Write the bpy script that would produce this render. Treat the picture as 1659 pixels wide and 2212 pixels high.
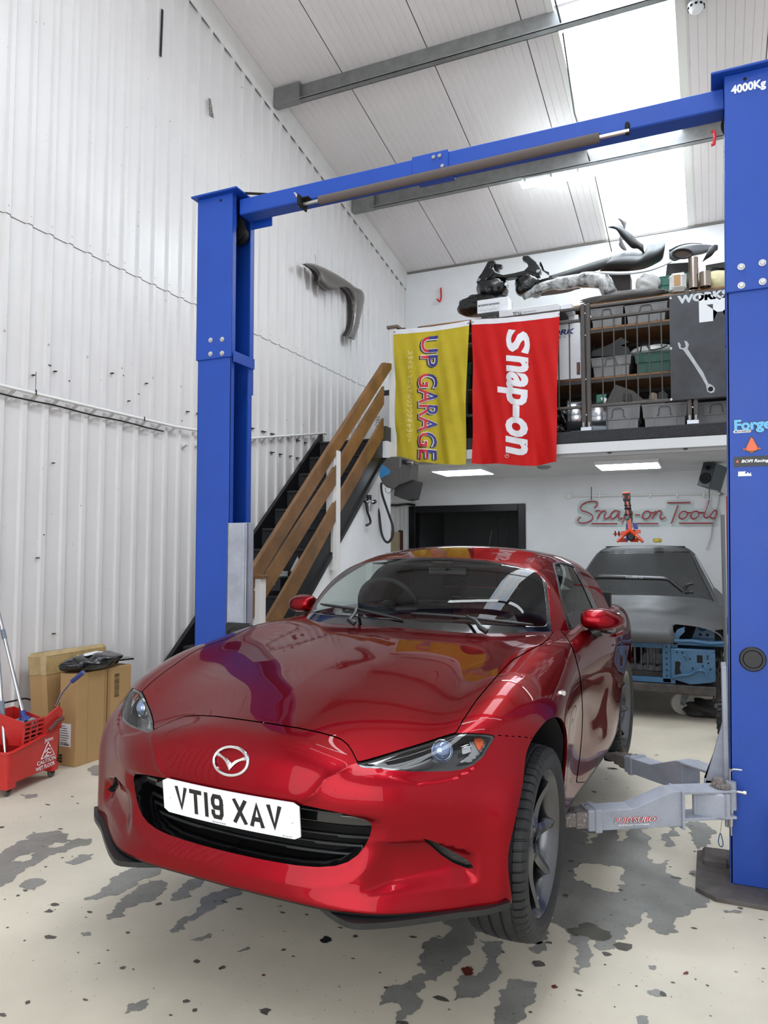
import bpy, bmesh, math, random
import numpy as np
from mathutils import Vector, Matrix
random.seed(7); RNG = np.random.default_rng(7)
for o in list(bpy.data.objects): bpy.data.objects.remove(o, do_unlink=True)
SC = bpy.context.scene; COL = SC.collection
PI = math.pi
def R(d): return math.radians(d)

# ------------------------------------------------------------------ camera
CAM_H = 1.45; FPX = 1598.0; CX, CY = 829.5, 1106.0
def cam_axes(yaw, pitch, roll):
    f = np.array([-math.sin(yaw)*math.cos(pitch), math.cos(yaw)*math.cos(pitch), math.sin(pitch)])
    r = np.array([math.cos(yaw), math.sin(yaw), 0.0])
    d = np.cross(f, r)
    if d[2] > 0: d = -d
    return np.array([r*math.cos(roll)+d*math.sin(roll), -r*math.sin(roll)+d*math.cos(roll), f])
CAMR = cam_axes(R(23.86), R(3.24), R(-0.10))          # rows: right, down, forward
cam = bpy.data.cameras.new('camera'); camo = bpy.data.objects.new('camera', cam); COL.objects.link(camo)
cam.sensor_fit = 'HORIZONTAL'; cam.sensor_width = 36.0; cam.lens = FPX/1659*36.0
cam.clip_start = 0.05; cam.clip_end = 100
_m = Matrix.Identity(4)
for i in range(3):
    _m[i][0] = CAMR[0][i]; _m[i][1] = -CAMR[1][i]; _m[i][2] = -CAMR[2][i]
_m[0][3], _m[1][3], _m[2][3] = 0, 0, CAM_H
camo.matrix_world = _m
SC.camera = camo
def ray(u, v):
    return np.array([(u-CX)/FPX, (v-CY)/FPX, 1.0]) @ CAMR
def on(u, v, X=None, Y=None, Z=None):                  # where a line of sight meets a wall, a floor...
    d = ray(u, v); o = np.array([0, 0, CAM_H])
    t = (X-o[0])/d[0] if X is not None else (Y-o[1])/d[1] if Y is not None else (Z-o[2])/d[2]
    return o+t*d

# ------------------------------------------------------------------ light
SC.view_settings.view_transform = 'Standard'; SC.view_settings.look = 'None'
SC.view_settings.gamma = 1.0; SC.view_settings.use_curve_mapping = False
SC.view_settings.exposure = 0.58
W = bpy.data.worlds.new('sky'); SC.world = W; W.use_nodes = True
_bg = W.node_tree.nodes['Background']; _bg.inputs[0].default_value = (0.80, 0.89, 1.0, 1); _bg.inputs[1].default_value = 0.5
def area(name, loc, rot, sx, sy, power, color=(1, 1, 1)):
    l = bpy.data.lights.new(name, 'AREA'); l.shape = 'RECTANGLE'; l.size = sx; l.size_y = sy
    l.energy = power; l.color = color
    o = bpy.data.objects.new(name, l); COL.objects.link(o); o.location = loc; o.rotation_euler = rot
    return o
area('doorway_daylight', (-1.0, -3.3, 2.3), (R(90), 0, 0), 5.0, 4.2, 140, (0.97, 0.985, 1.0))

# ------------------------------------------------------------------ materials
MATS = {}
def srgb(h):
    if isinstance(h, str):
        h = h.lstrip('#'); c = [int(h[i:i+2], 16)/255 for i in (0, 2, 4)]
    else: c = list(h)
    return tuple((x/12.92 if x <= 0.04045 else ((x+0.055)/1.055)**2.4) for x in c)+(1.0,)
def mat(name, color, rough=0.5, metal=0.0, spec=0.5, coat=0.0, coat_rough=0.03, var=0.0, vscale=8.0, bump=0.0, bscale=60.0,
        emit=None, estr=0.0, sheen=0.0, col2=None, detail=4.0, speck=None, rvar=0.0):
    """procedural material: colour broken up by noise (var towards darker / col2), fine bump, optional specks"""
    m = bpy.data.materials.new(name); m.use_nodes = True; nt = m.node_tree; n = nt.nodes; L = nt.links
    b = n['Principled BSDF']; c = srgb(color) if not (isinstance(color, tuple) and len(color) == 4) else color
    b.inputs['Roughness'].default_value = rough; b.inputs['Metallic'].default_value = metal
    b.inputs['Specular IOR Level'].default_value = spec
    b.inputs['Coat Weight'].default_value = coat; b.inputs['Coat Roughness'].default_value = coat_rough
    if sheen: b.inputs['Sheen Weight'].default_value = sheen
    tc = n.new('ShaderNodeTexCoord')
    def noise(sc, det, rough_=0.6):
        t = n.new('ShaderNodeTexNoise'); t.inputs['Scale'].default_value = sc; t.inputs['Detail'].default_value = det
        t.inputs['Roughness'].default_value = rough_; L.new(tc.outputs['Object'], t.inputs['Vector']); return t
    out = None
    if var > 0 or col2 is not None:
        t = noise(vscale, detail)
        rp = n.new('ShaderNodeValToRGB'); L.new(t.outputs['Fac'], rp.inputs['Fac'])
        c2 = srgb(col2) if col2 is not None else tuple(x*(1-var) for x in c[:3])+(1,)
        rp.color_ramp.elements[0].position = 0.35; rp.color_ramp.elements[0].color = c2
        rp.color_ramp.elements[1].position = 0.62; rp.color_ramp.elements[1].color = c
        out = rp.outputs['Color']
    if speck:
        sc, thr, sc_col = speck
        t2 = noise(sc, 2.0); rp2 = n.new('ShaderNodeValToRGB'); L.new(t2.outputs['Fac'], rp2.inputs['Fac'])
        rp2.color_ramp.elements[0].position = thr; rp2.color_ramp.elements[0].color = (0, 0, 0, 1)
        rp2.color_ramp.elements[1].position = min(thr+0.03, 1); rp2.color_ramp.elements[1].color = (1, 1, 1, 1)
        mx = n.new('ShaderNodeMix'); mx.data_type = 'RGBA'; L.new(rp2.outputs['Color'], mx.inputs['Factor'])
        if out: L.new(out, mx.inputs['A'])
        else: mx.inputs['A'].default_value = c
        mx.inputs['B'].default_value = srgb(sc_col); out = mx.outputs['Result']
    if out: L.new(out, b.inputs['Base Color'])
    else: b.inputs['Base Color'].default_value = c
    if rvar:
        t3 = noise(vscale*0.7, 3); mr = n.new('ShaderNodeMapRange'); L.new(t3.outputs['Fac'], mr.inputs['Value'])
        mr.inputs['From Min'].default_value = 0.3; mr.inputs['From Max'].default_value = 0.7
        mr.inputs['To Min'].default_value = max(rough-rvar, 0.02); mr.inputs['To Max'].default_value = rough+rvar
        L.new(mr.outputs['Result'], b.inputs['Roughness'])
    if bump > 0:
        t4 = noise(bscale, 3); bp = n.new('ShaderNodeBump'); bp.inputs['Strength'].default_value = 1.0
        bp.inputs['Distance'].default_value = bump; L.new(t4.outputs['Fac'], bp.inputs['Height']); L.new(bp.outputs['Normal'], b.inputs['Normal'])
    if emit is not None:
        b.inputs['Emission Color'].default_value = srgb(emit); b.inputs['Emission Strength'].default_value = estr
    MATS[name] = m
    return m
M = MATS

# ------------------------------------------------------------------ object helpers
ORG = {}                                              # things whose parts are written in room coordinates
def link_mesh(name, verts, faces, material, parent=None, smooth=False, mats=None, fm=None):
    if parent is not None and parent.name in ORG: verts = np.asarray(verts, float)-ORG[parent.name]
    me = bpy.data.meshes.new(name); me.from_pydata([tuple(map(float, v)) for v in verts], [], [tuple(int(i) for i in f) for f in faces])
    for m_ in (mats or [material]): me.materials.append(m_)
    if fm is not None: me.polygons.foreach_set('material_index', np.array(fm, dtype=np.int32))
    if smooth: me.polygons.foreach_set('use_smooth', np.ones(len(me.polygons), dtype=bool))
    me.update()
    o = bpy.data.objects.new(name, me); COL.objects.link(o)
    if parent:
        o.parent = parent
        if parent.name in ORG: ORG[o.name] = ORG[parent.name]
    return o
class MB:
    """collects solids and links them as one mesh object"""
    def __init__(s): s.v = []; s.f = []; s.n = 0
    def add(s, v, f):
        v = np.asarray(v, float); s.v.append(v); s.f += [tuple(i+s.n for i in q) for q in f]; s.n += len(v); return s
    def box(s, x0, x1, y0, y1, z0, z1, ch=0.0, mt=None):
        cx, cy, cz = (x0+x1)/2, (y0+y1)/2, (z0+z1)/2; hx, hy, hz = abs(x1-x0)/2, abs(y1-y0)/2, abs(z1-z0)/2
        ch = min(ch, hx*0.9, hy*0.9, hz*0.9)
        if ch <= 0:
            v = [(sx*hx, sy*hy, sz*hz) for sx in (-1, 1) for sy in (-1, 1) for sz in (-1, 1)]
            f = [(0, 1, 3, 2), (4, 6, 7, 5), (0, 4, 5, 1), (2, 3, 7, 6), (0, 2, 6, 4), (1, 5, 7, 3)]
        else:
            v = []; idx = {}
            for sx in (-1, 1):
                for sy in (-1, 1):
                    for sz in (-1, 1):
                        for a in range(3):
                            p = [sx*(hx-ch), sy*(hy-ch), sz*(hz-ch)]; h = (hx, hy, hz); p[a] = (sx, sy, sz)[a]*h[a]
                            idx[(sx, sy, sz, a)] = len(v); v.append(p)
            f = []
            for a in range(3):
                b, c = (a+1) % 3, (a+2) % 3
                for s_ in (-1, 1):
                    q = []
                    for sb, sc in ((-1, -1), (1, -1), (1, 1), (-1, 1)):
                        k = [0, 0, 0]; k[a] = s_; k[b] = sb; k[c] = sc; q.append(idx[(k[0], k[1], k[2], a)])
                    f.append(tuple(q if s_ > 0 else q[::-1]))
                for sb in (-1, 1):
                    for sc in (-1, 1):
                        q = []
                        for (s_, ax) in ((-1, b), (1, b), (1, c), (-1, c)):
                            k = [0, 0, 0]; k[a] = s_; k[b] = sb; k[c] = sc; q.append(idx[(k[0], k[1], k[2], ax)])
                        f.append(tuple(q if sb*sc > 0 else q[::-1]))
            for sx in (-1, 1):
                for sy in (-1, 1):
                    for sz in (-1, 1):
                        q = [idx[(sx, sy, sz, a)] for a in range(3)]
                        f.append(tuple(q if sx*sy*sz > 0 else q[::-1]))
        v = np.array(v)+[cx, cy, cz]
        if mt is not None: v = np.array([tuple(mt @ Vector(p)) for p in v])
        return s.add(v, f)
    def prism(s, pts, a0, a1, axis='y', mt=None):
        """2D polygon extruded along an axis: axis y -> pts are (x,z); x -> (y,z); z -> (x,y)"""
        n = len(pts); v = []
        for a in (a0, a1):
            for p in pts:
                v.append({'y': (p[0], a, p[1]), 'x': (a, p[0], p[1]), 'z': (p[0], p[1], a)}[axis])
        f = [tuple(range(n)), tuple(range(2*n-1, n-1, -1))]+[(i, i+n, (i+1) % n+n, (i+1) % n) for i in range(n)]
        v = np.array(v, float)
        if mt is not None: v = np.array([tuple(mt @ Vector(p)) for p in v])
        # consistent outward winding
        ar = sum(pts[i][0]*pts[(i+1) % n][1]-pts[(i+1) % n][0]*pts[i][1] for i in range(n))
        flip = (ar > 0) ^ (axis == 'y') ^ (a1 < a0)
        if flip: f = [q[::-1] for q in f]
        return s.add(v, f)
    def tube(s, pts, r, seg=10, cap=True, closed=False, ry=None):
        P = [np.array(p, float) for p in pts]; n = len(P); rr = r if hasattr(r, '__len__') else [r]*n
        T = []
        for i in range(n):
            if closed: t = P[(i+1) % n]-P[i-1]
            else: t = P[min(i+1, n-1)]-P[max(i-1, 0)]
            T.append(t/(np.linalg.norm(t)+1e-12))
        up = np.array([0, 0, 1.0]) if abs(T[0][2]) < 0.9 else np.array([1.0, 0, 0])
        u = np.cross(T[0], up); u /= np.linalg.norm(u); v = []
        for i in range(n):
            u = u-T[i]*(u@T[i]); u /= (np.linalg.norm(u)+1e-12); w = np.cross(T[i], u)
            for k in range(seg):
                a = 2*PI*k/seg; v.append(P[i]+rr[i]*(u*math.cos(a)+w*math.sin(a)*(ry or 1)))
        f = []
        for i in range(n if closed else n-1):
            j = (i+1) % n
            for k in range(seg):
                k2 = (k+1) % seg; f.append((i*seg+k, i*seg+k2, j*seg+k2, j*seg+k))
        if cap and not closed:
            f.append(tuple(range(seg))[::-1]); f.append(tuple((n-1)*seg+k for k in range(seg)))
        return s.add(v, f)
    def lathe(s, prof, seg=24, mt=None, cap=False):
        """profile (r, z) spun about z"""
        v = []; n = len(prof)
        for k in range(seg):
            a = 2*PI*k/seg
            for r_, z in prof: v.append((r_*math.cos(a), r_*math.sin(a), z))
        f = []
        for k in range(seg):
            k2 = (k+1) % seg
            for i in range(n-1): f.append((k*n+i, k2*n+i, k2*n+i+1, k*n+i+1))
        if cap:
            f.append(tuple(k*n for k in range(seg))[::-1]); f.append(tuple(k*n+n-1 for k in range(seg)))
        if mt is not None: v = np.array([tuple(mt @ Vector(p)) for p in v])
        return s.add(v, f)
    def build(s, name, material, parent=None, smooth=False, bevel=0.0):
        if not s.v: return None
        o = link_mesh(name, np.concatenate(s.v), s.f, material, parent, smooth)
        if smooth:
            try: o.data.set_sharp_from_angle(angle=R(38))
            except Exception: pass
        if bevel: bev(o, bevel)
        return o
def bev(o, w, seg=2):
    m = o.modifiers.new('bevel', 'BEVEL'); m.width = w; m.segments = seg; m.limit_method = 'ANGLE'; m.angle_limit = R(40)
    return o
def empty(name, loc=(0, 0, 0), rz=0.0):
    o = bpy.data.objects.new(name, None); COL.objects.link(o); o.location = loc; o.rotation_euler = (0, 0, rz); o.empty_display_size = 0.1
    return o
def thing(name, label, cat, loc=(0, 0, 0), group=None):
    o = empty(name, loc); ORG[o.name] = np.array(loc, float); return tag(o, label, cat, group)
def tag(o, label=None, cat=None, group=None, kind=None):
    if label: o['label'] = label
    if cat: o['category'] = cat
    if group: o['group'] = group
    if kind: o['kind'] = kind
    return o
def struct(o): o['kind'] = 'structure'; return o
def copy_tree(o, parent=None):
    c = o.copy(); COL.objects.link(c); c.parent = parent
    for ch in [x for x in bpy.data.objects if x.parent == o]: copy_tree(ch, c)
    return c
def lerp(a, b, t): return a+(b-a)*t
def catmull(pts, n=8, closed=False):
    P = [np.array(p, float) for p in pts]; out = []; m = len(P)
    rng = range(m) if closed else range(m-1)
    for i in rng:
        p0 = P[(i-1) % m] if (closed or i > 0) else 2*P[0]-P[1]; p1 = P[i]; p2 = P[(i+1) % m]
        p3 = P[(i+2) % m] if (closed or i+2 < m) else 2*P[-1]-P[-2]
        for k in range(n):
            t = k/n; out.append(0.5*((2*p1)+(-p0+p2)*t+(2*p0-5*p1+4*p2-p3)*t*t+(-p0+3*p1-3*p2+p3)*t**3))
    if not closed: out.append(P[-1])
    return out
FONT = bpy.data.fonts.load('<builtin>') if '<builtin>' in bpy.data.fonts else None
def text_mesh(s, size=1.0, shear=0.0, ext=0.0, offset=0.0, spacing=1.0, xs=1.0):
    """vertices (x right, y up, z out) and faces of a word, origin at its left baseline"""
    cu = bpy.data.curves.new('t', 'FONT'); cu.body = s; cu.size = size; cu.shear = shear; cu.extrude = ext; cu.offset = offset
    cu.space_character = spacing; cu.resolution_u = 3
    o = bpy.data.objects.new('t', cu); COL.objects.link(o)
    dg = bpy.context.evaluated_depsgraph_get(); dg.update()
    me = o.evaluated_get(dg).to_mesh(); v = np.array([tuple(p.co) for p in me.vertices]).reshape(-1, 3); f = [tuple(p.vertices) for p in me.polygons]
    o.evaluated_get(dg).to_mesh_clear(); bpy.data.objects.remove(o); bpy.data.curves.remove(cu)
    if len(v): v[:, 0] *= xs
    return v, f
def place_text(name, s, org, ux, uy, size, material, parent, width=None, **kw):
    """flat lettering: org = left baseline point, ux/uy = directions; lifted off the surface along ux x uy"""
    v, f = text_mesh(s, size, **kw)
    if not len(v): return None
    if width: v[:, 0] *= width/(v[:, 0].max()-v[:, 0].min())
    ux = np.array(ux, float); uy = np.array(uy, float); ux /= np.linalg.norm(ux); uy /= np.linalg.norm(uy); n = np.cross(ux, uy)
    w = np.array(org)+v[:, :1]*ux+v[:, 1:2]*uy+v[:, 2:3]*n
    return link_mesh(name, w, f, material, parent)
# ================================================================== THE ROOM
XL, XR, YB, YF = -4.5, 2.7, 11.0, -3.3
def ceil_z(y): return 8.02-.18*y
def on_ceil(u, v):
    d = ray(u, v); t = (8.02-CAM_H)/(d[2]+.18*d[1]); return np.array([0, 0, CAM_H])+t*d
cream = mat('floor_paint', '#d3cab8', .50, var=.14, vscale=1.6, detail=8, bump=.0006, bscale=30, speck=(55, .70, '#8f887a'), rvar=.10)
bare = mat('bare_concrete', '#8f8e88', .42, var=.30, vscale=3.5, detail=8, bump=.0008, bscale=45, speck=(70, .66, '#5f5e5a'), rvar=.12)
wall_w = mat('wall_sheet_white', '#dad7d6', .38, var=.05, vscale=1.2, speck=(34, .735, '#8d8a86'), rvar=.06)
ceil_w = mat('ceiling_white', '#e6e1e0', .5, var=.05, vscale=1.0)
plaster = mat('white_plaster', '#e6e7e9', .7, var=.06, vscale=2.0, bump=.0006, bscale=25)
galv = mat('galvanised_grey', '#8a8b8a', .42, .55, var=.18, vscale=9, rvar=.1)
trim_w = mat('white_trim', '#dddbd8', .5, var=.06, vscale=6)
gap_m = mat('seam_dark', '#6e6a68', .8)
# floor slab
fl = struct(MB().box(-4.7, XR+.2, YF-.2, YB+2.4, -.12, 0).build('floor', cream))
def jag(pts, amp, lvl=4, seed=0):
    r = random.Random(seed); P = [np.array(p, float) for p in pts]; a = amp
    for _ in range(lvl):
        Q = []
        for i in range(len(P)):
            p, q = P[i], P[(i+1) % len(P)]; d = q-p; L_ = np.hypot(*d[:2]); n_ = np.array([-d[1], d[0]])/(L_+1e-9)
            Q += [p, (p+q)/2+n_*r.uniform(-1, 1)*min(a, L_*.28)]
        P = Q; a *= .62
    return P
_pn = [0]
def floor_patch(px, name='bare_patch', m=None, z=.0012, amp=.05, lvl=4, parent=fl):
    _pn[0] += 1
    pts = [on(u, v, Z=0)[:2] for u, v in px]; pts = jag(pts, amp, lvl, _pn[0]); n = len(pts)
    bm = bmesh.new(); vs = [bm.verts.new((p[0], p[1], z)) for p in pts]
    try: f = bm.faces.new(vs); bmesh.ops.triangulate(bm, faces=[f])
    except Exception: pass
    bm.normal_update()
    for f in bm.faces:
        if f.normal.z < 0: f.normal_flip()
    me = bpy.data.meshes.new(name); bm.to_mesh(me); bm.free(); me.materials.append(m or bare)
    o = bpy.data.objects.new(name, me); COL.objects.link(o); o.parent = parent; return o
def LZ(pts, s=2.074, o=(0, 1650)): return [(x/s+o[0], y/s+o[1]) for x, y in pts]
def RZ(pts): return LZ(pts, 1.931, (800, 1800))
for p in ([(-60, 420), (40, 375), (130, 340), (150, 305), (250, 300), (310, 315), (300, 340), (410, 335), (395, 365), (300, 395), (180, 440), (110, 470), (60, 520), (-60, 570)],
          [(105, 530), (190, 515), (195, 540), (150, 570), (115, 565)], [(290, 440), (350, 410), (420, 405), (400, 430), (330, 452)],
          [(375, 605), (460, 555), (490, 520), (560, 480), (640, 445), (735, 440), (720, 480), (640, 515), (570, 560), (520, 590), (430, 612)],
          [(487, 700), (540, 620), (600, 570), (680, 525), (748, 540), (730, 580), (640, 620), (560, 680)], [(768, 615), (800, 570), (870, 515), (940, 510), (900, 550), (840, 600)],
          [(738, 750), (800, 700), (880, 650), (940, 580), (1010, 560), (1090, 550), (1080, 590), (1000, 630), (900, 680), (830, 740), (770, 758)],
          [(845, 785), (930, 760), (945, 780), (900, 795)], [(555, 1125), (580, 1075), (670, 1050), (665, 1075), (620, 1110)], [(360, 760), (405, 755), (410, 768), (370, 772)],
          [(390, 20), (480, -8), (505, 10), (495, 45), (430, 55)], [(90, 138), (170, 135), (160, 150), (110, 156)], [(1055, 840), (1110, 818), (1120, 826), (1080, 842)]):
    floor_patch(LZ(p), amp=.045)
for p in ([(805, -60), (1150, -60), (1140, 0), (1155, 100), (1175, 125), (1250, 112), (1265, 180), (1300, 215), (1380, 240), (1408, 265), (1400, 310), (1340, 320), (1290, 350), (1285, 415), (1240, 425), (1170, 400), (1160, 330), (1130, 350), (1075, 390), (1060, 430), (1020, 480), (960, 490), (930, 440), (910, 470), (905, 560), (870, 592), (845, 580), (850, 520), (865, 480), (830, 430), (800, 395), (760, 340), (640, 330), (560, 250), (600, 100), (640, -60)],
          [(205, 510), (300, 440), (300, 370), (330, 325), (430, 320), (470, 400), (440, 440), (400, 470), (340, 560), (300, 590), (220, 620), (210, 720), (120, 810), (60, 820), (110, 710), (40, 720), (40, 680), (150, 625), (230, 590)],
          [(455, 445), (555, 455), (545, 500), (525, 530), (540, 590), (500, 650), (430, 690), (350, 700), (370, 600), (470, 560), (480, 500)],
          [(500, 830), (540, 700), (570, 640), (610, 608), (680, 620), (685, 660), (660, 720), (620, 790), (590, 830)], [(660, 480), (690, 452), (740, 455), (740, 490), (700, 505)],
          [(1115, 810), (1130, 760), (1160, 765), (1160, 810)], [(1160, 655), (1220, 660), (1220, 680), (1165, 675)], [(1160, 550), (1190, 552), (1185, 570), (1162, 566)],
          [(1215, -40), (1290, -40), (1285, 0), (1270, 40), (1230, 55), (1215, 20)], [(1330, -50), (1400, -40), (1415, 30), (1400, 55), (1385, 85), (1350, 40), (1325, 0)], [(1345, 155), (1385, 160), (1380, 190), (1350, 180)],
          [(555, 415), (640, 420), (720, 400), (750, 420), (740, 445), (600, 445)], [(1475, 322), (1550, 328), (1545, 336), (1480, 332)]):
    floor_patch(RZ(p), amp=.05)
floor_patch(RZ([(850, 160), (870, 135), (960, 130), (1060, 165), (1060, 205), (1040, 245), (960, 235), (860, 200)]), 'paint_island', cream, .0022, .04)
floor_patch(RZ([(885, -10), (970, 0), (925, 45), (895, 40)]), 'paint_island', cream, .0022, .03)
floor_patch(RZ([(1015, -20), (1080, -15), (1065, 25), (1030, 35)]), 'paint_island', cream, .0022, .03)
floor_patch(LZ([(50, 440), (90, 415), (160, 398), (140, 425), (100, 445)]), 'paint_island', cream, .0022, .03)
floor_patch(LZ([(180, 370), (250, 355), (310, 350), (280, 372), (220, 378)]), 'paint_island', cream, .0022, .03)
stain = mat('oil_stain', '#64625a', .35, var=.35, vscale=12); rust = mat('red_stain', '#6f2f28', .5, var=.4, vscale=20); blk = mat('black_spill', '#15161a', .3)
floor_patch(RZ([(385, 562), (405, 556), (430, 568), (428, 590), (400, 598), (384, 585)]), 'red_stain', rust, .0026, .01)
floor_patch(RZ([(820, 400), (870, 395), (900, 370), (950, 395), (1005, 410), (995, 445), (960, 450), (900, 430), (850, 430)]), 'oil_stain', stain, .002, .04)
floor_patch(LZ([(1435, 790), (1460, 772), (1485, 785), (1475, 800), (1450, 805)]), 'black_spill', blk, .002, .02)
floor_patch(LZ([(865, 885), (880, 878), (895, 887), (880, 896)]), 'black_spill', stain, .002, .01, 2)
floor_patch(LZ([(535, 915), (550, 908), (562, 914), (548, 922)]), 'black_spill', stain, .002, .01, 2)
floor_patch(RZ([(755, 640), (772, 633), (785, 643), (768, 650)]), 'red_stain', rust, .002, .01, 2)
floor_patch(RZ([(1305, 590), (1318, 577), (1328, 580), (1320, 592)]), 'red_stain', rust, .002, .01, 2)
floor_patch(LZ([(1170, 948), (1182, 942), (1192, 949), (1180, 955)]), 'red_stain', rust, .002, .005, 2)
b = MB(); rr = random.Random(3)
for k in range(900):
    x, y = rr.uniform(-3.6, 1.4), rr.uniform(1.1, 5.8); s_ = rr.choice([.004, .006, .008, .012, .02])*rr.uniform(.6, 1.4)
    if rr.random() > .9: s_ *= 1.6
    n_ = 7; a0 = rr.uniform(0, 6); el = rr.uniform(.3, 1); pts = [(x+s_*rr.uniform(.5, 1.2)*math.cos(a0+i*2*PI/n_), y+s_*el*rr.uniform(.5, 1.2)*math.sin(a0+i*2*PI/n_), .0016) for i in range(n_)]
    b.add(pts, [tuple(range(n_))])
o = b.build('floor_chips', mat('chip_grey', '#5c5852', .6, var=.4, vscale=30), fl); o['kind'] = 'stuff'
# ---- left wall: profiled steel sheets, two tiers lapped at z = 3.84
PIT = .18774; Y0 = 3.573
def rib_profile(y0, y1, off=0.0):
    """(x, y) of the sheet between y0 and y1"""
    pts = []; k0 = math.floor((y0-Y0)/PIT)-1; k1 = math.ceil((y1-Y0)/PIT)+1
    for k in range(k0, k1+1):
        c = Y0+k*PIT
        for dy, dx in ((-.026, 0), (-.018, .024), (.018, .024), (.040, 0)): pts.append((XL+off+dx, c+dy))
    pts = [p for p in pts if y0 <= p[1] <= y1]
    return [(pts[0][0] if abs(pts[0][1]-y0) < 1e-6 else XL+off, y0)]+pts+[(XL+off, y1)]
wl = struct(MB().box(XL-.2, XL-.004, YF-.2, YB+.2, 0, 8.8).build('wall_left', trim_w))
def sheet(name, prof, zlo, zhi, m, parent):
    V = []; F = []; n = len(prof)
    for x, y in prof: V += [(x, y, zlo(y) if callable(zlo) else zlo), (x, y, zhi(y) if callable(zhi) else zhi)]
    for i in range(n-1): F.append((2*i, 2*i+2, 2*i+3, 2*i+1))
    return link_mesh(name, V, F, m, parent)
W5 = 5*PIT; yy0 = Y0+.095
ys_ = [yy0+W5*k for k in range(-8, 9)]
for i in range(len(ys_)-1):
    a, c = max(ys_[i], YF), min(ys_[i+1], YB)
    if c-a < .05: continue
    sheet('wall_sheet', rib_profile(a, c), 0.0, 3.86, wall_w, wl)
    sheet('wall_sheet', rib_profile(a, c, .0045), 3.838, lambda y: ceil_z(y)-.02, wall_w, wl)
# thin dark lap joint
sheet('sheet_lap', rib_profile(YF, YB, .0035), 3.834, 3.8385, gap_m, wl)
mb = MB(); mb.lathe([(.0001, .006), (.007, .006), (.0085, .003), (.0135, .001), (.014, 0)], 10, Matrix.Rotation(R(90), 4, 'Y')); scr = mb.build('wall_screw', mat('screw_grey', '#b7b5b2', .4, .3), wl, smooth=True)
scr.location = (XL+.024, Y0, 3.895)
def put_screw(x, y, z):
    c = scr.copy(); COL.objects.link(c); c.location = (x, y, z); return c
for k in range(-12, 38):
    if k: put_screw(XL+.024, Y0+k*PIT, 3.895)
for k in range(-6, 36, 2):
    for z_ in (4.72+((k//2) % 2)*.45, 5.7, 3.0): 
        if z_ < ceil_z(Y0+k*PIT)-.5: put_screw(XL+.022, Y0+k*PIT, z_)
# scuffs on the lower sheets: short dark pen marks in rows where a trunking used to be
mk = mat('scuff_mark', '#3a3836', .8); b = MB()
for (u, v, w) in ((108, 789, 9), (122, 802, 5), (150, 823, 4), (245, 806, 5), (267, 811, 3), (319, 828, 4), (300, 851, 4), (281, 866, 3), (408, 889, 6), (431, 893, 8), (393, 909, 3), (75, 810, 5), (548, 925, 9), (572, 932, 14), (591, 937, 12), (625, 946, 12), (645, 951, 11), (662, 956, 10), (590, 977, 12), (608, 981, 10), (630, 985, 6), (645, 989, 8), (118, 1000, 3), (95, 1155, 3), (84, 1205, 4), (119, 1369, 4), (80, 1415, 3)):
    P_ = on(u, v, X=XL+.026); w_ = w*.0016*abs(P_[1])/4; b.box(XL+.001, XL+.0265, P_[1]-w_, P_[1]+w_, P_[2]-.004, P_[2]+.004)
b.build('scuff_marks', mk, wl)['kind'] = 'stuff'
# other walls
wb = struct(MB().box(XL-.2, -4.403, YB, YB+.15, 0, 6.4).box(-4.403, -2.559, YB, YB+.15, 2.18, 6.4).box(-2.559, XR+.2, YB, YB+.15, 0, 6.4).build('wall_back', plaster))
wr_ = struct(MB().box(XR, XR+.2, YF-.2, YB+.2, 0, 8.9).build('wall_right', plaster))
wf = struct(MB().box(XL-.2, -3.6, YF-.2, YF, 0, 8.9).box(1.6, XR+.2, YF-.2, YF, 0, 8.9).box(-3.6, 1.6, YF-.2, YF, 4.5, 8.9).build('wall_front', plaster))
# dark room beyond the black doorway
dk = mat('dark_room', '#5d5f62', .8)
dr = struct(MB().box(-4.6, -2.3, YB+2.2, YB+2.3, 0, 2.6).box(-4.7, -4.6, YB+.15, YB+2.3, 0, 2.6).box(-2.4, -2.3, YB+.15, YB+2.3, 0, 2.6).box(-4.7, -2.3, YB+.15, YB+2.3, 2.5, 2.6).build('wall_back_room', dk))
bf = mat('black_frame', '#0e0e11', .35)
d1 = empty('door_1'); struct(d1)
MB().box(-4.42, -4.31, YB-.03, YB+.17, 0, 2.21, .006).build('door_jamb', bf, d1); MB().box(-2.65, -2.54, YB-.03, YB+.17, 0, 2.21, .006).build('door_jamb', bf, d1); MB().box(-4.31, -2.65, YB-.03, YB+.17, 2.10, 2.21, .006).build('door_head', bf, d1)
b = MB()
for x in (-3.15, -2.98, -2.80): b.box(x, x+.012, YB+.6, YB+.62, 0, 2.05)
b.build('inner_frame', bf, d1)
d2 = empty('door_2'); struct(d2)
wood_l = mat('pale_wood', '#b7a789', .6, var=.2, vscale=5); brown = mat('brown_wood', '#4b2519', .5)
P1 = on(840, 1148, X=XL+.04); P2 = on(868, 1148, X=XL+.04)
MB().box(XL+.02, XL+.05, P1[1]-.35, P2[1]-.10, 0, P1[2], .004).build('door_leaf', wood_l, d2)
MB().box(XL+.02, XL+.07, P2[1]-.10, P2[1]-.02, 0, P1[2]+.03, .004).build('door_jamb', brown, d2)
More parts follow.
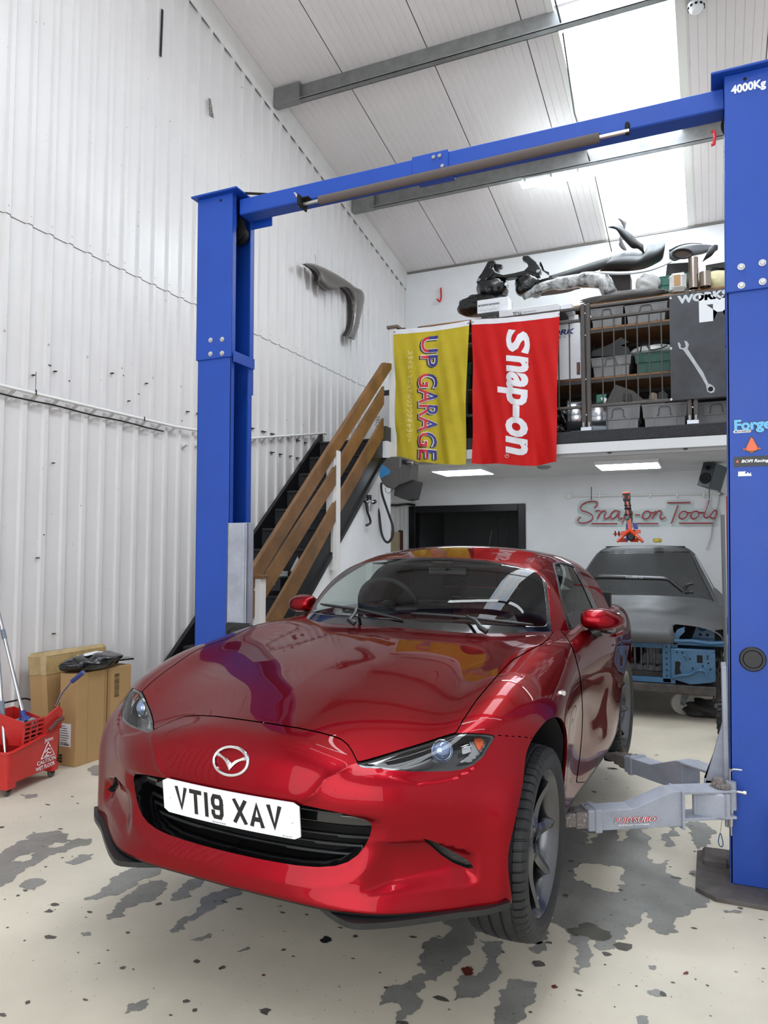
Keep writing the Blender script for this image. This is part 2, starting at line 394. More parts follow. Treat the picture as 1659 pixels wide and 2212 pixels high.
# ---- roof: ribbed liner panels 1 m wide, a run of rooflights, purlins
roof = struct(MB().add([(XL-.2, YF-.2, ceil_z(YF-.2)+.06), (XR+.2, YF-.2, ceil_z(YF-.2)+.06), (XR+.2, YB+.2, ceil_z(YB+.2)+.06), (XL-.2, YB+.2, ceil_z(YB+.2)+.06),
     (XL-.2, YF-.2, ceil_z(YF-.2)+.2), (XR+.2, YF-.2, ceil_z(YF-.2)+.2), (XR+.2, YB+.2, ceil_z(YB+.2)+.2), (XL-.2, YB+.2, ceil_z(YB+.2)+.2)],
     [(0, 1, 2, 3), (4, 7, 6, 5), (0, 4, 5, 1), (3, 2, 6, 7), (0, 3, 7, 4), (1, 5, 6, 2)]).build('ceiling', gap_m))
SKX0, SKX1 = -1.33, -.18
def roof_panel(x0, x1):
    V = []; F = []; xs = []; x = x0+.004
    while x < x1-.004:
        xs += [(x, 0)]; nx = min(x+.0833, x1-.004)
        if nx-x > .03: xs += [(nx-.010, 0), (nx-.006, .005), (nx-.002, .005)]
        x = nx
        if nx >= x1-.004: break
    xs.append((x1-.004, 0))
    for x, dz in xs: V += [(x, YF, ceil_z(YF)+dz), (x, YB, ceil_z(YB)+dz)]
    for i in range(len(xs)-1): F.append((2*i, 2*i+1, 2*i+3, 2*i+2))
    return link_mesh('ceiling_panel', V, F, ceil_w, roof)
for x0, x1 in ((-4.5, -3.62), (-3.62, -2.62), (-2.62, -1.62), (-1.62, SKX0), (SKX1, .62), (.62, 1.62), (1.62, 2.7)): roof_panel(x0, x1)
sky_m = bpy.data.materials.new('rooflight_backlit'); sky_m.use_nodes = True; nt = sky_m.node_tree; n = nt.nodes; L = nt.links
n.remove(n['Principled BSDF']); em_ = n.new('ShaderNodeEmission'); tc = n.new('ShaderNodeTexCoord'); sx_ = n.new('ShaderNodeSeparateXYZ'); L.new(tc.outputs['Object'], sx_.inputs[0])
wv = n.new('ShaderNodeTexNoise'); wv.inputs['Scale'].default_value = 2.2; mp_ = n.new('ShaderNodeMapping'); mp_.inputs['Scale'].default_value = (4.5, .12, 1); L.new(tc.outputs['Object'], mp_.inputs[0]); L.new(mp_.outputs[0], wv.inputs['Vector'])
cr_ = n.new('ShaderNodeValToRGB'); L.new(wv.outputs['Fac'], cr_.inputs['Fac']); cr_.color_ramp.elements[0].position = .38; cr_.color_ramp.elements[0].color = (.62, .76, .95, 1); cr_.color_ramp.elements[1].position = .56; cr_.color_ramp.elements[1].color = (.95, .985, 1, 1)
L.new(cr_.outputs['Color'], em_.inputs[0]); em_.inputs[1].default_value = 6.2; L.new(em_.outputs[0], n['Material Output'].inputs[0]); MATS['sky'] = sky_m
PUR = [9.03, 7.02, 5.0, 3.0, 1.0, -1.0]
for i, (a, c) in enumerate(zip([YB]+PUR, PUR+[YF])):
    y1_, y0_ = a-.03, c+.03
    w_ = struct(link_mesh('window_%d' % (i+1), [(SKX0, y0_, ceil_z(y0_)+.02), (SKX1, y0_, ceil_z(y0_)+.02), (SKX1, y1_, ceil_z(y1_)+.02), (SKX0, y1_, ceil_z(y1_)+.02)], [(0, 3, 2, 1)], sky_m))
b = MB()
for x0, x1 in ((SKX0-.035, SKX0+.03), (SKX1-.03, SKX1+.06)):
    for sgn, (ya, yb_) in enumerate(((YF, YB),)):
        b.add([(x0, ya, ceil_z(ya)-.006), (x1, ya, ceil_z(ya)-.006), (x1, yb_, ceil_z(yb_)-.006), (x0, yb_, ceil_z(yb_)-.006), (x0, ya, ceil_z(ya)+.05), (x1, ya, ceil_z(ya)+.05), (x1, yb_, ceil_z(yb_)+.05), (x0, yb_, ceil_z(yb_)+.05)],
              [(0, 3, 2, 1), (0, 4, 7, 3), (1, 2, 6, 5), (3, 7, 6, 2), (0, 1, 5, 4)])
struct(b.build('trim_1', mat('rooflight_frame', '#e6e6e0', .5, emit='#ffffff', estr=.0)))
for i, y in enumerate(PUR):
    zt = ceil_z(y)-.004; t = empty('purlin', (0, 0, 0)); t['kind'] = 'structure'; t.name = 'trim_%d' % (i+2)
    h = .215; b = MB(); b.box(XL+.06, XR, y-.004, y+.004, zt-h, zt); b.box(XL+.06, XR, y-.075, y+.004, zt-h, zt-h+.006); b.box(XL+.06, XR, y-.075, y-.069, zt-h, zt-h+.022); b.box(XL+.06, XR, y, y+.07, zt-.012, zt-.004); b.build('purlin_beam', galv, t)
    b = MB(); b.box(XL+.05, XL+.38, y-.079, y+.009, zt-h-.004, zt-.01); b.build('purlin_bracket', galv, t)
# unseen lit battens added to brighten the room, shaped like the one in view
bat = mat('added_batten_lit', '#ffffff', .4, emit='#f4fbff', estr=10.0); bh = mat('added_batten_housing', '#e0e2e4', .5); first = None
for i, (x, y) in enumerate(((-1.7, 5.0), (.9, 5.0), (-1.7, 3.0), (.9, 3.0), (-.8, 1.0), (1.5, 9.0), (-.8, -1.0))):
    z = ceil_z(y)-.30; loc = (x, y-.03, z)
    if first is None:
        t = empty('ceiling_light', loc); b = MB(); b.box(-.92, .92, -.06, .06, -.045, .045, .02); b.build('diffuser', bat, t); b = MB(); b.box(-.93, .93, -.062, .062, .03, .075, .006); b.build('housing', bh, t); first = t
    else: t = copy_tree(first); t.location = loc
    tag(t, 'added white batten giving extra light above the frame, ' + ('left of the rooflights on the third roof beam', 'right of the rooflights on the third roof beam', 'left of the rooflights on the fourth roof beam', 'right of the rooflights on the fourth roof beam', 'under the rooflights on the fifth roof beam', 'hidden behind the right lift column', 'under the rooflights on the sixth roof beam')[i], 'ceiling light', 'added battens')
# verge flashing down the left edge of the roof
fa, fb = [], []
for y in np.linspace(YF, YB, 40):
    fa.append((XL+.030, y, ceil_z(y)-.25)); fb.append((XL+.045, y, ceil_z(y)-.004))
V = fa+fb+[(XL+.030, p[1], p[2]-.03) for p in fa]; F = [(i, i+1, i+41, i+40) for i in range(39)]+[(i+80, i+81, i+1, i) for i in range(39)]
struct(link_mesh('trim_8', V, F, trim_w))
b = MB(); b.box(XL+.05, XR, YB-.02, YB+.0, ceil_z(YB)-.03, ceil_z(YB)); struct(b.build('trim_9', mat('eaves_dark', '#77736f', .7)))
# ---- mezzanine
YM, ZM = 8.356, 2.80
carpet = mat('black_carpet', '#2b2b2d', .95, bump=.003, bscale=260, speck=(300, .56, '#55565a'))
fascia = mat('fascia_white', '#d9dadb', .45, var=.04, vscale=5)
mz = struct(MB().box(-3.52, XR, YM+.02, YB, 2.60, 2.80).box(XL+.05, -3.52, 8.05, YB, 2.60, 2.80).build('floor_mezzanine', plaster))
struct(MB().box(-3.52, XR, YM-.02, YM+.02, 2.57, 2.682, .004).build('trim_10', fascia))
struct(MB().box(-3.52, XR, YM-.025, YM+.35, 2.684, 2.815, .008).box(XL+.05, -3.56, 8.05, YB, 2.80, 2.81).build('trim_11', carpet))
tr = struct(MB().box(-3.5, XR, YM+.05, YM+.11, 2.535, 2.60, .006).build('trim_12', mat('track_grey', '#b9babb', .5)))
b = MB()
for u in (1317, 1481): P_ = on(u, 975, Y=YM+.05); b.box(P_[0]-.02, P_[0]+.02, YM+.03, YM+.06, 2.555, 2.575)
b.build('track_clip', bf, tr)
# white wall under the stairs
b = MB(); b.prism([(5.35, 0), (8.34, 0), (8.34, 2.60), (7.95, 2.45), (5.35, .12)], -3.64, -3.60, 'x'); struct(b.build('wall_stair', plaster))
# ================================================================== CAR BODIES
def nat_card(xs, fine):
    """cardinal natural cubic splines of the knots xs, sampled at fine"""
    n = len(xs); h = np.diff(xs); A = np.eye(n); B = np.zeros((n, n))
    for i in range(1, n-1):
        A[i, i-1] = h[i-1]; A[i, i] = 2*(h[i-1]+h[i]); A[i, i+1] = h[i]
        B[i, i-1] = 6/h[i-1]; B[i, i] = -6/h[i-1]-6/h[i]; B[i, i+1] = 6/h[i]
    Mm = np.linalg.solve(A, B); k = np.clip(np.searchsorted(xs, fine)-1, 0, n-2)
    a = (xs[k+1]-fine)/h[k]; b = (fine-xs[k])/h[k]; I = np.eye(n)
    return a[:, None]*I[k]+b[:, None]*I[k+1]+(((a**3-a)*h[k]**2/6)[:, None])*Mm[k]+(((b**3-b)*h[k]**2/6)[:, None])*Mm[k+1]
class Surf:
    """smooth surface through a grid of heights, Z[i][j] at xs[i], ys[j]"""
    def __init__(s, xs, ys, Z, sx=0.03, sy=0.02):
        xs = np.array(xs, float); ys = np.array(ys, float); Z = np.array(Z, float)
        o = np.argsort(xs); xs = xs[o]; Z = Z[o]; s.Z = Z
        s.ax = s.tab(xs, sx); s.ay = s.tab(ys, sy)
    def tab(s, xs, sg):
        st = 0.002; pad = 0.02; f = np.arange(xs[0], xs[-1]+st, st); C = nat_card(xs, np.clip(f, xs[0], xs[-1]))
        if sg > 0:
            k = int(3*sg/st); g = np.exp(-0.5*(np.arange(-k, k+1)*st/sg)**2); g /= g.sum()
            # mirror-extend linearly so that the ends keep their slope
            ext = np.concatenate([2*C[0]-C[k:0:-1], C, 2*C[-1]-C[-2:-k-2:-1]])
            C = np.stack([np.convolve(ext[:, i], g, 'valid') for i in range(C.shape[1])], 1)
        return (xs[0], st, C)
    def bas(s, t, x):
        x0, st, C = t; q = np.clip((x-x0)/st, 0, len(C)-1.001); k = q.astype(int); w = (q-k)[:, None]
        return C[k]*(1-w)+C[k+1]*w
    def __call__(s, x, y):
        return np.einsum('ni,ij,nj->n', s.bas(s.ax, x), s.Z, s.bas(s.ay, y), optimize=True)
def smax(a, b, k):
    h = np.maximum(k-np.abs(a-b), 0.0); return np.maximum(a, b)+h*h/(4*k)
class Shell:
    """closed surface F = 0 found along rays from a spine; F is given on y >= 0"""
    def __init__(s, F, spine, cz, half, zmin, zmax, x0, x1, step):
        s.F = F; s.spine = spine; s.cz = cz
        hx0, hx1, hy, hz0, hz1 = x0, x1, half, zmin, zmax
        X = np.linspace(hx0, hx1, max(2, int((hx1-hx0)/step))); Y = np.linspace(0, hy, max(2, int(hy/step))); Z = np.linspace(hz0, hz1, max(2, int((hz1-hz0)/step)))
        V = []; Q = []; n = 0
        def grid(P, nu, nv, flip):
            nonlocal n
            V.append(P.reshape(-1, 3)); i, j = np.meshgrid(np.arange(nu-1), np.arange(nv-1), indexing='ij')
            a = (i*nv+j).ravel()+n; q = np.stack([a, a+nv, a+nv+1, a+1], 1); Q.append(q[:, ::-1] if flip else q); n += nu*nv
        g = lambda A, B: np.meshgrid(A, B, indexing='ij')
        a, b = g(X, Y); grid(np.stack([a, b, np.full_like(a, hz1)], -1), len(X), len(Y), False)       # top
        a, b = g(X, Z); grid(np.stack([a, np.full_like(a, hy), b], -1), len(X), len(Z), True)         # side
        a, b = g(Y, Z); grid(np.stack([np.full_like(a, hx1), a, b], -1), len(Y), len(Z), False)       # front
        a, b = g(Y, Z); grid(np.stack([np.full_like(a, hx0), a, b], -1), len(Y), len(Z), True)        # back
        a, b = g(X, Y); grid(np.stack([a, b, np.full_like(a, hz0)], -1), len(X), len(Y), True)        # bottom
        V = np.concatenate(V); Q = np.concatenate(Q)
        key = np.round(V*1e5).astype(np.int64); _, fi, inv = np.unique(key, axis=0, return_index=True, return_inverse=True)
        V = V[fi]; Q = inv.ravel()[Q]
        C = np.stack([np.clip(V[:, 0], *spine), np.zeros(len(V)), np.full(len(V), cz)], 1)
        D = V-C; D /= np.linalg.norm(D, axis=1)[:, None]
        lo = np.full(len(V), 0.02); hi = np.full(len(V), 2.2)
        for _ in range(26):
            m = (lo+hi)/2; P = C+D*m[:, None]; v = F(P) > 0; hi = np.where(v, m, hi); lo = np.where(v, lo, m)
        P = C+D*((lo+hi)/2)[:, None]; P[V[:, 1] == 0, 1] = 0
        s.V = P; s.Q = Q; s.N = s.grad(P)
    def grad(s, P):
        e = 2e-3; G = []
        for a in range(3):
            d = np.zeros(3); d[a] = e
            A = P+d; B = P-d
            # mirror across y = 0
            G.append(s.F(np.abs(A)*[0, 1, 0]+A*[1, 0, 1])-s.F(np.abs(B)*[0, 1, 0]+B*[1, 0, 1]))
        G = np.stack(G, 1); G /= np.linalg.norm(G, axis=1)[:, None]+1e-12; return G
class Piece:
    """part of a skin: vertices, normals, polygons (tuples)"""
    def __init__(s, V, N, Fc): s.V = V; s.N = N; s.F = Fc
def clip(pc, phi):
    """split a piece at phi = 0 -> (phi<0 piece, phi>=0 piece)"""
    F4 = pc.F; neg_v = phi < 0
    fl = [f for f in F4]
    if not fl: return Piece(pc.V, pc.N, []), Piece(pc.V, pc.N, [])
    V = list(); N = list(); base = len(pc.V); cache = {}; newV = []; newN = []
    A = []; B = []
    L3 = np.array([len(f) for f in fl])
    quad = np.array([f if len(f) == 4 else (tuple(f)+(f[-1],)*4)[:4] for f in fl])
    cnt = neg_v[quad].sum(1)
    allneg = cnt == 4; allpos = cnt == 0
    big = L3 > 4
    for i, f in enumerate(fl):
        if not big[i]:
            if allneg[i]: A.append(f); continue
            if allpos[i]: B.append(f); continue
        sg = [neg_v[k] for k in f]
        if all(sg): A.append(f); continue
        if not any(sg): B.append(f); continue
        pa = []; pb = []; m = len(f)
        for j in range(m):
            k, l = f[j], f[(j+1) % m]; (pa if sg[j] else pb).append(k)
            if sg[j] != sg[(j+1) % m]:
                e = (k, l) if k < l else (l, k)
                if e not in cache:
                    t = phi[e[0]]/(phi[e[0]]-phi[e[1]]); cache[e] = base+len(newV)
                    newV.append(pc.V[e[0]]*(1-t)+pc.V[e[1]]*t); newN.append(pc.N[e[0]]*(1-t)+pc.N[e[1]]*t)
                pa.append(cache[e]); pb.append(cache[e])
        if len(pa) > 2: A.append(tuple(pa))
        if len(pb) > 2: B.append(tuple(pb))
    if newV:
        V = np.concatenate([pc.V, np.array(newV)]); N = np.concatenate([pc.N, np.array(newN)])
        N = N/np.linalg.norm(N, axis=1)[:, None]
    else: V, N = pc.V, pc.N
    return Piece(V, N, A), Piece(V, N, B)
def compact(pc):
    if not pc.F: return Piece(np.zeros((0, 3)), np.zeros((0, 3)), [])
    used = np.unique(np.concatenate([np.array(f) for f in pc.F])); mp = -np.ones(len(pc.V), int); mp[used] = np.arange(len(used))
    return Piece(pc.V[used], pc.N[used], [tuple(mp[list(f)]) for f in pc.F])
def mirror(pc):
    V = pc.V*[1, -1, 1]; N = pc.N*[1, -1, 1]
    return Piece(V, N, [tuple(f[::-1]) for f in pc.F])
def join(a, b):
    n = len(a.V); return Piece(np.concatenate([a.V, b.V]), np.concatenate([a.N, b.N]), list(a.F)+[tuple(i+n for i in f) for f in b.F])
def weld_center(a, b):
    """join a half and its mirror, sharing the vertices on y = 0"""
    n = len(a.V); mp = np.arange(len(b.V))+n
    on0 = np.where(np.abs(a.V[:, 1]) < 1e-7)[0]
    mp[on0] = on0
    V = np.concatenate([a.V, b.V]); N = np.concatenate([a.N, b.N])
    N[on0, 1] = 0; N[on0] /= np.linalg.norm(N[on0], axis=1)[:, None]
    return compact(Piece(V, N, list(a.F)+[tuple(int(mp[i]) for i in f) for f in b.F]))
def skin(name, pc, material, parent, thick=0.0, both=True, off=0.0, custom=True):
    pc = compact(pc)
    if not pc.F: return None
    if both: pc = weld_center(pc, mirror(pc)) if (np.abs(pc.V[:, 1]) < 1e-7).any() else join(pc, mirror(pc))
    V = pc.V+pc.N*off if off else pc.V
    o = link_mesh(name, V, pc.F, material, parent, smooth=True)
    if custom:
        try: o.data.normals_split_custom_set_from_vertices([tuple(n) for n in pc.N])
        except Exception as ex: print('normals', ex)
    if thick:
        m = o.modifiers.new('thickness', 'SOLIDIFY'); m.thickness = thick; m.offset = -1; m.use_rim = True
    return o
def seg_dist(P, poly, closed):
    """distance of 2D points to a polyline"""
    poly = np.array(poly, float); n = len(poly); d = np.full(len(P), 1e9)
    for i in range(n if closed else n-1):
        a = poly[i]; b = poly[(i+1) % n]; ab = b-a; t = np.clip(((P-a)@ab)/(ab@ab+1e-12), 0, 1)
        d = np.minimum(d, np.hypot(*(P-a-t[:, None]*ab).T))
    return d
def inside(P, poly):
    poly = np.array(poly, float); x, y = P[:, 0], P[:, 1]; r = np.zeros(len(P), bool); n = len(poly)
    for i in range(n):
        x1, y1 = poly[i]; x2, y2 = poly[(i+1) % n]
        if y1 == y2: continue
        c = ((y1 > y) != (y2 > y)) & (x < (x2-x1)*(y-y1)/(y2-y1)+x1); r ^= c
    return r
def sdf(P, poly):
    """signed distance, negative inside"""
    d = seg_dist(P, poly, True); return np.where(inside(P, poly), -d, d)
def rot3(a, p, r):
    ca, sa, cp, sp, cr, sr = math.cos(a), math.sin(a), math.cos(p), math.sin(p), math.cos(r), math.sin(r)
    return np.array([[sa, ca, 0], [-ca, sa, 0], [0, 0, 1]])@np.array([[cp, 0, -sp], [0, 1, 0], [sp, 0, cp]])@np.array([[1, 0, 0], [0, cr, -sr], [0, sr, cr]])
def frame_proj(CR_, CT_):
    """car frame -> photograph; used to lay the shut lines, lamps and glass onto the finished skin"""
    def f(P):
        w = P@CR_.T+CT_-np.array([0, 0, CAM_H]); v = w@CAMR.T
        return np.stack([CX+FPX*v[:, 0]/v[:, 2], CY+FPX*v[:, 1]/v[:, 2]], 1)
    return f
def frame_on(CR_, CT_):
    def f(u, v, x=None, y=None, z=None):
        o = CR_.T@(np.array([0, 0, CAM_H])-CT_); d = CR_.T@ray(u, v)
        t = (x-o[0])/d[0] if x is not None else (y-o[1])/d[1] if y is not None else (z-o[2])/d[2]
        return o+t*d
    return f
# ---------------------------------------------------------------- the red sports car
CR = rot3(R(-2.02), R(-0.08), R(-0.92)); CT = np.array([-1.367, 2.537, 0.264])
PX = frame_proj(CR, CT); ONC = frame_on(CR, CT)
car = empty('car'); tag(car, 'glossy metallic red two-seat sports coupe raised on the blue lift, number plate VT19 XAV', 'car')
_cm = Matrix.Identity(4)
for i in range(3):
    for j in range(3): _cm[i][j] = CR[i][j]
    _cm[i][3] = CT[i]
car.matrix_world = _cm
HUBZ = 0.25; WB = 2.31
T_ = Surf([.80, .70, .60, .50, .40, .30, .20, .10, 0, -.2, -.45, -.65, -.9, -1.2, -1.6, -2.0, -2.35, -2.75, -3.1, -3.4],
          [0, .2, .4, .55, .66, .74, .80, .90],
          [[.49, .485, .46, .43, .40, .36, .32, .24],
           [.54, .535, .51, .475, .44, .40, .36, .28],
           [.590, .585, .550, .515, .485, .455, .415, .34],
           [.630, .621, .572, .545, .53, .51, .47, .40],
           [.660, .652, .622, .602, .595, .575, .54, .46],
           [.690, .682, .664, .655, .655, .635, .60, .52],
           [.718, .712, .697, .692, .700, .682, .645, .56],
           [.742, .736, .722, .720, .733, .718, .685, .60],
           [.765, .760, .745, .745, .762, .748, .715, .63],
           [.803, .797, .782, .780, .792, .778, .748, .67],
           [.838, .833, .820, .818, .826, .812, .785, .72],
           [.858, .854, .846, .842, .842, .828, .808, .75],
           [.870, .868, .860, .852, .845, .835, .822, .78],
           [.870, .870, .865, .860, .857, .852, .84, .80],
           [.875, .875, .875, .875, .873, .865, .85, .80],
           [.880, .880, .880, .880, .878, .868, .852, .79],
           [.885, .885, .885, .885, .880, .862, .838, .75],
           [.875, .875, .872, .865, .85, .825, .79, .70],
           [.850, .848, .84, .82, .79, .75, .70, .60],
           [.80, .79, .78, .75, .71, .66, .60, .50]], 0.035, 0.022)
S_ = Surf([.5, .3, 0, -.25, -.55, -.9, -1.3, -1.7, -2.0, -2.31, -2.7, -3.1, -3.4], [.05, .15, .25, .35, .45, .55, .65, .75, .85],
          [[.78, .81, .825, .83, .835, .835, .82, .79, .74],
           [.79, .82, .835, .845, .850, .850, .837, .805, .75],
           [.80, .83, .845, .855, .862, .866, .862, .835, .78],
           [.79, .815, .83, .84, .852, .858, .857, .838, .79],
           [.77, .80, .808, .805, .808, .822, .835, .828, .79],
           [.76, .80, .808, .798, .798, .81, .825, .825, .79],
           [.76, .80, .808, .798, .800, .813, .83, .832, .80],
           [.77, .795, .80, .80, .81, .822, .83, .828, .79],
           [.755, .775, .785, .795, .805, .812, .815, .808, .775],
           [.745, .765, .78, .795, .806, .812, .812, .802, .77],
           [.68, .70, .715, .725, .74, .745, .745, .735, .71],
           [.56, .58, .60, .61, .62, .62, .615, .60, .57],
           [.60, .62, .64, .65, .655, .655, .65, .63, .60]], 0.06, 0.02)
N_ = Surf([0, .2, .4, .5, .6, .7, .78, .84, .90], [.02, .10, .14, .17, .20, .28, .36, .43, .47, .53, .60, .70, .85],
          list(zip(*[[.52, .52, .49, .45, .40, .34, .27, .20, .05],
           [.575, .57, .55, .52, .475, .405, .32, .235, .10],
           [.600, .596, .582, .552, .49, .420, .372, .335, .20],
           [.610, .606, .590, .556, .49, .420, .372, .338, .21],
           [.611, .605, .580, .542, .480, .415, .370, .338, .22],
           [.607, .598, .562, .523, .467, .408, .366, .338, .23],
           [.604, .595, .560, .520, .465, .406, .364, .337, .23],
           [.604, .596, .563, .526, .469, .405, .362, .332, .22],
           [.604, .597, .565, .528, .468, .402, .355, .320, .20],
           [.592, .585, .552, .514, .452, .382, .328, .280, .15],
           [.565, .557, .520, .480, .418, .340, .262, .185, .02],
           [.490, .480, .440, .400, .335, .255, .175, .09, -.10],
           [.30, .29, .25, .20, .13, .05, -.05, -.15, -.35]])), 0.03, 0.012)
GYZ = [(-.2, .456), (.10, .456), (.20, .455), (.28, .452), (.36, .445), (.41, .436), (.445, .424), (.458, .412), (.460, .398), (.454, .375), (.442, .347), (.420, .318), (.395, .298), (.36, .284), (.31, .275), (.24, .270), (.12, .268), (-.2, .268)]
def body_F(P):
    x, y, z = P[:, 0], P[:, 1], P[:, 2]
    n = N_(y, z)
    # face sculpting: crease from the lamp's tip, scoop below the lamp, winglet under the slit
    def g(a, b, ra, rb): return np.exp(-((y-a)/ra)**2-((z-b)/rb)**2)
    ss_ = lambda t: np.clip(t, 0, 1)**2*(3-2*np.clip(t, 0, 1))
    # winglet below the bumper slit, with a scooped face above it that ends at a crease
    zl = np.interp(y, [.40, .474, .70, .76], [.205, .212, .232, .24]); zr = np.interp(y, [.40, .43, .661, .72, .76], [.222, .228, .295, .270, .262]); zc = np.interp(y, [.42, .50, .60, .72], [.355, .366, .372, .335])
    win = ss_((y-.43)/.09)*ss_((.745-y)/.05); up_ = ss_((z-zl)/(zr-zl+1e-6)); dn = 1-np.clip((z-zr)/(zc-zr), 0, 1)**3
    n = n-.024*win*up_*dn
    # recess under the lamp
    zk = np.interp(y, [.42, .465, .511, .575, .664, .706, .74], [.565, .549, .536, .519, .531, .553, .58])
    n = n-.009*ss_((y-.44)/.04)*ss_((.73-y)/.04)*ss_((z-zk)/.010)*ss_((.62-z)/.04)
    # nose crease running down from the lamp's inner tip
    yk = np.interp(z, [.44, .46, .492, .531, .567, .60], [.20, .262, .304, .328, .385, .43])
    n = n+.006*np.exp(-np.abs(y-yk)/.020)*ss_((z-.45)/.03)*ss_((.59-z)/.03)
    # the mouth's flared surround
    k_ = (y < .60) & (z < .47) & (z > .15) & (x > .30)
    if k_.any():
        d_ = sdf(P[k_][:, 1:3], GYZ); n = n.copy(); n[k_] -= .015*np.clip(1-np.maximum(d_, 0)/.050, 0, 1)**1.4*ss_((.445-z[k_])/.03)
    f = smax(smax(z-T_(x, y), y-S_(x, z), 0.05), x-n, 0.045)
    f = smax(f, -x-3.20+0.45*(y/.85)**2+0.1*(z-.5)**2, 0.10)
    bot = 0.172-0.012*np.exp(-((x-.5)/.2)**2)
    return smax(f, bot-z, 0.025)
QUICK = globals().get('QUICK', False)
sh = Shell(body_F, (-2.9, 0.05), 0.40, 0.95, 0.0, 1.0, -3.4, 0.85, 0.0095)
allp = Piece(sh.V, sh.N, [tuple(q) for q in sh.Q])
X_, Y_, Z_ = lambda p: p.V[:, 0], lambda p: p.V[:, 1], lambda p: p.V[:, 2]
# wheel arches
def arch_phi(p, xc, r=.345):
    d = np.hypot(X_(p)-xc, Z_(p)-.308)-r; return np.where(Y_(p) < .48, 1.0, d)
_, p = clip(allp, arch_phi(allp, 0.0)); _, p = clip(p, arch_phi(p, -WB))
skirt, p = clip(p, np.where((Z_(p) < .3), Z_(p)-.205+0*X_(p), 1.0)+np.where(X_(p) > 0.2, 1.0, 0))
belly, p = clip(p, Z_(p)-.174)
GW = 2.1e-3
def px_phi(p, poly, cond=None, sgn=1):
    q = PX(p.V); d = sdf(q, poly)*(np.linalg.norm(p.V@CR.T+CT-np.array([0, 0, CAM_H]), axis=1)/FPX)
    if cond is not None: d = np.where(cond, d, 1.0)
    return d
LAMP_PX = [(772.5, 1647), (774.5, 1656), (790, 1659), (809.4, 1659.5), (848.5, 1664), (892, 1666.8), (935.3, 1666.8), (978.7, 1665.2), (1000.4, 1661.5), (1022, 1652.5), (1043.8, 1635), (1059, 1610), (1069, 1592), (1070.5, 1588.2),
           (1043.8, 1584.6), (1011.3, 1582.8), (985.2, 1583.9), (957, 1592.2), (913.6, 1606.7), (870, 1619.8), (826.8, 1632.8), (794.3, 1642.5)]
SLIT_PX = [(912, 1811), (935, 1817), (975, 1837), (1007.4, 1856), (1021, 1868), (1024.5, 1877), (1018, 1877.5), (1003, 1873.5), (978.5, 1864), (953, 1847), (931.5, 1828)]
HOOD_PX = [(380, 1546), (422.5, 1547.5), (473, 1550), (531, 1555.5), (581.7, 1562.7), (646.8, 1573), (690, 1582), (719, 1590), (737, 1596.8), (751.6, 1609), (762.5, 1626), (771.5, 1645), (775, 1646),
           (794.3, 1641.5), (826.8, 1631.8), (870, 1618.8), (913.6, 1605.7), (957, 1591.2), (985.2, 1583), (1000, 1556), (1031, 1510), (1070, 1464.5), (1103.7, 1428), (1144.7, 1404), (1173.6, 1389.8), (1190.5, 1375), (1196, 1362),
           (1196, 1300), (380, 1250)]
front = X_(p) > 0.15
grille_sk, p = clip(p, np.where(X_(p) > .35, sdf(p.V[:, 1:3], GYZ), 1.0))
lamp_sk, p = clip(p, px_phi(p, LAMP_PX, (X_(p) > 0.0) & (Z_(p) > .45)))
slit_sk, p = clip(p, px_phi(p, SLIT_PX, (X_(p) > 0.15) & (Z_(p) < .45)))
def cowl(y): return -.60-.66*y**2
ph = np.maximum(px_phi(p, HOOD_PX, (X_(p) > -1.0) & (Z_(p) > .5)), cowl(Y_(p))-X_(p))
hood_sk, p = clip(p, ph+GW)
gap1, p = clip(p, px_phi(p, HOOD_PX, (X_(p) > -1.0) & (Z_(p) > .5))-GW+np.where(X_(p) < cowl(Y_(p)), 1, 0))
BUMP_PX = [(300, 1540)]+HOOD_PX[1:12]+[(772, 1650), (900, 1640), (1069, 1588), (1110, 1590.5), (1165, 1595), (1300, 1605), (1300, 2300), (300, 2300)]
pb = px_phi(p, BUMP_PX, X_(p) > 0.05)
bump_sk, p = clip(p, pb+GW)
gap2, p = clip(p, np.where(X_(p) > 0.05, np.abs(px_phi(p, BUMP_PX, X_(p) > 0.05))-GW, 1.0))
DOOR_PX = [(1208, 1355), (1213.6, 1365.5), (1220, 1371), (1231, 1388), (1241.8, 1414), (1248.3, 1440), (1252.7, 1460), (1256.8, 1500.7), (1258.5, 1541.7), (1256.8, 1590), (1252, 1640), (1245, 1690),
           (1700, 1690), (1700, 1100), (1208, 1100)]
pd = px_phi(p, DOOR_PX, (X_(p) < -.3) & (Y_(p) > .66) & (X_(p) > -1.9))
door_a, p = clip(p, pd+GW)
gap3, p = clip(p, np.where(np.abs(pd_ := px_phi(p, DOOR_PX, (X_(p) < -.3) & (Y_(p) > .66) & (X_(p) > -1.9))) < .5, pd_-GW, 1.0))
rear_x, door_sk = clip(door_a, X_(door_a)+1.66+.10*np.clip(.6-Z_(door_a), 0, 1))
fend_sk, rear_sk = clip(p, -(X_(p)+.95))
rear_sk = join(rear_sk, rear_x)
red = mat('red_paint', '#000000')
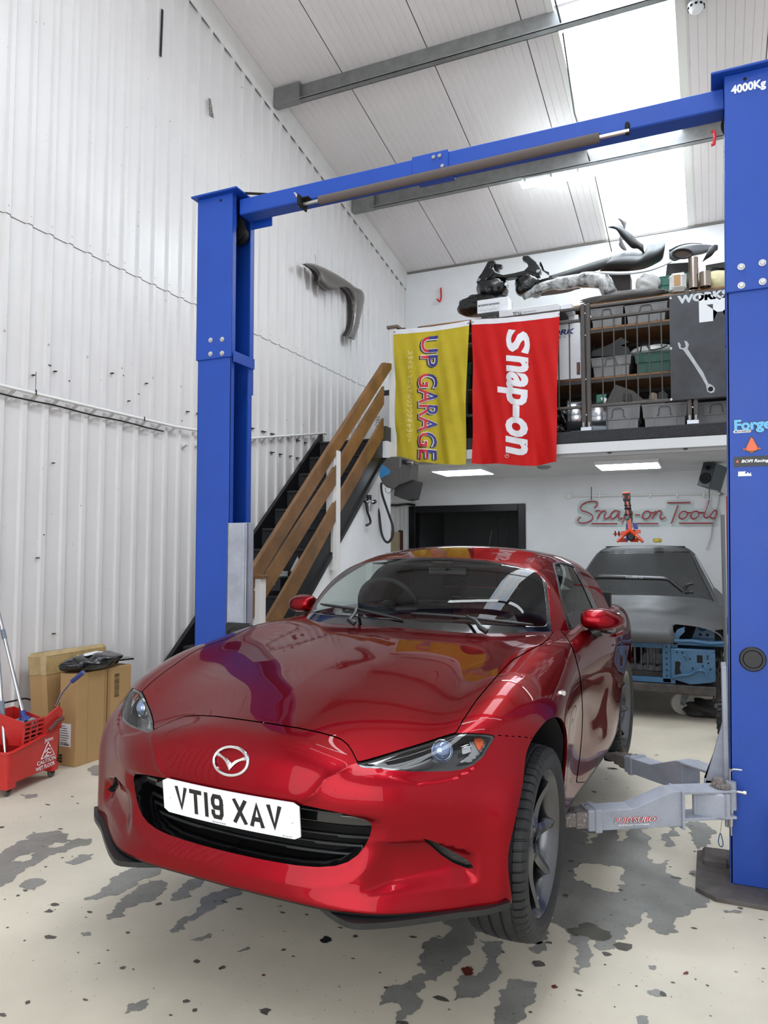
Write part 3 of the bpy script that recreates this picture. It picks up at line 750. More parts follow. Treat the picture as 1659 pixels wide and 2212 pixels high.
def red_paint(m):
    nt = m.node_tree; n = nt.nodes; L = nt.links; b = n['Principled BSDF']
    b.inputs['Base Color'].default_value = (0.2, 0.0035, 0.010, 1); b.inputs['Metallic'].default_value = 0.80
    b.inputs['Roughness'].default_value = 0.36; b.inputs['Coat Weight'].default_value = 1.0; b.inputs['Coat Roughness'].default_value = 0.012; b.inputs['Coat IOR'].default_value = 1.24; b.inputs['Specular Tint'].default_value = (.55, .05, .09, 1); b.inputs['Specular IOR Level'].default_value = .3
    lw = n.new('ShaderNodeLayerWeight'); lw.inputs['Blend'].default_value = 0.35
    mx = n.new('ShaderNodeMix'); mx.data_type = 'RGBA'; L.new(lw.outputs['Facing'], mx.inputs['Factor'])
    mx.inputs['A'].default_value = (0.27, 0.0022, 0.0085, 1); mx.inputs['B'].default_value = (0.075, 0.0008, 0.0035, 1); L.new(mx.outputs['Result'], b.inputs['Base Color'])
red_paint(red)
gloss_black = mat('gloss_black', '#0b0b0d', 0.12, coat=0.6)
satin_black = mat('satin_black', '#17181a', 0.42, bump=0.0002, bscale=900)
dark_gap = mat('dark_gap', '#050505', 0.8)
chrome = mat('chrome', '#e6e8ea', 0.06, 1.0)
chrome_dull = mat('chrome_dull', '#b9bcc0', 0.22, 1.0)
def glass_mat(name, tint, tr, rough=0.0, ior=1.5):
    m = bpy.data.materials.new(name); m.use_nodes = True; nt = m.node_tree; n = nt.nodes; L = nt.links
    n.remove(n['Principled BSDF']); t = n.new('ShaderNodeBsdfTransparent'); ge = n.new('ShaderNodeNewGeometry'); mp = n.new('ShaderNodeMapRange'); mp.inputs['To Min'].default_value = ior; mp.inputs['To Max'].default_value = 1/ior; L.new(ge.outputs['Backfacing'], mp.inputs['Value']); t.inputs[0].default_value = (*[c*tr for c in tint], 1)
    g = n.new('ShaderNodeBsdfGlossy'); g.inputs['Roughness'].default_value = rough; fr = n.new('ShaderNodeFresnel'); L.new(mp.outputs['Result'], fr.inputs['IOR'])
    mx = n.new('ShaderNodeMixShader'); L.new(fr.outputs[0], mx.inputs[0]); L.new(t.outputs[0], mx.inputs[1]); L.new(g.outputs[0], mx.inputs[2])
    L.new(mx.outputs[0], n['Material Output'].inputs[0]); MATS[name] = m; return m
screen_glass = glass_mat('windscreen_glass', (.88, .95, .92), .86, 0, 1.36)
lens_glass = glass_mat('lens_glass', (1, 1, 1), .93, 0, 1.45)
dark_glass = glass_mat('dark_glass', (.85, .95, .92), .55, 0, 1.55)
TH = 0
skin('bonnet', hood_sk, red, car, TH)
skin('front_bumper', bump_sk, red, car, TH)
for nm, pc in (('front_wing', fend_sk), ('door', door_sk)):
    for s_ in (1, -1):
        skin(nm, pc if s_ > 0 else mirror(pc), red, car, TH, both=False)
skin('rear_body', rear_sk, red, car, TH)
gp = compact(join(gap2, gap3)); skin('shut_line', gap1, dark_gap, car, 0, True, off=-.005)
for q_ in (gp, mirror(gp)): skin('shut_line', q_, dark_gap, car, 0, False, off=-.005)
for q_ in (skirt, mirror(skirt)): skin('side_skirt', q_, satin_black, car, 0, False)
skin('underbody', belly, dark_gap, car)
# ---- rims of openings: walls that run inwards from a cut edge
def edge_loops(pc):
    from collections import Counter
    c = Counter()
    for f in pc.F:
        for j in range(len(f)):
            a, b = f[j], f[(j+1) % len(f)]; c[(min(a, b), max(a, b))] += 1
    return [e for e, k in c.items() if k == 1 and not (abs(pc.V[e[0], 1]) < 1e-6 and abs(pc.V[e[1], 1]) < 1e-6)]
def wall_piece(pc, d):
    """d: function of points -> displaced points"""
    E = edge_loops(pc); ids = sorted({i for e in E for i in e}); mp = {k: i for i, k in enumerate(ids)}
    A = pc.V[ids]; B = d(A); n = len(ids)
    return Piece(np.concatenate([A, B]), np.concatenate([pc.N[ids]]*2), [(mp[a], mp[b], mp[b]+n, mp[a]+n) for a, b in E])
gs = compact(grille_sk)
def inset(P, k=0.055, s=0.96): return np.stack([P[:, 0]-k, P[:, 1]*s, (P[:, 2]-.36)*s+.36], 1)
skin('grille_surround', wall_piece(gs, lambda P: inset(P, .11, .93)), gloss_black, car, 0, custom=False)
bk = Piece(inset(gs.V, .11, .93), gs.N, gs.F); skin('grille_backing', bk, dark_gap, car, 0)
grille = None
def slat(z0, z1, push, slope, ymax=1.0):
    a, b = clip(gs, np.abs(Z_(gs)-(z0+z1)/2-slope*Y_(gs)**2)-(z1-z0)/2)
    return Piece(inset(a.V, push, .985), a.N, a.F) if a.F else a
for z0, z1, push, sl in ((.286, .294, .062, .03), (.313, .321, .062, .02), (.340, .348, .062, .01)):
    sp = slat(z0, z1, push, sl)
    if sp.F: skin('grille_slat', sp, satin_black, car, .016)
up, _ = clip(gs, .385-Z_(gs)); skin('grille_upper_panel', Piece(inset(up.V, .045, .985), up.N, up.F), gloss_black, car, .01)
# vent wedges either side of the plate
for s_ in (1, -1):
    b = MB(); b.prism([(.525, .355*s_), (.50, .45*s_), (.47, .45*s_), (.50, .355*s_)], .405, .418, 'z'); b.build('grille_vane', gloss_black, car, bevel=.003)
# number plate (flat, slightly bowed), built on its own bracket
PLX, PLZ, PTILT = .606, .405, -.134
def plate_pt(y, t, o=0.0):
    return np.array([PLX-.035*(y/.26)**2*0.35-t*math.sin(PTILT)+o*math.cos(PTILT), y, PLZ+t*math.cos(PTILT)+o*math.sin(PTILT)])
pl_white = mat('plate_white', '#e9ebef', 0.28, coat=0.4)
pl_black = mat('plate_black', '#0c0c0e', 0.35)
def rrect(w, h, r, n=6):
    o = []
    for cx_, cy_, a0 in ((w-r, h-r, 0), (-w+r, h-r, 90), (-w+r, -h+r, 180), (w-r, -h+r, 270)):
        for k in range(n+1): a = R(a0+90*k/n); o.append((cx_+r*math.cos(a), cy_+r*math.sin(a)))
    return o
npg = 26
V = []; F = []
for o_ in (0.0, .004):
    for i in range(npg+1):
        y = lerp(-.26, .26, i/npg); e = max(0, abs(y)-.25); hh = .0555-.01+math.sqrt(max(0, .01**2-e**2)) if abs(y) > .25 else .0555
        for t in (-hh, hh): V.append(plate_pt(y, t, o_))
m_ = 2*(npg+1)
for i in range(npg):
    a = 2*i; F += [(a, a+1, a+3, a+2), (m_+a, m_+a+2, m_+a+3, m_+a+1), (a, a+2, m_+a+2, m_+a), (a+1, m_+a+1, m_+a+3, a+3)]
F += [(0, m_, m_+1, 1), (2*npg, 2*npg+1, m_+2*npg+1, m_+2*npg)]
plate = link_mesh('number_plate', V, F, pl_white, car); plate['label'] = 'white number plate reading VT19 XAV'
def plate_letters(s, y0, adv, h, wch, stroke, parent):
    """UK plate lettering built from strokes; y runs right->left as seen from the front"""
    G = {'V': [[(0, 1), (.5, 0), (1, 1)]], 'T': [[(0, 1), (1, 1)], [(.5, 1), (.5, 0)]], 'I': [[(.5, 0), (.5, 1)]],
         '9': [[(.95, .62), (.80, .46), (.2, .46), (.04, .62), (.04, .84), (.2, 1), (.8, 1), (.96, .84), (.96, .16), (.8, 0), (.2, 0), (.04, .14), (.04, .22)]],
         'X': [[(0, 0), (1, 1)], [(0, 1), (1, 0)]], 'A': [[(0, 0), (.5, 1), (1, 0)], [(.2, .27), (.8, .27)]]}
    b = MB(); x = y0
    for ch in s:
        if ch == ' ': x += adv*.42; continue
        w_ = wch*(0.0 if ch == 'I' else 1)
        for st in G[ch]:
            pts = [np.array([x+p[0]*(w_-stroke)+stroke/2 if ch != 'I' else x+stroke/2, (p[1]-.5)*(h-stroke)]) for p in st]
            # ribbon of constant width with mitred joints
            L_ = []; Rr = []
            for i, q in enumerate(pts):
                d1 = (pts[i]-pts[i-1]) if i > 0 else (pts[1]-pts[0]); d2 = (pts[i+1]-pts[i]) if i < len(pts)-1 else d1
                d1 = d1/np.linalg.norm(d1); d2 = d2/np.linalg.norm(d2); t = d1+d2; t /= np.linalg.norm(t); nn = np.array([-t[1], t[0]])
                k = stroke/2/max(.45, abs(nn@np.array([-d1[1], d1[0]])))
                ex = np.zeros(2)
                if i == 0: ex = -d1*stroke/2
                if i == len(pts)-1: ex = d1*stroke/2
                L_.append(q+nn*k+ex); Rr.append(q-nn*k+ex)
            for i in range(len(pts)-1):
                q4 = [L_[i], L_[i+1], Rr[i+1], Rr[i]]
                b.add([plate_pt(q[0], np.clip(q[1], -h/2, h/2), .0046) for q in q4], [(0, 1, 2, 3)])
        x += (stroke if ch == 'I' else wch)+.011
    return b.build('registration_letters', pl_black, parent)
plate_letters('VTI9 XAV', -.205, .06, .079, .050, .014, plate)
for s_ in (-.232, .232):
    b = MB(); c_ = plate_pt(s_, -.002, .004); mt = Matrix.Translation(Vector(c_)) @ Matrix.Rotation(R(90), 4, 'Y')
    b.lathe([(.0001, .004), (.005, .0035), (.0068, .001), (.007, 0)], 14, mt); b.build('plate_screw', pl_white, plate, smooth=True)
def plate_text(s, yc, t0, size, width):
    v, f = text_mesh(s, size)
    v[:, 0] *= width/(v[:, 0].max()-v[:, 0].min())
    link_mesh('dealer_text', [plate_pt(yc+q[0], t0+q[1], .0047) for q in v], f, pl_black, plate)
plate_text('Johnsons Mazda', -.055, -.0515, .0065, .052); plate_text('REF: Mgbs 0479', .20, -.0515, .0045, .032)
b = MB(); b.box(.48, .575, -.2, .2, .36, .44, .004); b.build('plate_bracket', satin_black, car)
# ---- greenhouse
RF_ = Surf([-.9, -1.05, -1.15, -1.3, -1.5, -1.75, -2.0, -2.2, -2.5], [0, .8], [[v, v] for v in (1.10, 1.148, 1.172, 1.203, 1.228, 1.232, 1.212, 1.18, 1.12)], .04, 0)
def gh_side(x, z):
    return .712-.46*(z-.85)-.35*np.maximum(z-1.0, 0)**1.5+.035*np.clip(-(x+1.1), 0, .9)-.20*np.maximum(-(x+2.0), 0)
def gh_F(P):
    x, y, z = P[:, 0], P[:, 1], P[:, 2]
    roof = z-(RF_(x, y)-.15*y**2-.25*y**4)
    side = y-gh_side(x, z)
    wind = (x-(-.605-1.62*(z-.86)-.30*y**2-2.3*y**6+.035*(1-((z-1.01)/.16)**2)))/1.6
    rear = (-x-(2.16+(1.19-z)*1.75))/1.9
    f = smax(roof, side, .10); f = smax(f, wind, .025); return smax(f, rear, .03)
gsh = Shell(gh_F, (-1.95, -1.35), 0.86, 0.85, 0.6, 1.35, -2.9, -.45, 0.012)
g = Piece(gsh.V, gsh.N, [tuple(q) for q in gsh.Q])
_, g = clip(g, Z_(g)-(T_(X_(g), Y_(g))-.006))
WS_PX = [(600, 1186), (700, 1190), (800, 1194), (905, 1197.5), (1010, 1201), (1114.5, 1209.5), (1145, 1214.5), (1163, 1222), (1175, 1236), (1181, 1258), (1187, 1310), (1192, 1364), (1195, 1420), (600, 1420)]
isw = lambda p: (X_(p) > -1.42) & (p.N[:, 0] > .25)
ws, g = clip(g, px_phi(g, WS_PX, isw(g)))
WSB = [(x if x < 700 else x-5, y+4 if y < 1300 else y) for x, y in WS_PX]; WSB[4:8] = [(1010, 1206), (1112, 1214.5), (1140, 1219), (1156, 1227)]
ws_in, ws_fr = clip(ws, px_phi(ws, [(600, 1190), (800, 1198.5), (905, 1202), (1010, 1205.5), (1112, 1214), (1140, 1219), (1157, 1227), (1168, 1240), (1174, 1262), (1180, 1310), (1183, 1345), (1176, 1353), (1150, 1353), (950, 1342), (850, 1336), (700, 1328), (600, 1323)]))
SIDE_PX = [(1195, 1217), (1205, 1213.5), (1214, 1213), (1225, 1215), (1240, 1221), (1257, 1243), (1272, 1270), (1285, 1298), (1298, 1332), (1306, 1353), (1265.7, 1347), (1229.5, 1361), (1226, 1352), (1211, 1290), (1202, 1245)]
sw, g = clip(g, px_phi(g, SIDE_PX, (p_ := g).N[:, 1] > .3))
sd = seg_dist(PX(sw.V), [(1229.5, 1361), (1300, 1350)], False)
TRIM_PX = [(1236, 1212), (1256, 1232), (1272, 1262), (1285, 1290), (1299, 1325), (1314, 1358), (1296, 1358), (1284, 1320), (1270, 1288), (1256, 1257), (1240, 1228)]
trim_p, swg = clip(sw, px_phi(sw, TRIM_PX))
frame_p, swg = clip(swg, -px_phi(swg, SIDE_PX)-.009)
SEAM_PX = [(1147.5, 1213), (1152, 1203), (1160, 1196)]
ht, g = clip(g, np.where(Z_(g) > 1.05, seg_dist(PX(g.V), SEAM_PX, False)*.0021-.0016, 1))
wr, g = clip(g, np.where(-X_(g) > 2.2, np.maximum(np.abs(X_(g)+2.42)-.16, Y_(g)-.42), 1))
skin('roof', g, red, car, .003)
skin('shut_line', ht, dark_gap, car, 0, off=-.003)
skin('windscreen', ws_in, screen_glass, car, 0)
skin('windscreen_border', ws_fr, gloss_black, car, .003)
skin('rear_window', wr, dark_glass, car, 0)
for s_ in (1, -1):
    mm = (lambda q: q) if s_ > 0 else mirror
    skin('side_window', mm(swg), dark_glass if s_ > 0 else screen_glass, car, 0, False, off=-.004)
    skin('window_pillar', mm(trim_p), gloss_black, car, .003, False)
    skin('window_frame', mm(frame_p), satin_black, car, .006, False)
# ---- cabin
cabin = mat('cabin_black', '#1c1d1f', .65, bump=.0003, bscale=700)
cloth = mat('seat_black', '#202124', .8, bump=.0004, bscale=500)
b = MB(); b.box(-2.25, -.75, -.70, .70, .30, .33); b.box(-2.25, -.70, .66, .70, .33, .80); b.box(-2.25, -.70, -.70, -.66, .33, .80); b.box(-2.27, -2.22, -.70, .70, .33, .96)
b.build('cabin_tub', cabin, car)
# dashboard with hood over the dials
yy = np.linspace(-.64, .64, 33); prof = []
V = []; F = []
for i, y in enumerate(yy):
    cowl_ = .035*math.exp(-((y+.36)/.17)**4)
    xf = -.74-.50*y*y; zs = [.835, .848, .856+cowl_*.5, .850+cowl_, .78, .62]; xs_ = [xf, xf-.10, xf-.25, xf-.33, xf-.38, xf-.32]
    for x, z in zip(xs_, zs): V.append((x, y, z))
for i in range(len(yy)-1):
    for k in range(5): a = i*6+k; F.append((a, a+1, a+7, a+6))
link_mesh('dashboard', V, F, cabin, car, smooth=True)
b = MB(); b.tube([(-1.17, -.10, .86), (-1.165, .08, .86)], .001); b.box(-1.125, -1.105, -.11, .09, .855, .945, .008); b.build('centre_screen', gloss_black, car)
swc = np.array([-1.30, -.36, .875]); swn = np.array([-.90, 0, .42]); swn /= np.linalg.norm(swn); swu = np.cross([0, 1, 0], swn); swu /= np.linalg.norm(swu)
b = MB(); b.tube([swc+.182*(math.cos(a)*np.array([0, 1, 0])+math.sin(a)*swu) for a in np.linspace(0, 2*PI, 49)[:-1]], .0155, 10, closed=True); wheel_rim = b.build('steering_wheel', cabin, car, smooth=True)
b = MB()
for a in (R(0), R(180), R(270)):
    d = math.cos(a)*np.array([0, 1., 0])+math.sin(a)*swu; b.tube([swc-swn*.03+d*.04, swc-swn*.012+d*.12, swc+d*.175], [.024, .016, .013], 8)
b.tube([swc-swn*.05, swc-swn*.0], [.06, .052], 20); b.build('steering_wheel_spokes', cabin, wheel_rim, smooth=True)
b = MB(); b.tube([swc-swn*.05, swc-swn*.3], .03, 12); b.build('steering_column', cabin, wheel_rim, smooth=True)
for s_ in (1, -1):
    yc = .36*s_; b = MB()
    zz = [(.52, .22, -1.72, .09), (.62, .235, -1.76, .085), (.74, .235, -1.80, .08), (.86, .21, -1.83, .07), (.94, .15, -1.845, .055), (.99, .115, -1.85, .05), (1.04, .12, -1.855, .05), (1.08, .085, -1.86, .035)]
    V = []; F = []; ns = 20
    for z, w, x, t in zz:
        for k in range(ns):
            a = 2*PI*k/ns; V.append((x+t*np.sign(math.cos(a))*abs(math.cos(a))**.7, yc+w*np.sign(math.sin(a))*abs(math.sin(a))**.6, z))
    for i in range(len(zz)-1):
        for k in range(ns): F.append((i*ns+k, i*ns+(k+1) % ns, (i+1)*ns+(k+1) % ns, (i+1)*ns+k))
    F.append(tuple((len(zz)-1)*ns+k for k in range(ns))); b.add(V, F); b.box(-1.75, -1.25, yc-.23, yc+.23, .38, .54, .05); b.build('seat', cloth, car, smooth=True)
b = MB(); b.box(-2.20, -2.02, -.66, .66, .80, .90, .03)
for yc in (-.36, .36):
    b.tube(catmull([(-2.08, yc-.17, .86), (-2.08, yc-.15, .99), (-2.08, yc, 1.045), (-2.08, yc+.15, .99), (-2.08, yc+.17, .86)], 6), .024, 10)
b.build('rear_bulkhead', cabin, car, smooth=True)
b = MB(); b.box(-1.30, -1.27, -.115, .115, 1.065, 1.12, .012); b.tube([(-1.26, 0, 1.10), (-1.21, 0, 1.15)], .01, 8); b.box(-1.235, -1.17, -.06, .06, 1.125, 1.158, .012)
b.build('rear_view_mirror', gloss_black, car)
b = MB(); b.box(-2.1, -1.30, -.47, .47, 1.118, 1.128); b.build('headlining', cabin, car)
# ---- wipers on the scuttle
b = MB()
def cw(y): return cowl(y)-.02
V = []; F = []
for i, y in enumerate(np.linspace(-.70, .70, 31)):
    for dx, z in ((.03, .842-.05*y*y), (-.02, .835-.05*y*y), (-.09, .865-.05*y*y)): V.append((cowl(y)+dx, y, z))
for i in range(30):
    for k in range(2): F.append((i*3+k, i*3+k+1, i*3+k+4, i*3+k+3))
link_mesh('scuttle_panel', V, F, satin_black, car, smooth=True)
def ws_pt(y, z, o=.012):
    lo, hi = -2.0, .2
    for _ in range(30):
        m = (lo+hi)/2
        if gh_F(np.array([[m, abs(y), z]]))[0] > 0: hi = m
        else: lo = m
    P = np.array([lo, y, z]); n = np.array([.53, 0, .85]); return P+n*o
for (p0, p1, pv) in ((ws_pt(-.50, .905), ws_pt(.03, .868), (-.55, -.18, .86)), (ws_pt(.06, .895), ws_pt(.585, .862), (-.60, .44, .858))):
    b = MB(); mid = ws_pt((p0[1]+p1[1])/2, (p0[2]+p1[2])/2+.008, .018)
    q = [ws_pt(lerp(p0[1], p1[1], t), lerp(p0[2], p1[2], t)+.010*math.sin(PI*t), .008) for t in np.linspace(0, 1, 12)]
    b.tube(q, [.004]+[.007]*10+[.004], 8); w_ = b.build('wiper_blade', satin_black, car, smooth=True)
    b = MB(); b.tube([np.array(pv), np.array(pv)+[0.0, -.03, .015], (mid+np.array(pv))/2+[.01, 0, .012], mid], [.014, .012, .009, .007], 8); b.build('wiper_arm', satin_black, w_, smooth=True)
b = MB(); b.tube([(-2.02, -.02, 1.19), (-2.10, -.02, 1.33)], .0018, 6); b.build("aerial", satin_black, car)
# ---- door mirrors
for s_ in (1, -1):
    V = []; F = []; nu, nv = 28, 20; cx_, cy_, cz_ = -1.135, .835, .886
    for i in range(nu):
        a = 2*PI*i/nu
        for j in range(nv+1):
            t = j/nv; e = -PI/2+PI*t                                   # along y: root to tip
            yy_ = math.sin(e); rr = max(math.cos(e), 0)**(.62 if yy_ > 0 else .36)
            tp = 1.0-.30*max(yy_, 0)**1.5
            ca, sa = math.cos(a), math.sin(a)
            xx = ca*(.085 if ca > 0 else .045)*rr*(1 if ca > 0 else 1)+(-.035*yy_**2 if yy_ > 0 else -.0)-.018*yy_
            zz_ = np.sign(sa)*abs(sa)**.8*rr*tp*(.054 if sa > 0 else .050)+.010*(1-yy_)*0.5-.004
            V.append((cx_+xx, s_*(cy_+.092*yy_), cz_+zz_))
    for i in range(nu):
        for j in range(nv):
            q = (i*(nv+1)+j, i*(nv+1)+j+1, ((i+1) % nu)*(nv+1)+j+1, ((i+1) % nu)*(nv+1)+j); F.append(q if s_ > 0 else q[::-1])
    mr = link_mesh('door_mirror', V, F, red, car, smooth=True)
    b = MB(); b.tube([(-1.16, s_*.835, .840), (-1.16, s_*.833, .829)], [.055, .045], 18, ry=.8); b.build('mirror_base', satin_black, mr, smooth=True)
    b = MB(); b.tube([(-1.13, s_*.745, .785), (-1.135, s_*.775, .815), (-1.15, s_*.815, .838)], [.020, .026, .034], 12); b.build('mirror_stalk', satin_black, mr, smooth=True)
    b = MB(); b.box(-1.186, -1.180, s_*.765, s_*.905, .85, .92, .002); b.build('mirror_glass', chrome, mr)
    b = MB()
    b.tube([(-1.545, s_*.832, .775), (-1.60, s_*.852, .778), (-1.68, s_*.850, .780), (-1.73, s_*.838, .78)], [.008, .012, .012, .008], 10); b.build('door_handle', red, car, smooth=True)
# ---- side marker on the wing
b = MB()
def side_hit(px, py, F_=body_F, lo=.5, hi=.95):
    for _ in range(40):
        m = (lo+hi)/2; P = ONC(px, py, y=m)
        if F_(P[None])[0] > 0: hi = m
        else: lo = m
    return ONC(px, py, y=lo)
# ---- lamps
lamp_black = mat('lamp_black', '#0d0e11', .22, coat=.5)
reflector = mat('lamp_reflector', '#9a9da0', .22, 1.0, bump=.0008, bscale=420)
lens_blue = mat('projector_lens', '#7f93bb', .03, .6, coat=1.0)
amber = mat('amber', '#d8581a', .25, .4)
ls = compact(lamp_sk)
LC = ls.V.mean(0)
def sink(P, k, sc=.93):
    return LC+(P-LC)*sc+np.array([-k, -.15*k, -.35*k])
for s_ in (1, -1):
    mm = (lambda q: q) if s_ > 0 else mirror
    hl = skin('headlamp', mm(Piece(sink(ls.V, .055), ls.N, ls.F)), lamp_black, car, 0, False, custom=False)
    skin('lamp_surround', mm(wall_piece(ls, lambda P: sink(P, .055))), gloss_black, hl, 0, False, custom=False)
    skin('lamp_lens', mm(ls), lens_glass, hl, 0, False, off=-.002)
    fr_in, fr = clip(ls, px_phi(ls, LAMP_PX)+.0075); skin('lamp_edge', mm(fr), gloss_black, hl, 0, False, off=-.0035)
    def facet(poly, k, m_, nm, sc=.97):
        a, _ = clip(ls, px_phi(ls, poly))
        if a.F: skin(nm, mm(Piece(sink(a.V, k, sc), a.N, a.F)), m_, hl, .002, False)
    facet([(782, 1651), (800, 1643), (826, 1636), (868, 1623), (852, 1633), (834, 1641), (812, 1652), (800, 1650)], .006, chrome_dull, 'lamp_blade', .99)
    facet([(1012, 1598), (1046, 1592), (1056, 1594), (1050, 1610), (1036, 1630), (1018, 1645), (995, 1648), (990, 1646), (1010, 1630), (1016, 1616)], .03, reflector, 'lamp_reflector', .97)
    facet([(1022, 1592), (1040, 1590), (1048, 1600), (1044, 1612), (1036, 1622), (1028, 1606)], .025, amber, 'lamp_indicator', .97)
    facet([(972, 1614), (1046, 1599.5), (1047, 1601), (973, 1617)], .012, chrome, 'lamp_strip', .985)
    facet([(996, 1612), (1016, 1606), (1018, 1622), (998, 1630)], .02, chrome_dull, 'lamp_cell', .98)
    c_, _ = clip(ls, px_phi(ls, [(944, 1614), (955, 1614), (955, 1625), (944, 1625)])); pc_ = compact(c_).V.mean(0) if c_.F else LC
    pc_ = sink(pc_, .036, .98)*[1, s_, 1]; fw = np.array([.86, .46*s_, .10]); fw /= np.linalg.norm(fw)
    mt = Matrix.Translation(Vector(pc_)) @ Vector(fw).to_track_quat('Z', 'Y').to_matrix().to_4x4()
    b = MB(); b.lathe([(.0001, .022)]+[(.029*math.sin(a), .022*math.cos(a)) for a in np.linspace(.15, PI/2, 9)], 28, mt); b.build('projector_lens', lens_blue, hl, smooth=True)
    b = MB(); b.lathe([(.0295, -.01), (.0295, .004), (.033, .007), (.036, .002), (.036, -.01)], 32, mt); b.build('projector_ring', chrome, hl, smooth=True)
ss = compact(slit_sk)
mat('slit_grey', '#3b3a38', .35, bump=.002, bscale=120)
for mm in ((lambda q: q), mirror):
    sl_ = skin('bumper_slit', mm(Piece(ss.V+[-.022, -.012, 0], ss.N, ss.F)), M['slit_grey'], car, 0, False)
    skin('slit_wall', mm(wall_piece(ss, lambda P: P+[-.022, -.012, 0])), dark_gap, sl_, 0, False, custom=False)
# ---- side marker
for s_ in (1, -1):
    c_ = side_hit(1213, 1497)*[1, s_, 1]; b = MB()
    b.tube([c_+[.028, 0, .006], c_+[0, .003*s_, 0], c_+[-.024, 0, -.004]], [.006, .013, .005], 8); b.build('side_repeater', mat('clear_lamp', '#e6e2da', .08, .6, coat=1) if s_ > 0 else M['clear_lamp'], car, smooth=True)
# ---- emblem
ec = np.array([.592, 0.0, .5435]); b = MB()
def em(u, v, o=.004):
    y = u*1.0; P = ONC(502, 1643, y=0); 
    n_ = N_(np.array([abs(y)]), np.array([ec[2]+v]))[0]
    return np.array([n_+o, y, ec[2]+v])
ring = [em(.0640*math.cos(a), .0395*math.sin(a)) for a in np.linspace(0, 2*PI, 49)[:-1]]
b.tube(ring, .0052, 8, closed=True)
for s_ in (1, -1):
    w1 = [em(s_*x, z, .007) for x, z in ((.054, .021), (.034, .012), (.014, .002), (0, -.016))]
    w2 = [em(s_*x, z, .004) for x, z in ((.060, .010), (.039, .006), (.019, -.005), (0, -.026))]
    w3 = [em(s_*x, z, .001) for x, z in ((.060, .018), (.042, .014), (.019, .006), (0, -.005))]
    A = catmull(w1, 6); B_ = catmull(w2, 6); C_ = catmull(w3, 6); n_ = len(A)
    V = np.concatenate([A, B_, C_]); F = []
    for i in range(n_-1):
        q = (i, i+1, n_+i+1, n_+i); q2 = (i, i+1, 2*n_+i+1, 2*n_+i); F += [q if s_ > 0 else q[::-1], q2[::-1] if s_ > 0 else q2]
    b.add(V, F)
b.build('bonnet_emblem', chrome, car, smooth=True)
# ---- towing-eye cover outline
tow, _ = clip(bump_sk, np.where(Y_(bump_sk) > .1, seg_dist(PX(bump_sk.V), [(706, 1744), (711, 1733), (724, 1709), (733, 1703), (757, 1704.5), (768, 1707), (770, 1713), (765, 1735), (757, 1756)], False)*.0013-.0009, 1))
skin('tow_cover_line', tow, dark_gap, car, 0, False, off=.0004)
# ---- splitter blades under the bumper corners
sp = [(.52, .285), (.555, .31), (.606, .425), (.578, .50), (.510, .60), (.445, .69), (.40, .77), (.352, .825)]
si = [(.45, .29), (.47, .33), (.53, .43), (.50, .50), (.44, .59), (.38, .67), (.34, .74), (.30, .79)]
for s_ in (1, -1):
    V = []; F = []; n_ = len(sp)
    o_ = catmull([(p[0], p[1]*s_, .158+.035*max(0, (i-3)/4)**1.3) for i, p in enumerate(sp)], 4); i_ = catmull([(p[0], p[1]*s_, .160+.035*max(0, (i-3)/4)**1.3) for i, p in enumerate(si)], 4)
    n_ = len(o_)
    for k, (dz, arr) in enumerate(((.004, i_), (.004, o_), (-.013, o_), (-.013, i_))): V += [tuple(q+np.array([0, 0, dz])) for q in arr]
    for i in range(n_-1):
        for k in range(4):
            k2 = (k+1) % 4; q = (k*n_+i, k*n_+i+1, k2*n_+i+1, k2*n_+i); F.append(q if s_ < 0 else q[::-1])
    F += [(0, n_, 2*n_, 3*n_), (n_-1, 4*n_-1, 3*n_-1, 2*n_-1)]
    o = link_mesh('splitter', V, F, satin_black, car)
# ---- wheel-arch liners
liner = mat('arch_liner', '#121316', .75, bump=.001, bscale=90)
for xc in (0, -WB):
    for s_ in (1, -1):
        V = []; F = []; na = 40
        for k in range(na+1):
            a = R(-25)+R(230)*k/na
            ye = .84
            while ye > .6 and body_F(np.array([[xc+.347*math.cos(a), ye+.008, .308+.347*math.sin(a)]]))[0] > -.004: ye -= .005
            for y, r_ in ((ye, .347), (ye-.04, .350), (.60, .355), (.55, .355)): V.append((xc+r_*math.cos(a), y*s_, .308+r_*math.sin(a)))
        for k in range(na):
            for j in range(3): F.append((k*4+j, k*4+j+1, k*4+j+5, k*4+j+4))
        b = MB(); b.add(V, F)
        ring_ = [(xc+.355*math.cos(R(-25)+R(230)*k/na), .55*s_, .308+.355*math.sin(R(-25)+R(230)*k/na)) for k in range(na+1)]
        b.add(ring_+[(xc, .55*s_, .308)], [(k, k+1, na+1) for k in range(na)])
        b.build('arch_liner', liner, car, smooth=True)
# rolled lips round the arches
for xc in (0, -WB):
    E = [e for pc in ((bump_sk, fend_sk) if xc == 0 else (rear_sk,)) for e in [pc]]
    for pc in E:
        pc = compact(pc); ed = [e for e in edge_loops(pc) if all(abs(math.hypot(pc.V[i, 0]-xc, pc.V[i, 2]-.308)-.345) < .004 and pc.V[i, 1] > .5 for i in e)]
        if not ed: continue
        ids = sorted({i for e in ed for i in e}); mp = {k: i for i, k in enumerate(ids)}; A = pc.V[ids]; B_ = A-[0, .010, 0]; n_ = len(ids)
        w_ = Piece(np.concatenate([A, B_]), np.tile([0, 0, -1.0], (2*n_, 1)), [(mp[a], mp[c], mp[c]+n_, mp[a]+n_) for a, c in ed]); [skin('arch_lip', q_, red, car, 0, False, custom=False) for q_ in (w_, mirror(w_))]
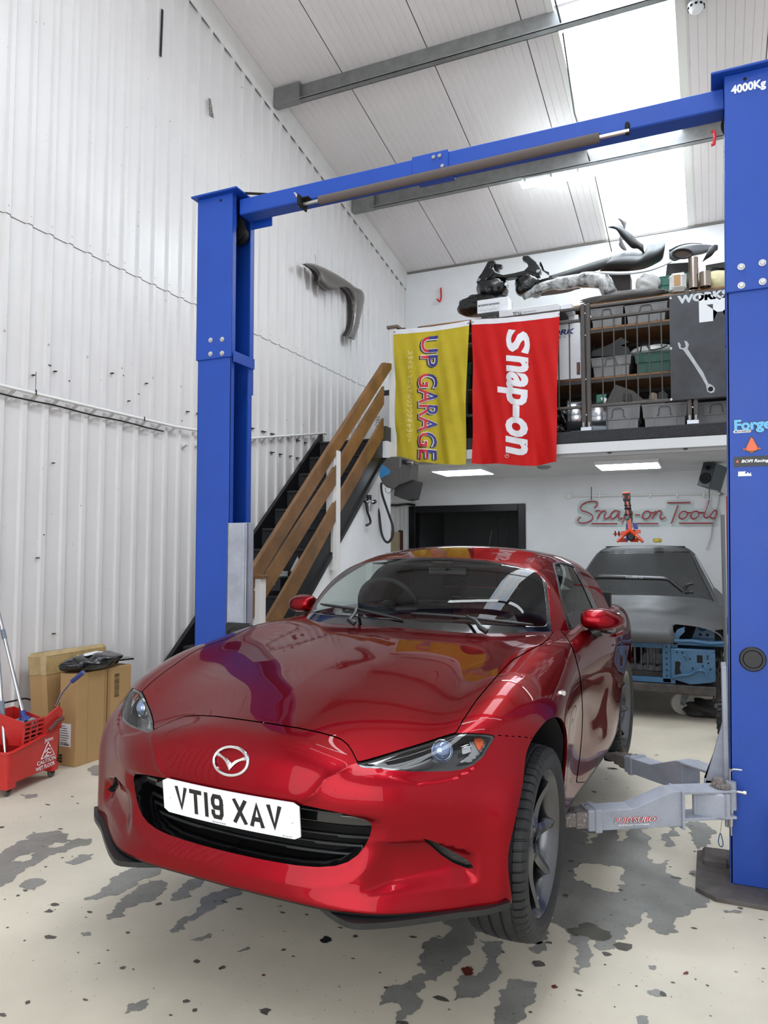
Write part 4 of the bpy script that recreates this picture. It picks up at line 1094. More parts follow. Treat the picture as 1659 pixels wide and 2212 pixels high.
# ---- wheels
rubber = mat('tyre_rubber', '#1d1e20', .62, bump=.0004, bscale=300, var=.25, vscale=20)
rim_m = mat('wheel_gunmetal', '#5f6063', .26, .95, coat=.3)
def wheel(parent):
    w = empty('wheel'); w.parent = parent
    # axis along +y (outside); tread from the outer shoulder (+) to the inner
    prof = []
    half = .1025; Rr = .308
    prof += [(.222, .086), (.232, .096), (.25, .1025), (.275, .1045), (.290, .100), (.299, .092)]
    groove = [.062, .027, -.012, -.050]; e = .0042; d = .0075
    for gy in groove:
        prof += [(Rr-.004*((gy+e)/half)**2*2, gy+e+.0016), (Rr-d, gy+e-.0005), (Rr-d, gy-e+.0005), (Rr-.004*((gy-e)/half)**2*2, gy-e-.0016)]
    prof += [(.299, -.092), (.290, -.100), (.275, -.1045), (.25, -.1025), (.222, -.086)]
    nb = 64; seg = nb*4; V = []; F = []; n_ = len(prof)
    for k in range(seg):
        blk, ph_ = divmod(k, 4); a = 2*PI*(blk+(0, .74, .80, .94)[ph_])/nb; cut = ph_ in (2, 3)
        for r_, y in prof:
            sh_ = y > .0635 and r_ > .285; ins = y < -.0515 and r_ > .285; rr_ = r_
            if cut and (sh_ or ins) and r_ > .288: rr_ = r_-.006
            aa = a+(.02*(y-.06)/.04 if sh_ else 0)
            V.append((rr_*math.cos(aa), y, rr_*math.sin(aa)))
    for k in range(seg):
        k2 = (k+1) % seg
        for i in range(n_-1): F.append((k*n_+i, k*n_+i+1, k2*n_+i+1, k2*n_+i))
    link_mesh('tyre', V, F, rubber, w)
    rx = Matrix.Rotation(R(-90), 4, 'X')       # lathe z -> +y
    b = MB(); b.lathe([(.150, -.09), (.205, -.085), (.207, .02), (.212, .066), (.220, .075), (.2275, .082), (.2300, .089), (.2275, .0925), (.2225, .089), (.2185, .082), (.211, .074), (.203, .060), (.198, .02), (.196, -.07)], 72, rx); rim = b.build('rim', rim_m, w, smooth=True)
    b = MB(); b.lathe([(.0001, .052), (.022, .052), (.0275, .048), (.028, .040)], 28, rx); b.build('centre_cap', rim_m, rim, smooth=True)
    b = MB(); b.lathe([(.028, .045), (.045, .048), (.072, .040), (.085, .028), (.085, -.01)], 40, rx); b.build('hub', rim_m, rim, smooth=True)
    for q in range(4):
        for sgn in (1, -1):
            # one blade of a pair: wide at the hub, bending towards the rim
            a0 = R(90*q+45); V = []; F = []; ns = 12
            for i in range(ns+1):
                t = i/ns; r_ = lerp(.040, .2145, t); off = sgn*(.020+.070*t**1.25); wd = .5*(.036*(1-t)**1.1+.0275+.012*max(0, t-.8)*5*.6)
                yo = .060-.008*math.sin(PI*min(t*1.2, 1))+.024*t**2; yb = yo-.028-.012*t
                for (o_, y_) in ((off-wd, yo-.008), (off+sgn*wd*.15, yo), (off+wd, yo-.008), (off+wd*.75, yb), (off-wd*.75, yb)):
                    th = a0; V.append((r_*math.cos(th)-o_*math.sin(th), y_, r_*math.sin(th)+o_*math.cos(th)))
            for i in range(ns):
                for k in range(5): k2 = (k+1) % 5; F.append((i*5+k, (i+1)*5+k, (i+1)*5+k2, i*5+k2))
            F += [(0, 1, 2, 3, 4), tuple(ns*5+k for k in (4, 3, 2, 1, 0))]
            o = link_mesh('spoke', V, F, rim_m, rim, smooth=True)
            try: o.data.set_sharp_from_angle(angle=R(28))
            except Exception: pass
    for q in range(4):
        a = R(90*q); mt = Matrix.Translation((.050*math.cos(a), .030, .050*math.sin(a))) @ rx
        b = MB(); b.lathe([(.0001, .018), (.008, .018), (.0095, .014), (.0095, 0)], 6, mt); b.build('wheel_nut', chrome_dull, rim)
    b = MB(); b.lathe([(.055, -.03), (.14, -.03), (.14, -.052), (.055, -.052)], 48, rx); b.build('brake_disc', mat('disc_steel', '#6d6a66', .35, 1.0) if 'disc_steel' not in M else M['disc_steel'], w, smooth=False)
    b = MB(); b.box(-.05, .05, -.075, .0, .085, .15, .012); b.build('brake_caliper', dark_gap, w)
    return w
wh0 = wheel(car)
def wheel_copy(o, parent):
    c = o.copy(); COL.objects.link(c); c.parent = parent
    for ch in [x for x in bpy.data.objects if x.parent == o]: wheel_copy(ch, c)
    return c
fy, ry_ = .745, .742
wheels = [wh0]+[wheel_copy(wh0, car) for _ in range(3)]
for w_, (x, y, s_, st, sp_) in zip(wheels, ((0, fy, 1, 0.5, 20), (0, -fy, -1, 0.5, 60), (-WB, .685, 1, 0, 55), (-WB, -.685, -1, 0, 0))):
    w_.location = (x, y, HUBZ); w_.rotation_euler = (0, R(sp_), R(st)+(0 if s_ > 0 else PI))
b = MB(); b.tube([(0, -.68, .26), (0, .68, .26)], .03, 10); b.tube([(-WB, -.68, .26), (-WB, .68, .26)], .03, 10); b.box(-.35, .3, -.4, .4, .17, .24, .02); b.box(-2.7, -1.95, -.4, .4, .17, .26, .02); b.build('suspension_subframe', dark_gap, car)
# ================================================================== THE TWO-POST LIFT AND WHAT IS ROUND IT
blue = mat('lift_blue', '#1145a6', .45, var=.10, vscale=3, bump=.0005, bscale=420, rvar=.06)
blue_d = mat('lift_blue_dark', '#16307c', .45, var=.1, vscale=3)
steel = mat('bolt_steel', '#c9c7c2', .3, .9)
arm_g = mat('arm_grey', '#a3a8b4', .48, var=.22, vscale=7, speck=(300, .66, '#6b6a6c'), bump=.0006, bscale=200)
dust = mat('dusty_grey', '#7d7672', .8, var=.3, vscale=14, speck=(90, .6, '#a39c96'))
baseg = mat('base_plate_grey', '#5d5754', .7, var=.4, vscale=12, bump=.001, bscale=80)
YP = 3.638
lift = thing('car_lift', 'blue two post vehicle lift with a crossbeam and grey swing arms under the red car', 'car lift', (-1.35, YP+.1, 0))
def post(xin, side, lean, topz=3.64):
    """C-section column open towards the bay; side=+1: opens towards +x (left column)"""
    D = .215; W_ = .25; b = MB(); t = .008
    def B_(x0, x1, y0, y1, z0, z1, mb=b, ch=.003):
        sh_ = Matrix.Translation((xin, YP, 0)) @ Matrix(((1, 0, lean, 0), (0, 1, 0, 0), (0, 0, 1, 0), (0, 0, 0, 1)))
        xa, xb_ = sorted((-side*x0, -side*x1)); mb.box(xa, xb_, y0, y1, z0, z1, ch, sh_)
    B_(0, W_, 0, t, .02, 2.66); B_(0, W_, D-t, D, .02, 2.66); B_(W_-t, W_, 0, D, .02, 2.66); B_(0, t, 0, .028, .02, 2.66, ch=0); B_(0, t, D-.04, D, .02, 2.66, ch=0)
    o = b.build('column', blue, lift)
    b2 = MB(); B_(-.004, W_+.006, -.012, -.001, 2.63, topz, b2); B_(W_-.002, W_+.006, -.012, D+.012, 2.63, topz, b2); B_(-.004, W_+.006, D+.001, D+.012, 2.63 if side < 0 else 2.44, topz, b2); B_(-.004, .004, -.01, .03, 2.63, topz, b2, 0); B_(-.004, .004, D-.03, D+.01, 2.44, topz, b2, 0)
    o2 = b2.build('column_extension', blue, lift)
    b3 = MB(); B_(-.06, W_+.03, -.05, D+.05, topz, topz+.012, b3); b3.build('head_plate', blue, lift)
    for (x, z) in ((.06, 2.74), (.145, 2.745), (.06, 2.655+.0), (.145, 2.66)):
        x0 = xin-side*x+lean*z; b4 = MB(); b4.lathe([(.0001, .011), (.010, .011), (.0115, .009), (.0115, 0)], 6, Matrix.Translation((x0, YP-.012, z)) @ Matrix.Rotation(R(90), 4, 'X')); b4.lathe([(.0001, .003), (.0155, .003), (.0155, 0)], 16, Matrix.Translation((x0, YP-.012, z)) @ Matrix.Rotation(R(90), 4, 'X')); b4.build('column_bolt', steel, lift)
    b5 = MB(); b5.lathe([(.0001, .002), (.0075, .002), (.0075, 0)], 14, Matrix.Translation((xin-side*.082+lean*3.55, YP-.013, 3.605)) @ Matrix.Rotation(R(90), 4, 'X')); b5.build('drilled_hole', dark_gap, lift)
    b6 = MB(); b6.lathe([(.004, -.006), (.075, -.006), (.078, .006), (.004, .006)], 30, Matrix.Translation((xin-side*.06+lean*3.45, YP+.11, 3.47)) @ Matrix.Rotation(R(90), 4, 'X')); b6.lathe([(.004, -.02), (.06, -.02), (.06, .02), (.004, .02)], 24, Matrix.Translation((xin-side*.06+lean*3.45, YP+.15, 3.45)) @ Matrix.Rotation(R(90), 4, 'X')); b6.build('cable_pulley', dark_gap, lift, smooth=True)
    b7 = MB(); B_(.02, .14, .03, .075, 3.46, 3.60, b7); b7.build('pulley_bracket', blue, lift)
    # welded tie across the opening and inner guide
    b8 = MB(); 
    if side > 0:
        P_ = Matrix.Translation((xin, YP, 0)); b8.box(.0, .008, .0, D, 2.60, 2.665, 0, P_); b8.build('cross_tie', blue, lift)
        b9 = MB(); b9.box(-.012, -.002, D-.05, D-.02, 1.0, 2.66, 0, P_); b9.build('guide_rail', blue, lift)
    b10 = MB(); pts = [(-.22, -.17), (.22, -.17), (.30, -.10), (.30, .33), (.22, .40), (-.22, .40), (-.30, .33), (-.30, -.10)]
    b10.prism([(xin-side*.16+p[0]*1.0, YP+p[1]) for p in pts], 0, .02, 'z'); b10.build('base_plate', baseg, lift, bevel=.002)
    return o
pl_ = post(-2.600, 1, -.0045); prr = post(.045, -1, .0160)
# crossbeam: box section, with sleeve joint
zb = 3.518
b = MB(); b.box(-2.60, -1.32, YP+.04, YP+.15, zb, zb+.10, .006); b.build('crossbeam', blue, lift)
b = MB(); b.box(-1.30, .10, YP+.04, YP+.15, zb, zb+.10, .006); b.build('crossbeam', blue, lift)
b = MB(); b.box(-1.46, -1.25, YP+.030, YP+.16, zb-.008, zb+.108, .004); b.build('beam_sleeve', blue, lift)
for x in (-1.33, -1.295):
    b = MB(); b.lathe([(.0001, .012), (.010, .012), (.012, .008), (.012, 0)], 6, Matrix.Translation((x, YP+.030, zb+.075)) @ Matrix.Rotation(R(90), 4, 'X')); b.build('beam_bolt', steel, lift)
b = MB(); b.lathe([(.0001, .012), (.010, .012), (.012, .008), (.012, 0)], 6, Matrix.Translation((-1.28, YP+.030, zb+.015)) @ Matrix.Rotation(R(90), 4, 'X')); b.build('beam_bolt', steel, lift)
b = MB(); b.box(-2.62, -2.47, YP+.205, YP+.215, zb-.02, zb+.10, .002); b.build('beam_gusset', blue, lift)
b = MB(); b.tube([(-2.62, YP+.02, zb+.135), (-2.4, YP+.12, zb+.125), (-1.9, YP+.13, zb+.104)], .008, 8); b.build('hydraulic_hose', dark_gap, lift, smooth=True)
# padded cut-off bar under the beam
foam = mat('foam_brown', '#5d5450', .9, bump=.0015, bscale=150)
A_ = on(690, 433, Y=YP+.03); B__ = on(1295, 297, Y=YP+.03)
b = MB(); b.tube([A_+(B__-A_)*t for t in np.linspace(0, 1, 12)], .0245, 14); b.build('foam_sleeve', foam, lift, smooth=True)
ext = (B__-A_)/np.linalg.norm(B__-A_)
b = MB(); b.tube([A_-ext*.14, A_], .0105, 12); b.tube([B__, B__+ext*.14], .0105, 12); b.build('cutoff_bar', steel, lift, smooth=True)
P_ = on(655, 432, Y=YP+.03)
b = MB(); b.box(P_[0]-.006, P_[0]+.004, YP-.03, YP+.07, P_[2]-.055, zb+.01); b.box(P_[0]-.006, P_[0]+.05, YP+.0, YP+.06, zb-.004, zb+.002); b.build('bar_bracket', dark_gap, lift)
b = MB(); b.tube(catmull([(P_[0]-.05, YP+.04, zb+.03), (P_[0]-.055, YP+.02, P_[2]+.05), (P_[0]-.02, YP+.02, P_[2]+.01)], 6), .0035, 6); b.build('switch_wire', steel, lift, smooth=True)
P_ = on(1355, 280, Y=YP+.03)
b = MB(); b.box(P_[0]-.008, P_[0]+.008, YP+.022, YP+.03, P_[2]-.015, zb+.03); b.tube([(P_[0]-.0, YP+.035, P_[2]-.02), (P_[0], YP+.035, P_[2]+.03)], .012, 10); b.build('bar_bracket', dark_gap, lift)
# stickers on the right-hand column
def post_x(z): return .045+.016*z
yf_ = YP-.0135
def st_text(name, s, u, v, wpx, size, m_, shear=0, y=YP-.0015, **kw):
    P_ = on(u, v, Y=y); w_ = on(u+wpx, v, Y=y)[0]-P_[0]
    return place_text(name, s, P_, (1, 0, .0), (0, 0, 1), size, m_, lift, width=w_, shear=shear, **kw)
s_wh = mat('sticker_white', '#e6e8ea', .4); s_lb = mat('sticker_light_blue', '#5fb4e8', .35); s_or = mat('sticker_orange', '#e0643c', .35); s_bk = mat('sticker_black', '#23282a', .4); s_rd = mat('sticker_red', '#c8102e', .35)
st_text('load_rating', '4000Kg', 1580, 203, 76, .052, s_wh, y=YP-.014, offset=.0022)
st_text('sponsor_sticker', 'Forge', 1584, 929, 83, .062, s_bk, offset=.0050, y=YP-.0015)
st_text('sponsor_sticker', 'Forge', 1585, 929, 81, .062, s_lb, offset=.0026, y=YP-.0030)
P_ = on(1584, 931, Y=YP-.001); b = MB(); b.add([(P_[0]+x, YP-.0016, P_[2]-.004+z) for x, z in rrect(.036, .0065, .0064) for x in (x+.036,)], [tuple(range(28))[::-1]]); b.build('sponsor_sticker', s_wh, lift)
st_text('sponsor_text', 'MOTORSPORT', 1587, 934.5, 36, .010, s_bk, y=YP-.0025, offset=.0003)
def cone(u, v, s, y=YP-.0015):
    c_ = on(u, v, Y=y); b = MB(); k = s
    b.add([c_+np.array(p)*k for p in ((-.045, 0, -.006), (-.002, 0, -.028), (.045, 0, -.006), (.020, 0, .006), (-.020, 0, .006))], [(0, 1, 2, 3, 4)])
    b.build('cone_base', s_bk, lift); b = MB()
    b.add([c_+np.array(p)*k+[0, -.001, 0] for p in ((-.041, 0, -.006), (-.002, 0, -.025), (.041, 0, -.006), (.020, 0, .004), (-.020, 0, .004))], [(0, 1, 2, 3, 4)])
    b.add([c_+np.array(p)*k+[0, -.002, 0] for p in ((-.028, 0, -.008), (-.012, 0, -.016), (.012, 0, -.016), (.028, 0, -.008), (.003, 0, .048), (-.003, 0, .048))], [(0, 1, 2, 3, 4, 5)]); b.build('cone_sticker', s_or, lift)
    b = MB(); b.add([c_+np.array(p)*k+[0, -.0015, 0] for p in ((-.032, 0, -.008), (-.012, 0, -.020), (.012, 0, -.020), (.032, 0, -.008), (.004, 0, .054), (-.004, 0, .054))], [(0, 1, 2, 3, 4, 5)]); b.build('cone_outline', s_bk, lift)
cone(1624, 967, .92)
a0 = on(1585, 988, Y=YP-.0016); a1 = on(1662, 1006, Y=YP-.0016); b = MB(); b.add([(a0[0], YP-.0016, a0[2]+.002), (a1[0]+.03, YP-.0016, a0[2]+.002), (a1[0]+.03, YP-.0016, a1[2]), (a0[0], YP-.0016, a1[2])], [(3, 2, 1, 0)]); b.build('sponsor_sticker', s_bk, lift)
st_text('sponsor_text', 'BOFI Racing', 1601, 999.5, 60, .018, s_wh, .25, y=YP-.0026, offset=.0006)
cone(1593, 998, .20, YP-.0030)
b = MB(); c_ = on(1594, 1029, Y=YP-.0016); pts = [(0, 0), (.056, 0), (.052, .008), (.053, .016), (.045, .009), (.040, .018), (.034, .010), (.028, .012), (.033, .021), (.002, .021)]
b.add([(c_[0]+p[0], YP-.0016, c_[2]+p[1]) for p in pts], [tuple(range(len(pts)))]); b.build('torn_sticker', s_wh, lift)
b = MB(); c_ = on(1626, 1424, Y=YP-.002); b.lathe([(.0001, .006), (.036, .006), (.038, .004), (.040, .007), (.050, .007), (.054, .002), (.054, 0)], 36, Matrix.Translation(tuple(c_)) @ Matrix.Rotation(R(90), 4, 'X')); b.build('blanking_grommet', satin_black, lift, smooth=True)
b = MB(); b.box(.215, .235, YP-.07, YP+.0, .02, .36, .002); b.build('base_gusset', blue, lift); b = MB(); b.box(.235, .40, YP-.06, YP-.005, .02, .12, .003); b.build('floor_box', blue_d, lift)
b = MB(); pts = [(-.21, 0), (-.21, .065), (-.19, .075), (-.13, .075), (-.13, 0)]; b.box(.045-.115, .045-.005, YP+.16, YP+.32, 0, .05, .01); b.build('anchor_foot', baseg, lift)
# ---- carriage and arms on the right-hand side
car_r = MB(); P0 = on(1566, 1560, Y=YP+.10); P1_ = on(1522, 1690, Y=YP+.10)
car_r.prism([(.048, P0[2]+.03), (P0[0]-.012, P0[2]), (P1_[0], P1_[2]), (P1_[0], .43), (.048, .43)], YP+.06, YP+.10, 'y'); o = car_r.build('carriage_gusset', arm_g, lift, bevel=.003)
b = MB(); b.box(.028, .052, YP+.02, YP+.19, .25, .95, .004); b.build('carriage', arm_g, lift)
# gate box end seen between the arm's cheeks
def arm(piv, tip, zc, parent, far=False):
    """swing arm from pivot (x,y) to tip (x,y): cheeks at the pivot, boxed beam, telescopic end"""
    p = np.array(piv); q = np.array(tip); d = q-p; L_ = np.linalg.norm(d); ang = math.atan2(d[1], d[0])
    mt = Matrix.Translation((p[0], p[1], zc)) @ Matrix.Rotation(ang, 4, 'Z')
    b = MB(); b.box(-.05, .19, -.055, .055, .048, .060, .002, mt); b.box(-.05, .19, -.055, .055, -.062, -.050, .002, mt); b.build('arm_cheek', arm_g, parent)
    b = MB(); b.box(.185, .197, -.062, .062, -.095, .062, .002, mt); b.build('arm_end_plate', arm_g, parent)
    b = MB(); zs = [(.19, .062, -.085), (.24, .058, -.085), (.41, -.005, -.088), (.60, -.010, -.090)]
    V = []; 
    for x, zt, zb_ in zs:
        for y in (-.048, .048): V += [(x, y, zt), (x, y, zb_)]
    F = []
    for i in range(len(zs)-1):
        a = i*4; F += [(a, a+4, a+6, a+2), (a+1, a+3, a+7, a+5), (a, a+1, a+5, a+4), (a+2, a+6, a+7, a+3)]
    F += [(0, 2, 3, 1), (12, 13, 15, 14)]
    b.add([tuple(mt @ Vector(v)) for v in V], F); b.build('arm_beam', arm_g, parent, bevel=.003)
    b = MB(); b.box(.545, .575, -.055, .055, -.098, -.002, .003, mt); b.build('arm_collar', arm_g, parent)
    b = MB(); b.box(.565, .605, -.050, .050, -.092, -.006, .004, mt); b.build('arm_collar', arm_g, parent)
    b = MB(); b.box(.59, .655, -.044, .044, -.082, -.014, .004, mt); b.build('arm_extension', dust, parent)
    b = MB(); b.box(.635, .70, -.040, .040, -.076, -.018, .004, mt); b.build('arm_extension', dust, parent)
    b = MB(); b.box(.69, L_, -.030, .030, -.070, -.024, .004, mt); b.build('arm_extension', dust, parent)
    b = MB(); b.lathe([(.0001, .05), (.05, .05), (.055, .03), (.055, .0), (.03, -.02), (.03, -.07)], 20, Matrix.Translation((q[0], q[1], zc-.01))); b.build('lifting_pad', dark_gap, parent, smooth=True)
    for x in (.60, .665):
        b = MB()
        for y in (-.02, .02): b.lathe([(.0001, .004), (.006, .003), (.007, 0)], 8, mt @ Matrix.Translation((x-.01, y, -.006 if x < .65 else -.016)))
        b.build('arm_rivets', dust, parent)['kind'] = 'stuff'
    b = MB(); b.lathe([(.0001, .035), (.022, .035), (.028, .020), (.028, 0), (.038, -.002)], 18, mt @ Matrix.Translation((0, 0, .062))); b.lathe([(.0001, -.07), (.026, -.07), (.026, -.06)], 18, mt); b.build('pivot_pin', dust, parent, smooth=True)
    return mt
mt1 = arm((.005, YP-.06), (-.62, YP-.42), .385, lift)
mt2 = arm((.02, YP+.30), (-.56, YP+.82), .355, lift)
b = MB(); b.box(-.10, .03, YP-.13, YP-.03, .325, .433, .008); b.box(-.085, .015, YP-.131, YP-.05, .338, .420, .004); b.build('arm_gate', arm_g, lift)
b = MB(); b.box(.0, .05, YP-.10, YP+.02, .33, .43, .004); b.build('arm_gate_link', arm_g, lift)
# locking pin tube with cranked pin
b = MB(); b.tube([(.055, YP-.045, .352), (.055, YP-.045, .468)], .0215, 16); b.build('lock_tube', arm_g, lift, smooth=True)
b = MB(); b.tube(catmull([(.052, YP-.045, .24), (.052, YP-.045, .50), (.054, YP-.045, .512), (.066, YP-.047, .522), (.10, YP-.05, .524)], 5), .0038, 8); b.tube([(.055, YP-.046, .36), (.05, YP-.047, .28)], .010, 8); lp = b.build('lock_pin', steel, lift, smooth=True)
b = MB(); b.tube([(.075, YP-.05, .430), (.105, YP-.055, .430)], .006, 8); b.lathe([(.0001, .006), (.010, .006), (.010, -.006), (.0001, -.006)], 12, Matrix.Translation((.108, YP-.055, .430)) @ Matrix.Rotation(R(90), 4, 'Y')); b.build('lock_screw', steel, lift, smooth=True)
b = MB(); c_ = Vector((-.0, YP-.07, .452))
tth = [(math.cos(2*PI*k/40)*(.042 if k % 2 else .037), math.sin(2*PI*k/40)*(.042 if k % 2 else .037)) for k in range(40)]
b.prism([(c_.x+.022+p[0]*.8, c_.y-.01+p[1]*.8) for p in tth], .448, .462, 'z'); b.build('lock_gear', dust, lift)
b = MB(); A_ = on(1560, 1770, Y=YP-.10); B_ = on(1556, 1800, Y=YP-.10); b.tube([A_, B_], .0018, 6); b.build('release_cable', steel, lift)
cb = mat('blue_plastic', '#14456e', .3); lo = [on(u, v, Y=YP-.10) for u, v in ((1556, 1800), (1552, 1815), (1554, 1826), (1559, 1829), (1562, 1824), (1560, 1812))]
b = MB(); b.tube(catmull(lo, 5, True), .0022, 6, closed=True); b.build('cable_loop', cb, lift, smooth=True)
# decal on the near arm
Mx = np.array(mt1)[:3, :3]; ax_ = Mx[:, 0]; ay_ = Mx[:, 1]
def arm_pt(x, y, z): return np.array(tuple(mt1 @ Vector((x, y, z))))
for (s__, x0, z0, sz, wid, m_, of, lift_) in (('FUJITSUBO', .495, -.060, .030, .185, s_bk, .0022, .0492), ('FUJITSUBO', .494, -.0595, .030, .184, s_wh, .0014, .0498), ('FUJITSUBO', .4935, -.059, .030, .183, s_rd, .0, .0504), ('EXHAUST SYSTEMS', .475, -.0725, .0085, .135, s_wh, .0003, .0502)):
    place_text('arm_decal', s__, arm_pt(x0, lift_, z0), tuple(-ax_), (0, 0, 1), sz, m_, lift, width=wid, shear=.25 if 'F' == s__[0] else 0, offset=of)
# left carriage: grey cover strip and black rubber door guard
b = MB()
P_ = on(492, 1118, Y=YP-.01); Q_ = on(537, 1118, Y=YP+.05)
b.box(-2.605, -2.46, YP-.028, YP-.020, .60, 1.63, .002); b.box(-2.605, -2.598, YP-.028, YP+.03, .60, 1.63, .001); b.box(-2.468, -2.460, YP-.028, YP+.03, .60, 1.63, .001); b.box(-2.50, -2.478, YP-.036, YP-.026, .60, 1.63, .004)
b.build('carriage_cover', arm_g, lift)
b = MB(); b.box(-2.60, -2.42, YP-.05, YP-.015, .92, 1.05, .010); gd = b.build('rubber_guard', satin_black, lift)
b = MB()
for cx2 in (-.03, .03): b.tube([(-2.51+cx2+.028*math.cos(a)*1.0, YP-.052, .99+.024*math.sin(a)) for a in np.linspace(0, 2*PI, 25)[:-1]], .0025, 6, closed=True)
b.tube([(-2.51+.07*math.cos(a), YP-.052, .99+.034*math.sin(a)) for a in np.linspace(0, 2*PI, 31)[:-1]], .003, 6, closed=True); b.build('guard_relief', satin_black, gd)
arm_l = arm((-2.50, YP-.04), (-1.98, YP-.62), .36, lift); arm_l2 = arm((-2.50, YP+.30), (-2.0, YP+.85), .35, lift)
# ================================================================== STAIRCASE
XS = -3.58
oak = mat('stained_oak', '#7f5a34', .42, var=.45, vscale=3.0, detail=9, bump=.0008, bscale=70, rvar=.08)
def wood_grain(m):
    nt = m.node_tree; n = nt.nodes; L = nt.links
    mp = n.new('ShaderNodeMapping'); mp.inputs['Scale'].default_value = (6, 1.2, 1.2); tcn = [k for k in n if k.type == 'TEX_COORD'][0]; L.new(tcn.outputs['Object'], mp.inputs[0])
    for k in n:
        if k.type == 'TEX_NOISE' and abs(k.inputs['Scale'].default_value-3.0) < .01: L.new(mp.outputs[0], k.inputs['Vector'])
wood_grain(oak)
blk_p = mat('black_paint', '#141416', .35, var=.2, vscale=6)
step_m = mat('step_carpet', '#222225', .95, bump=.003, bscale=240, speck=(280, .58, '#4b4b50'))
st = thing('staircase', 'black carpeted staircase with brown plank handrail along the white ribbed wall', 'stairs', (-4.05, 6.5, 0))
RUN, RISE = .254, .222
for k in range(13):
    z = 2.832-RISE*k; y = 7.992-RUN*k
    if z < .1: break
    b = MB(); b.box(XL+.09, XS-.03, y, y+RUN+.03, z-.035, z, .010); b.box(XL+.09, XS-.03, y+.012, y+.03, z-RISE, z-.03); b.build('step', step_m, st)
def slope_board(name, x0, x1, m_, pts_top, h_, par=st, bevel_=.003):
    (y0, z0), (y1, z1) = pts_top; b = MB(); b.prism([(y0, z0), (y1, z1), (y1, z1-h_), (y0, z0-h_)], x0, x1, 'x'); return b.build(name, m_, par, bevel=bevel_)
b = MB(); b.prism([(4.62, .0), (4.66, -.0), (4.75, .06), (8.08, 2.95), (8.08, 2.50), (5.10, 0)], XL+.045, XL+.09, 'x'); b.build('stringer', blk_p, st, bevel=.002)
b = MB(); b.prism([(4.62, .0), (4.75, .10), (8.15, 3.00), (8.345, 3.00), (8.345, 2.62), (8.12, 2.62), (5.0, 0)], XS-.035, XS, 'x'); b.build('stringer', blk_p, st, bevel=.002)
b = MB(); b.prism([(5.02, -.0+.0), (8.14, 2.66), (8.14, 2.60), (5.09, .0)], XS, XS+.022, 'x'); b.build('stringer_trim', blk_p, st)
# rails: three planks, laid along lines of the balustrade plane
XP = XS+.045
def plank(c, t=.032, x0=None):
    P_ = [on(u, v, X=XP) for u, v in c]; x_ = XP if x0 is None else x0
    b = MB(); b.prism([(p[1], p[2]) for p in P_], x_-t, x_, 'x'); b.build('rail_plank', oak, st, bevel=.003)
plank([(831, 783), (846, 785), (846, 797), (720, 994), (545, 1278), (534.5, 1247), (716, 961)], .045)
plank([(830, 834), (830, 873), (733, 1037), (702.6, 1084), (538, 1352), (538, 1296), (703.8, 1041)])
plank([(829, 903), (829, 945), (733, 1112), (701.4, 1172), (598, 1362), (560, 1367), (702.6, 1121)])
def newel(u0, u1, vt, vb, w=.085, cap=False, xoff=.0, label=None):
    a = on(u0, (vt+vb)/2, X=XP+xoff); c = on(u1, (vt+vb)/2, X=XP+xoff); y0, y1 = min(a[1], c[1]), max(a[1], c[1]); zt = on((u0+u1)/2, vt, X=XP+xoff)[2]; zb_ = on((u0+u1)/2, vb, X=XP+xoff)[2]
    return y0, y1, zt, zb_
b = MB(); b.box(XP-.10, XP-.01, 6.74, 6.83, 1.28, 2.50, .002); b.build('newel_post', trim_w, st)
b = MB(); b.box(XP-.01, XP+.012, 6.765, 6.845, 1.27, 2.52, .002); b.build('newel_face', trim_w, st)
b = MB(); b.box(XP-.03, XP+.055, 5.30, 5.385, .0, 1.24, .003); np_ = b.build('newel_post', trim_w, st); b = MB(); b.box(XP-.05, XP+.075, 5.28, 5.405, 1.24, 1.27, .004); b.build('newel_cap', oak, np_)
b = MB(); b.box(XP-.07, XP+.03, 8.30, 8.395, 2.62, 4.24, .003); np_ = b.build('newel_post', trim_w, st); b = MB(); b.box(XP-.095, XP+.055, 8.275, 8.42, 4.24, 4.275, .003); b.build('newel_cap', mat('newel_brown', '#6b5b4e', .6), np_)
b = MB(); b.box(XP+.03, XP+.075, 8.32, 8.36, 2.60, 4.15, .002); b.build('newel_batten', trim_w, st)
# things left on the steps
sb = thing('shoe_box', 'dark shoe box with white label lying on the lower carpeted steps', 'box', (-3.75, 5.9, 0)); P_ = on(608, 1262, X=-3.75)
b = MB(); b.box(-3.95, -3.70, P_[1]-.10, P_[1]+.22, P_[2]-.06, P_[2]+.07, .003); b.build('box_body', mat('box_dark', '#22262a', .5), sb)
b = MB(); b.box(-3.86, -3.76, P_[1]-.104, P_[1]-.099, P_[2]-.0, P_[2]+.05); b.box(-3.94, -3.89, P_[1]-.104, P_[1]-.099, P_[2]-.05, P_[2]-.005); b.build('box_label', s_wh, sb)
b = MB(); rr = random.Random(5)
for k in range(4): b.box(-3.84+rr.uniform(-.02, .02), -3.74, P_[1]-.05, P_[1]+.10, P_[2]+.073+.012*k, P_[2]+.083+.012*k, .003)
tag(b.build('cloth_stack', mat('white_cloth', '#e8e8ea', .7)), 'small stack of folded white cloths on the dark shoe box on the stairs', 'cloths')
P_ = on(640, 1225, X=-3.70); b = MB(); b.prism([(-3.78, P_[2]-.14), (-3.66, P_[2]-.12), (-3.64, P_[2]+.0), (-3.69, P_[2]+.10), (-3.76, P_[2]-.02)], P_[1], P_[1]+.012, 'y'); tag(b.build('plastic_bag', mat('clear_bag', '#c9cccf', .15, coat=.6, bump=.004, bscale=40)), 'crumpled clear plastic bag propped on the stairs behind the lowest rail', 'bag')
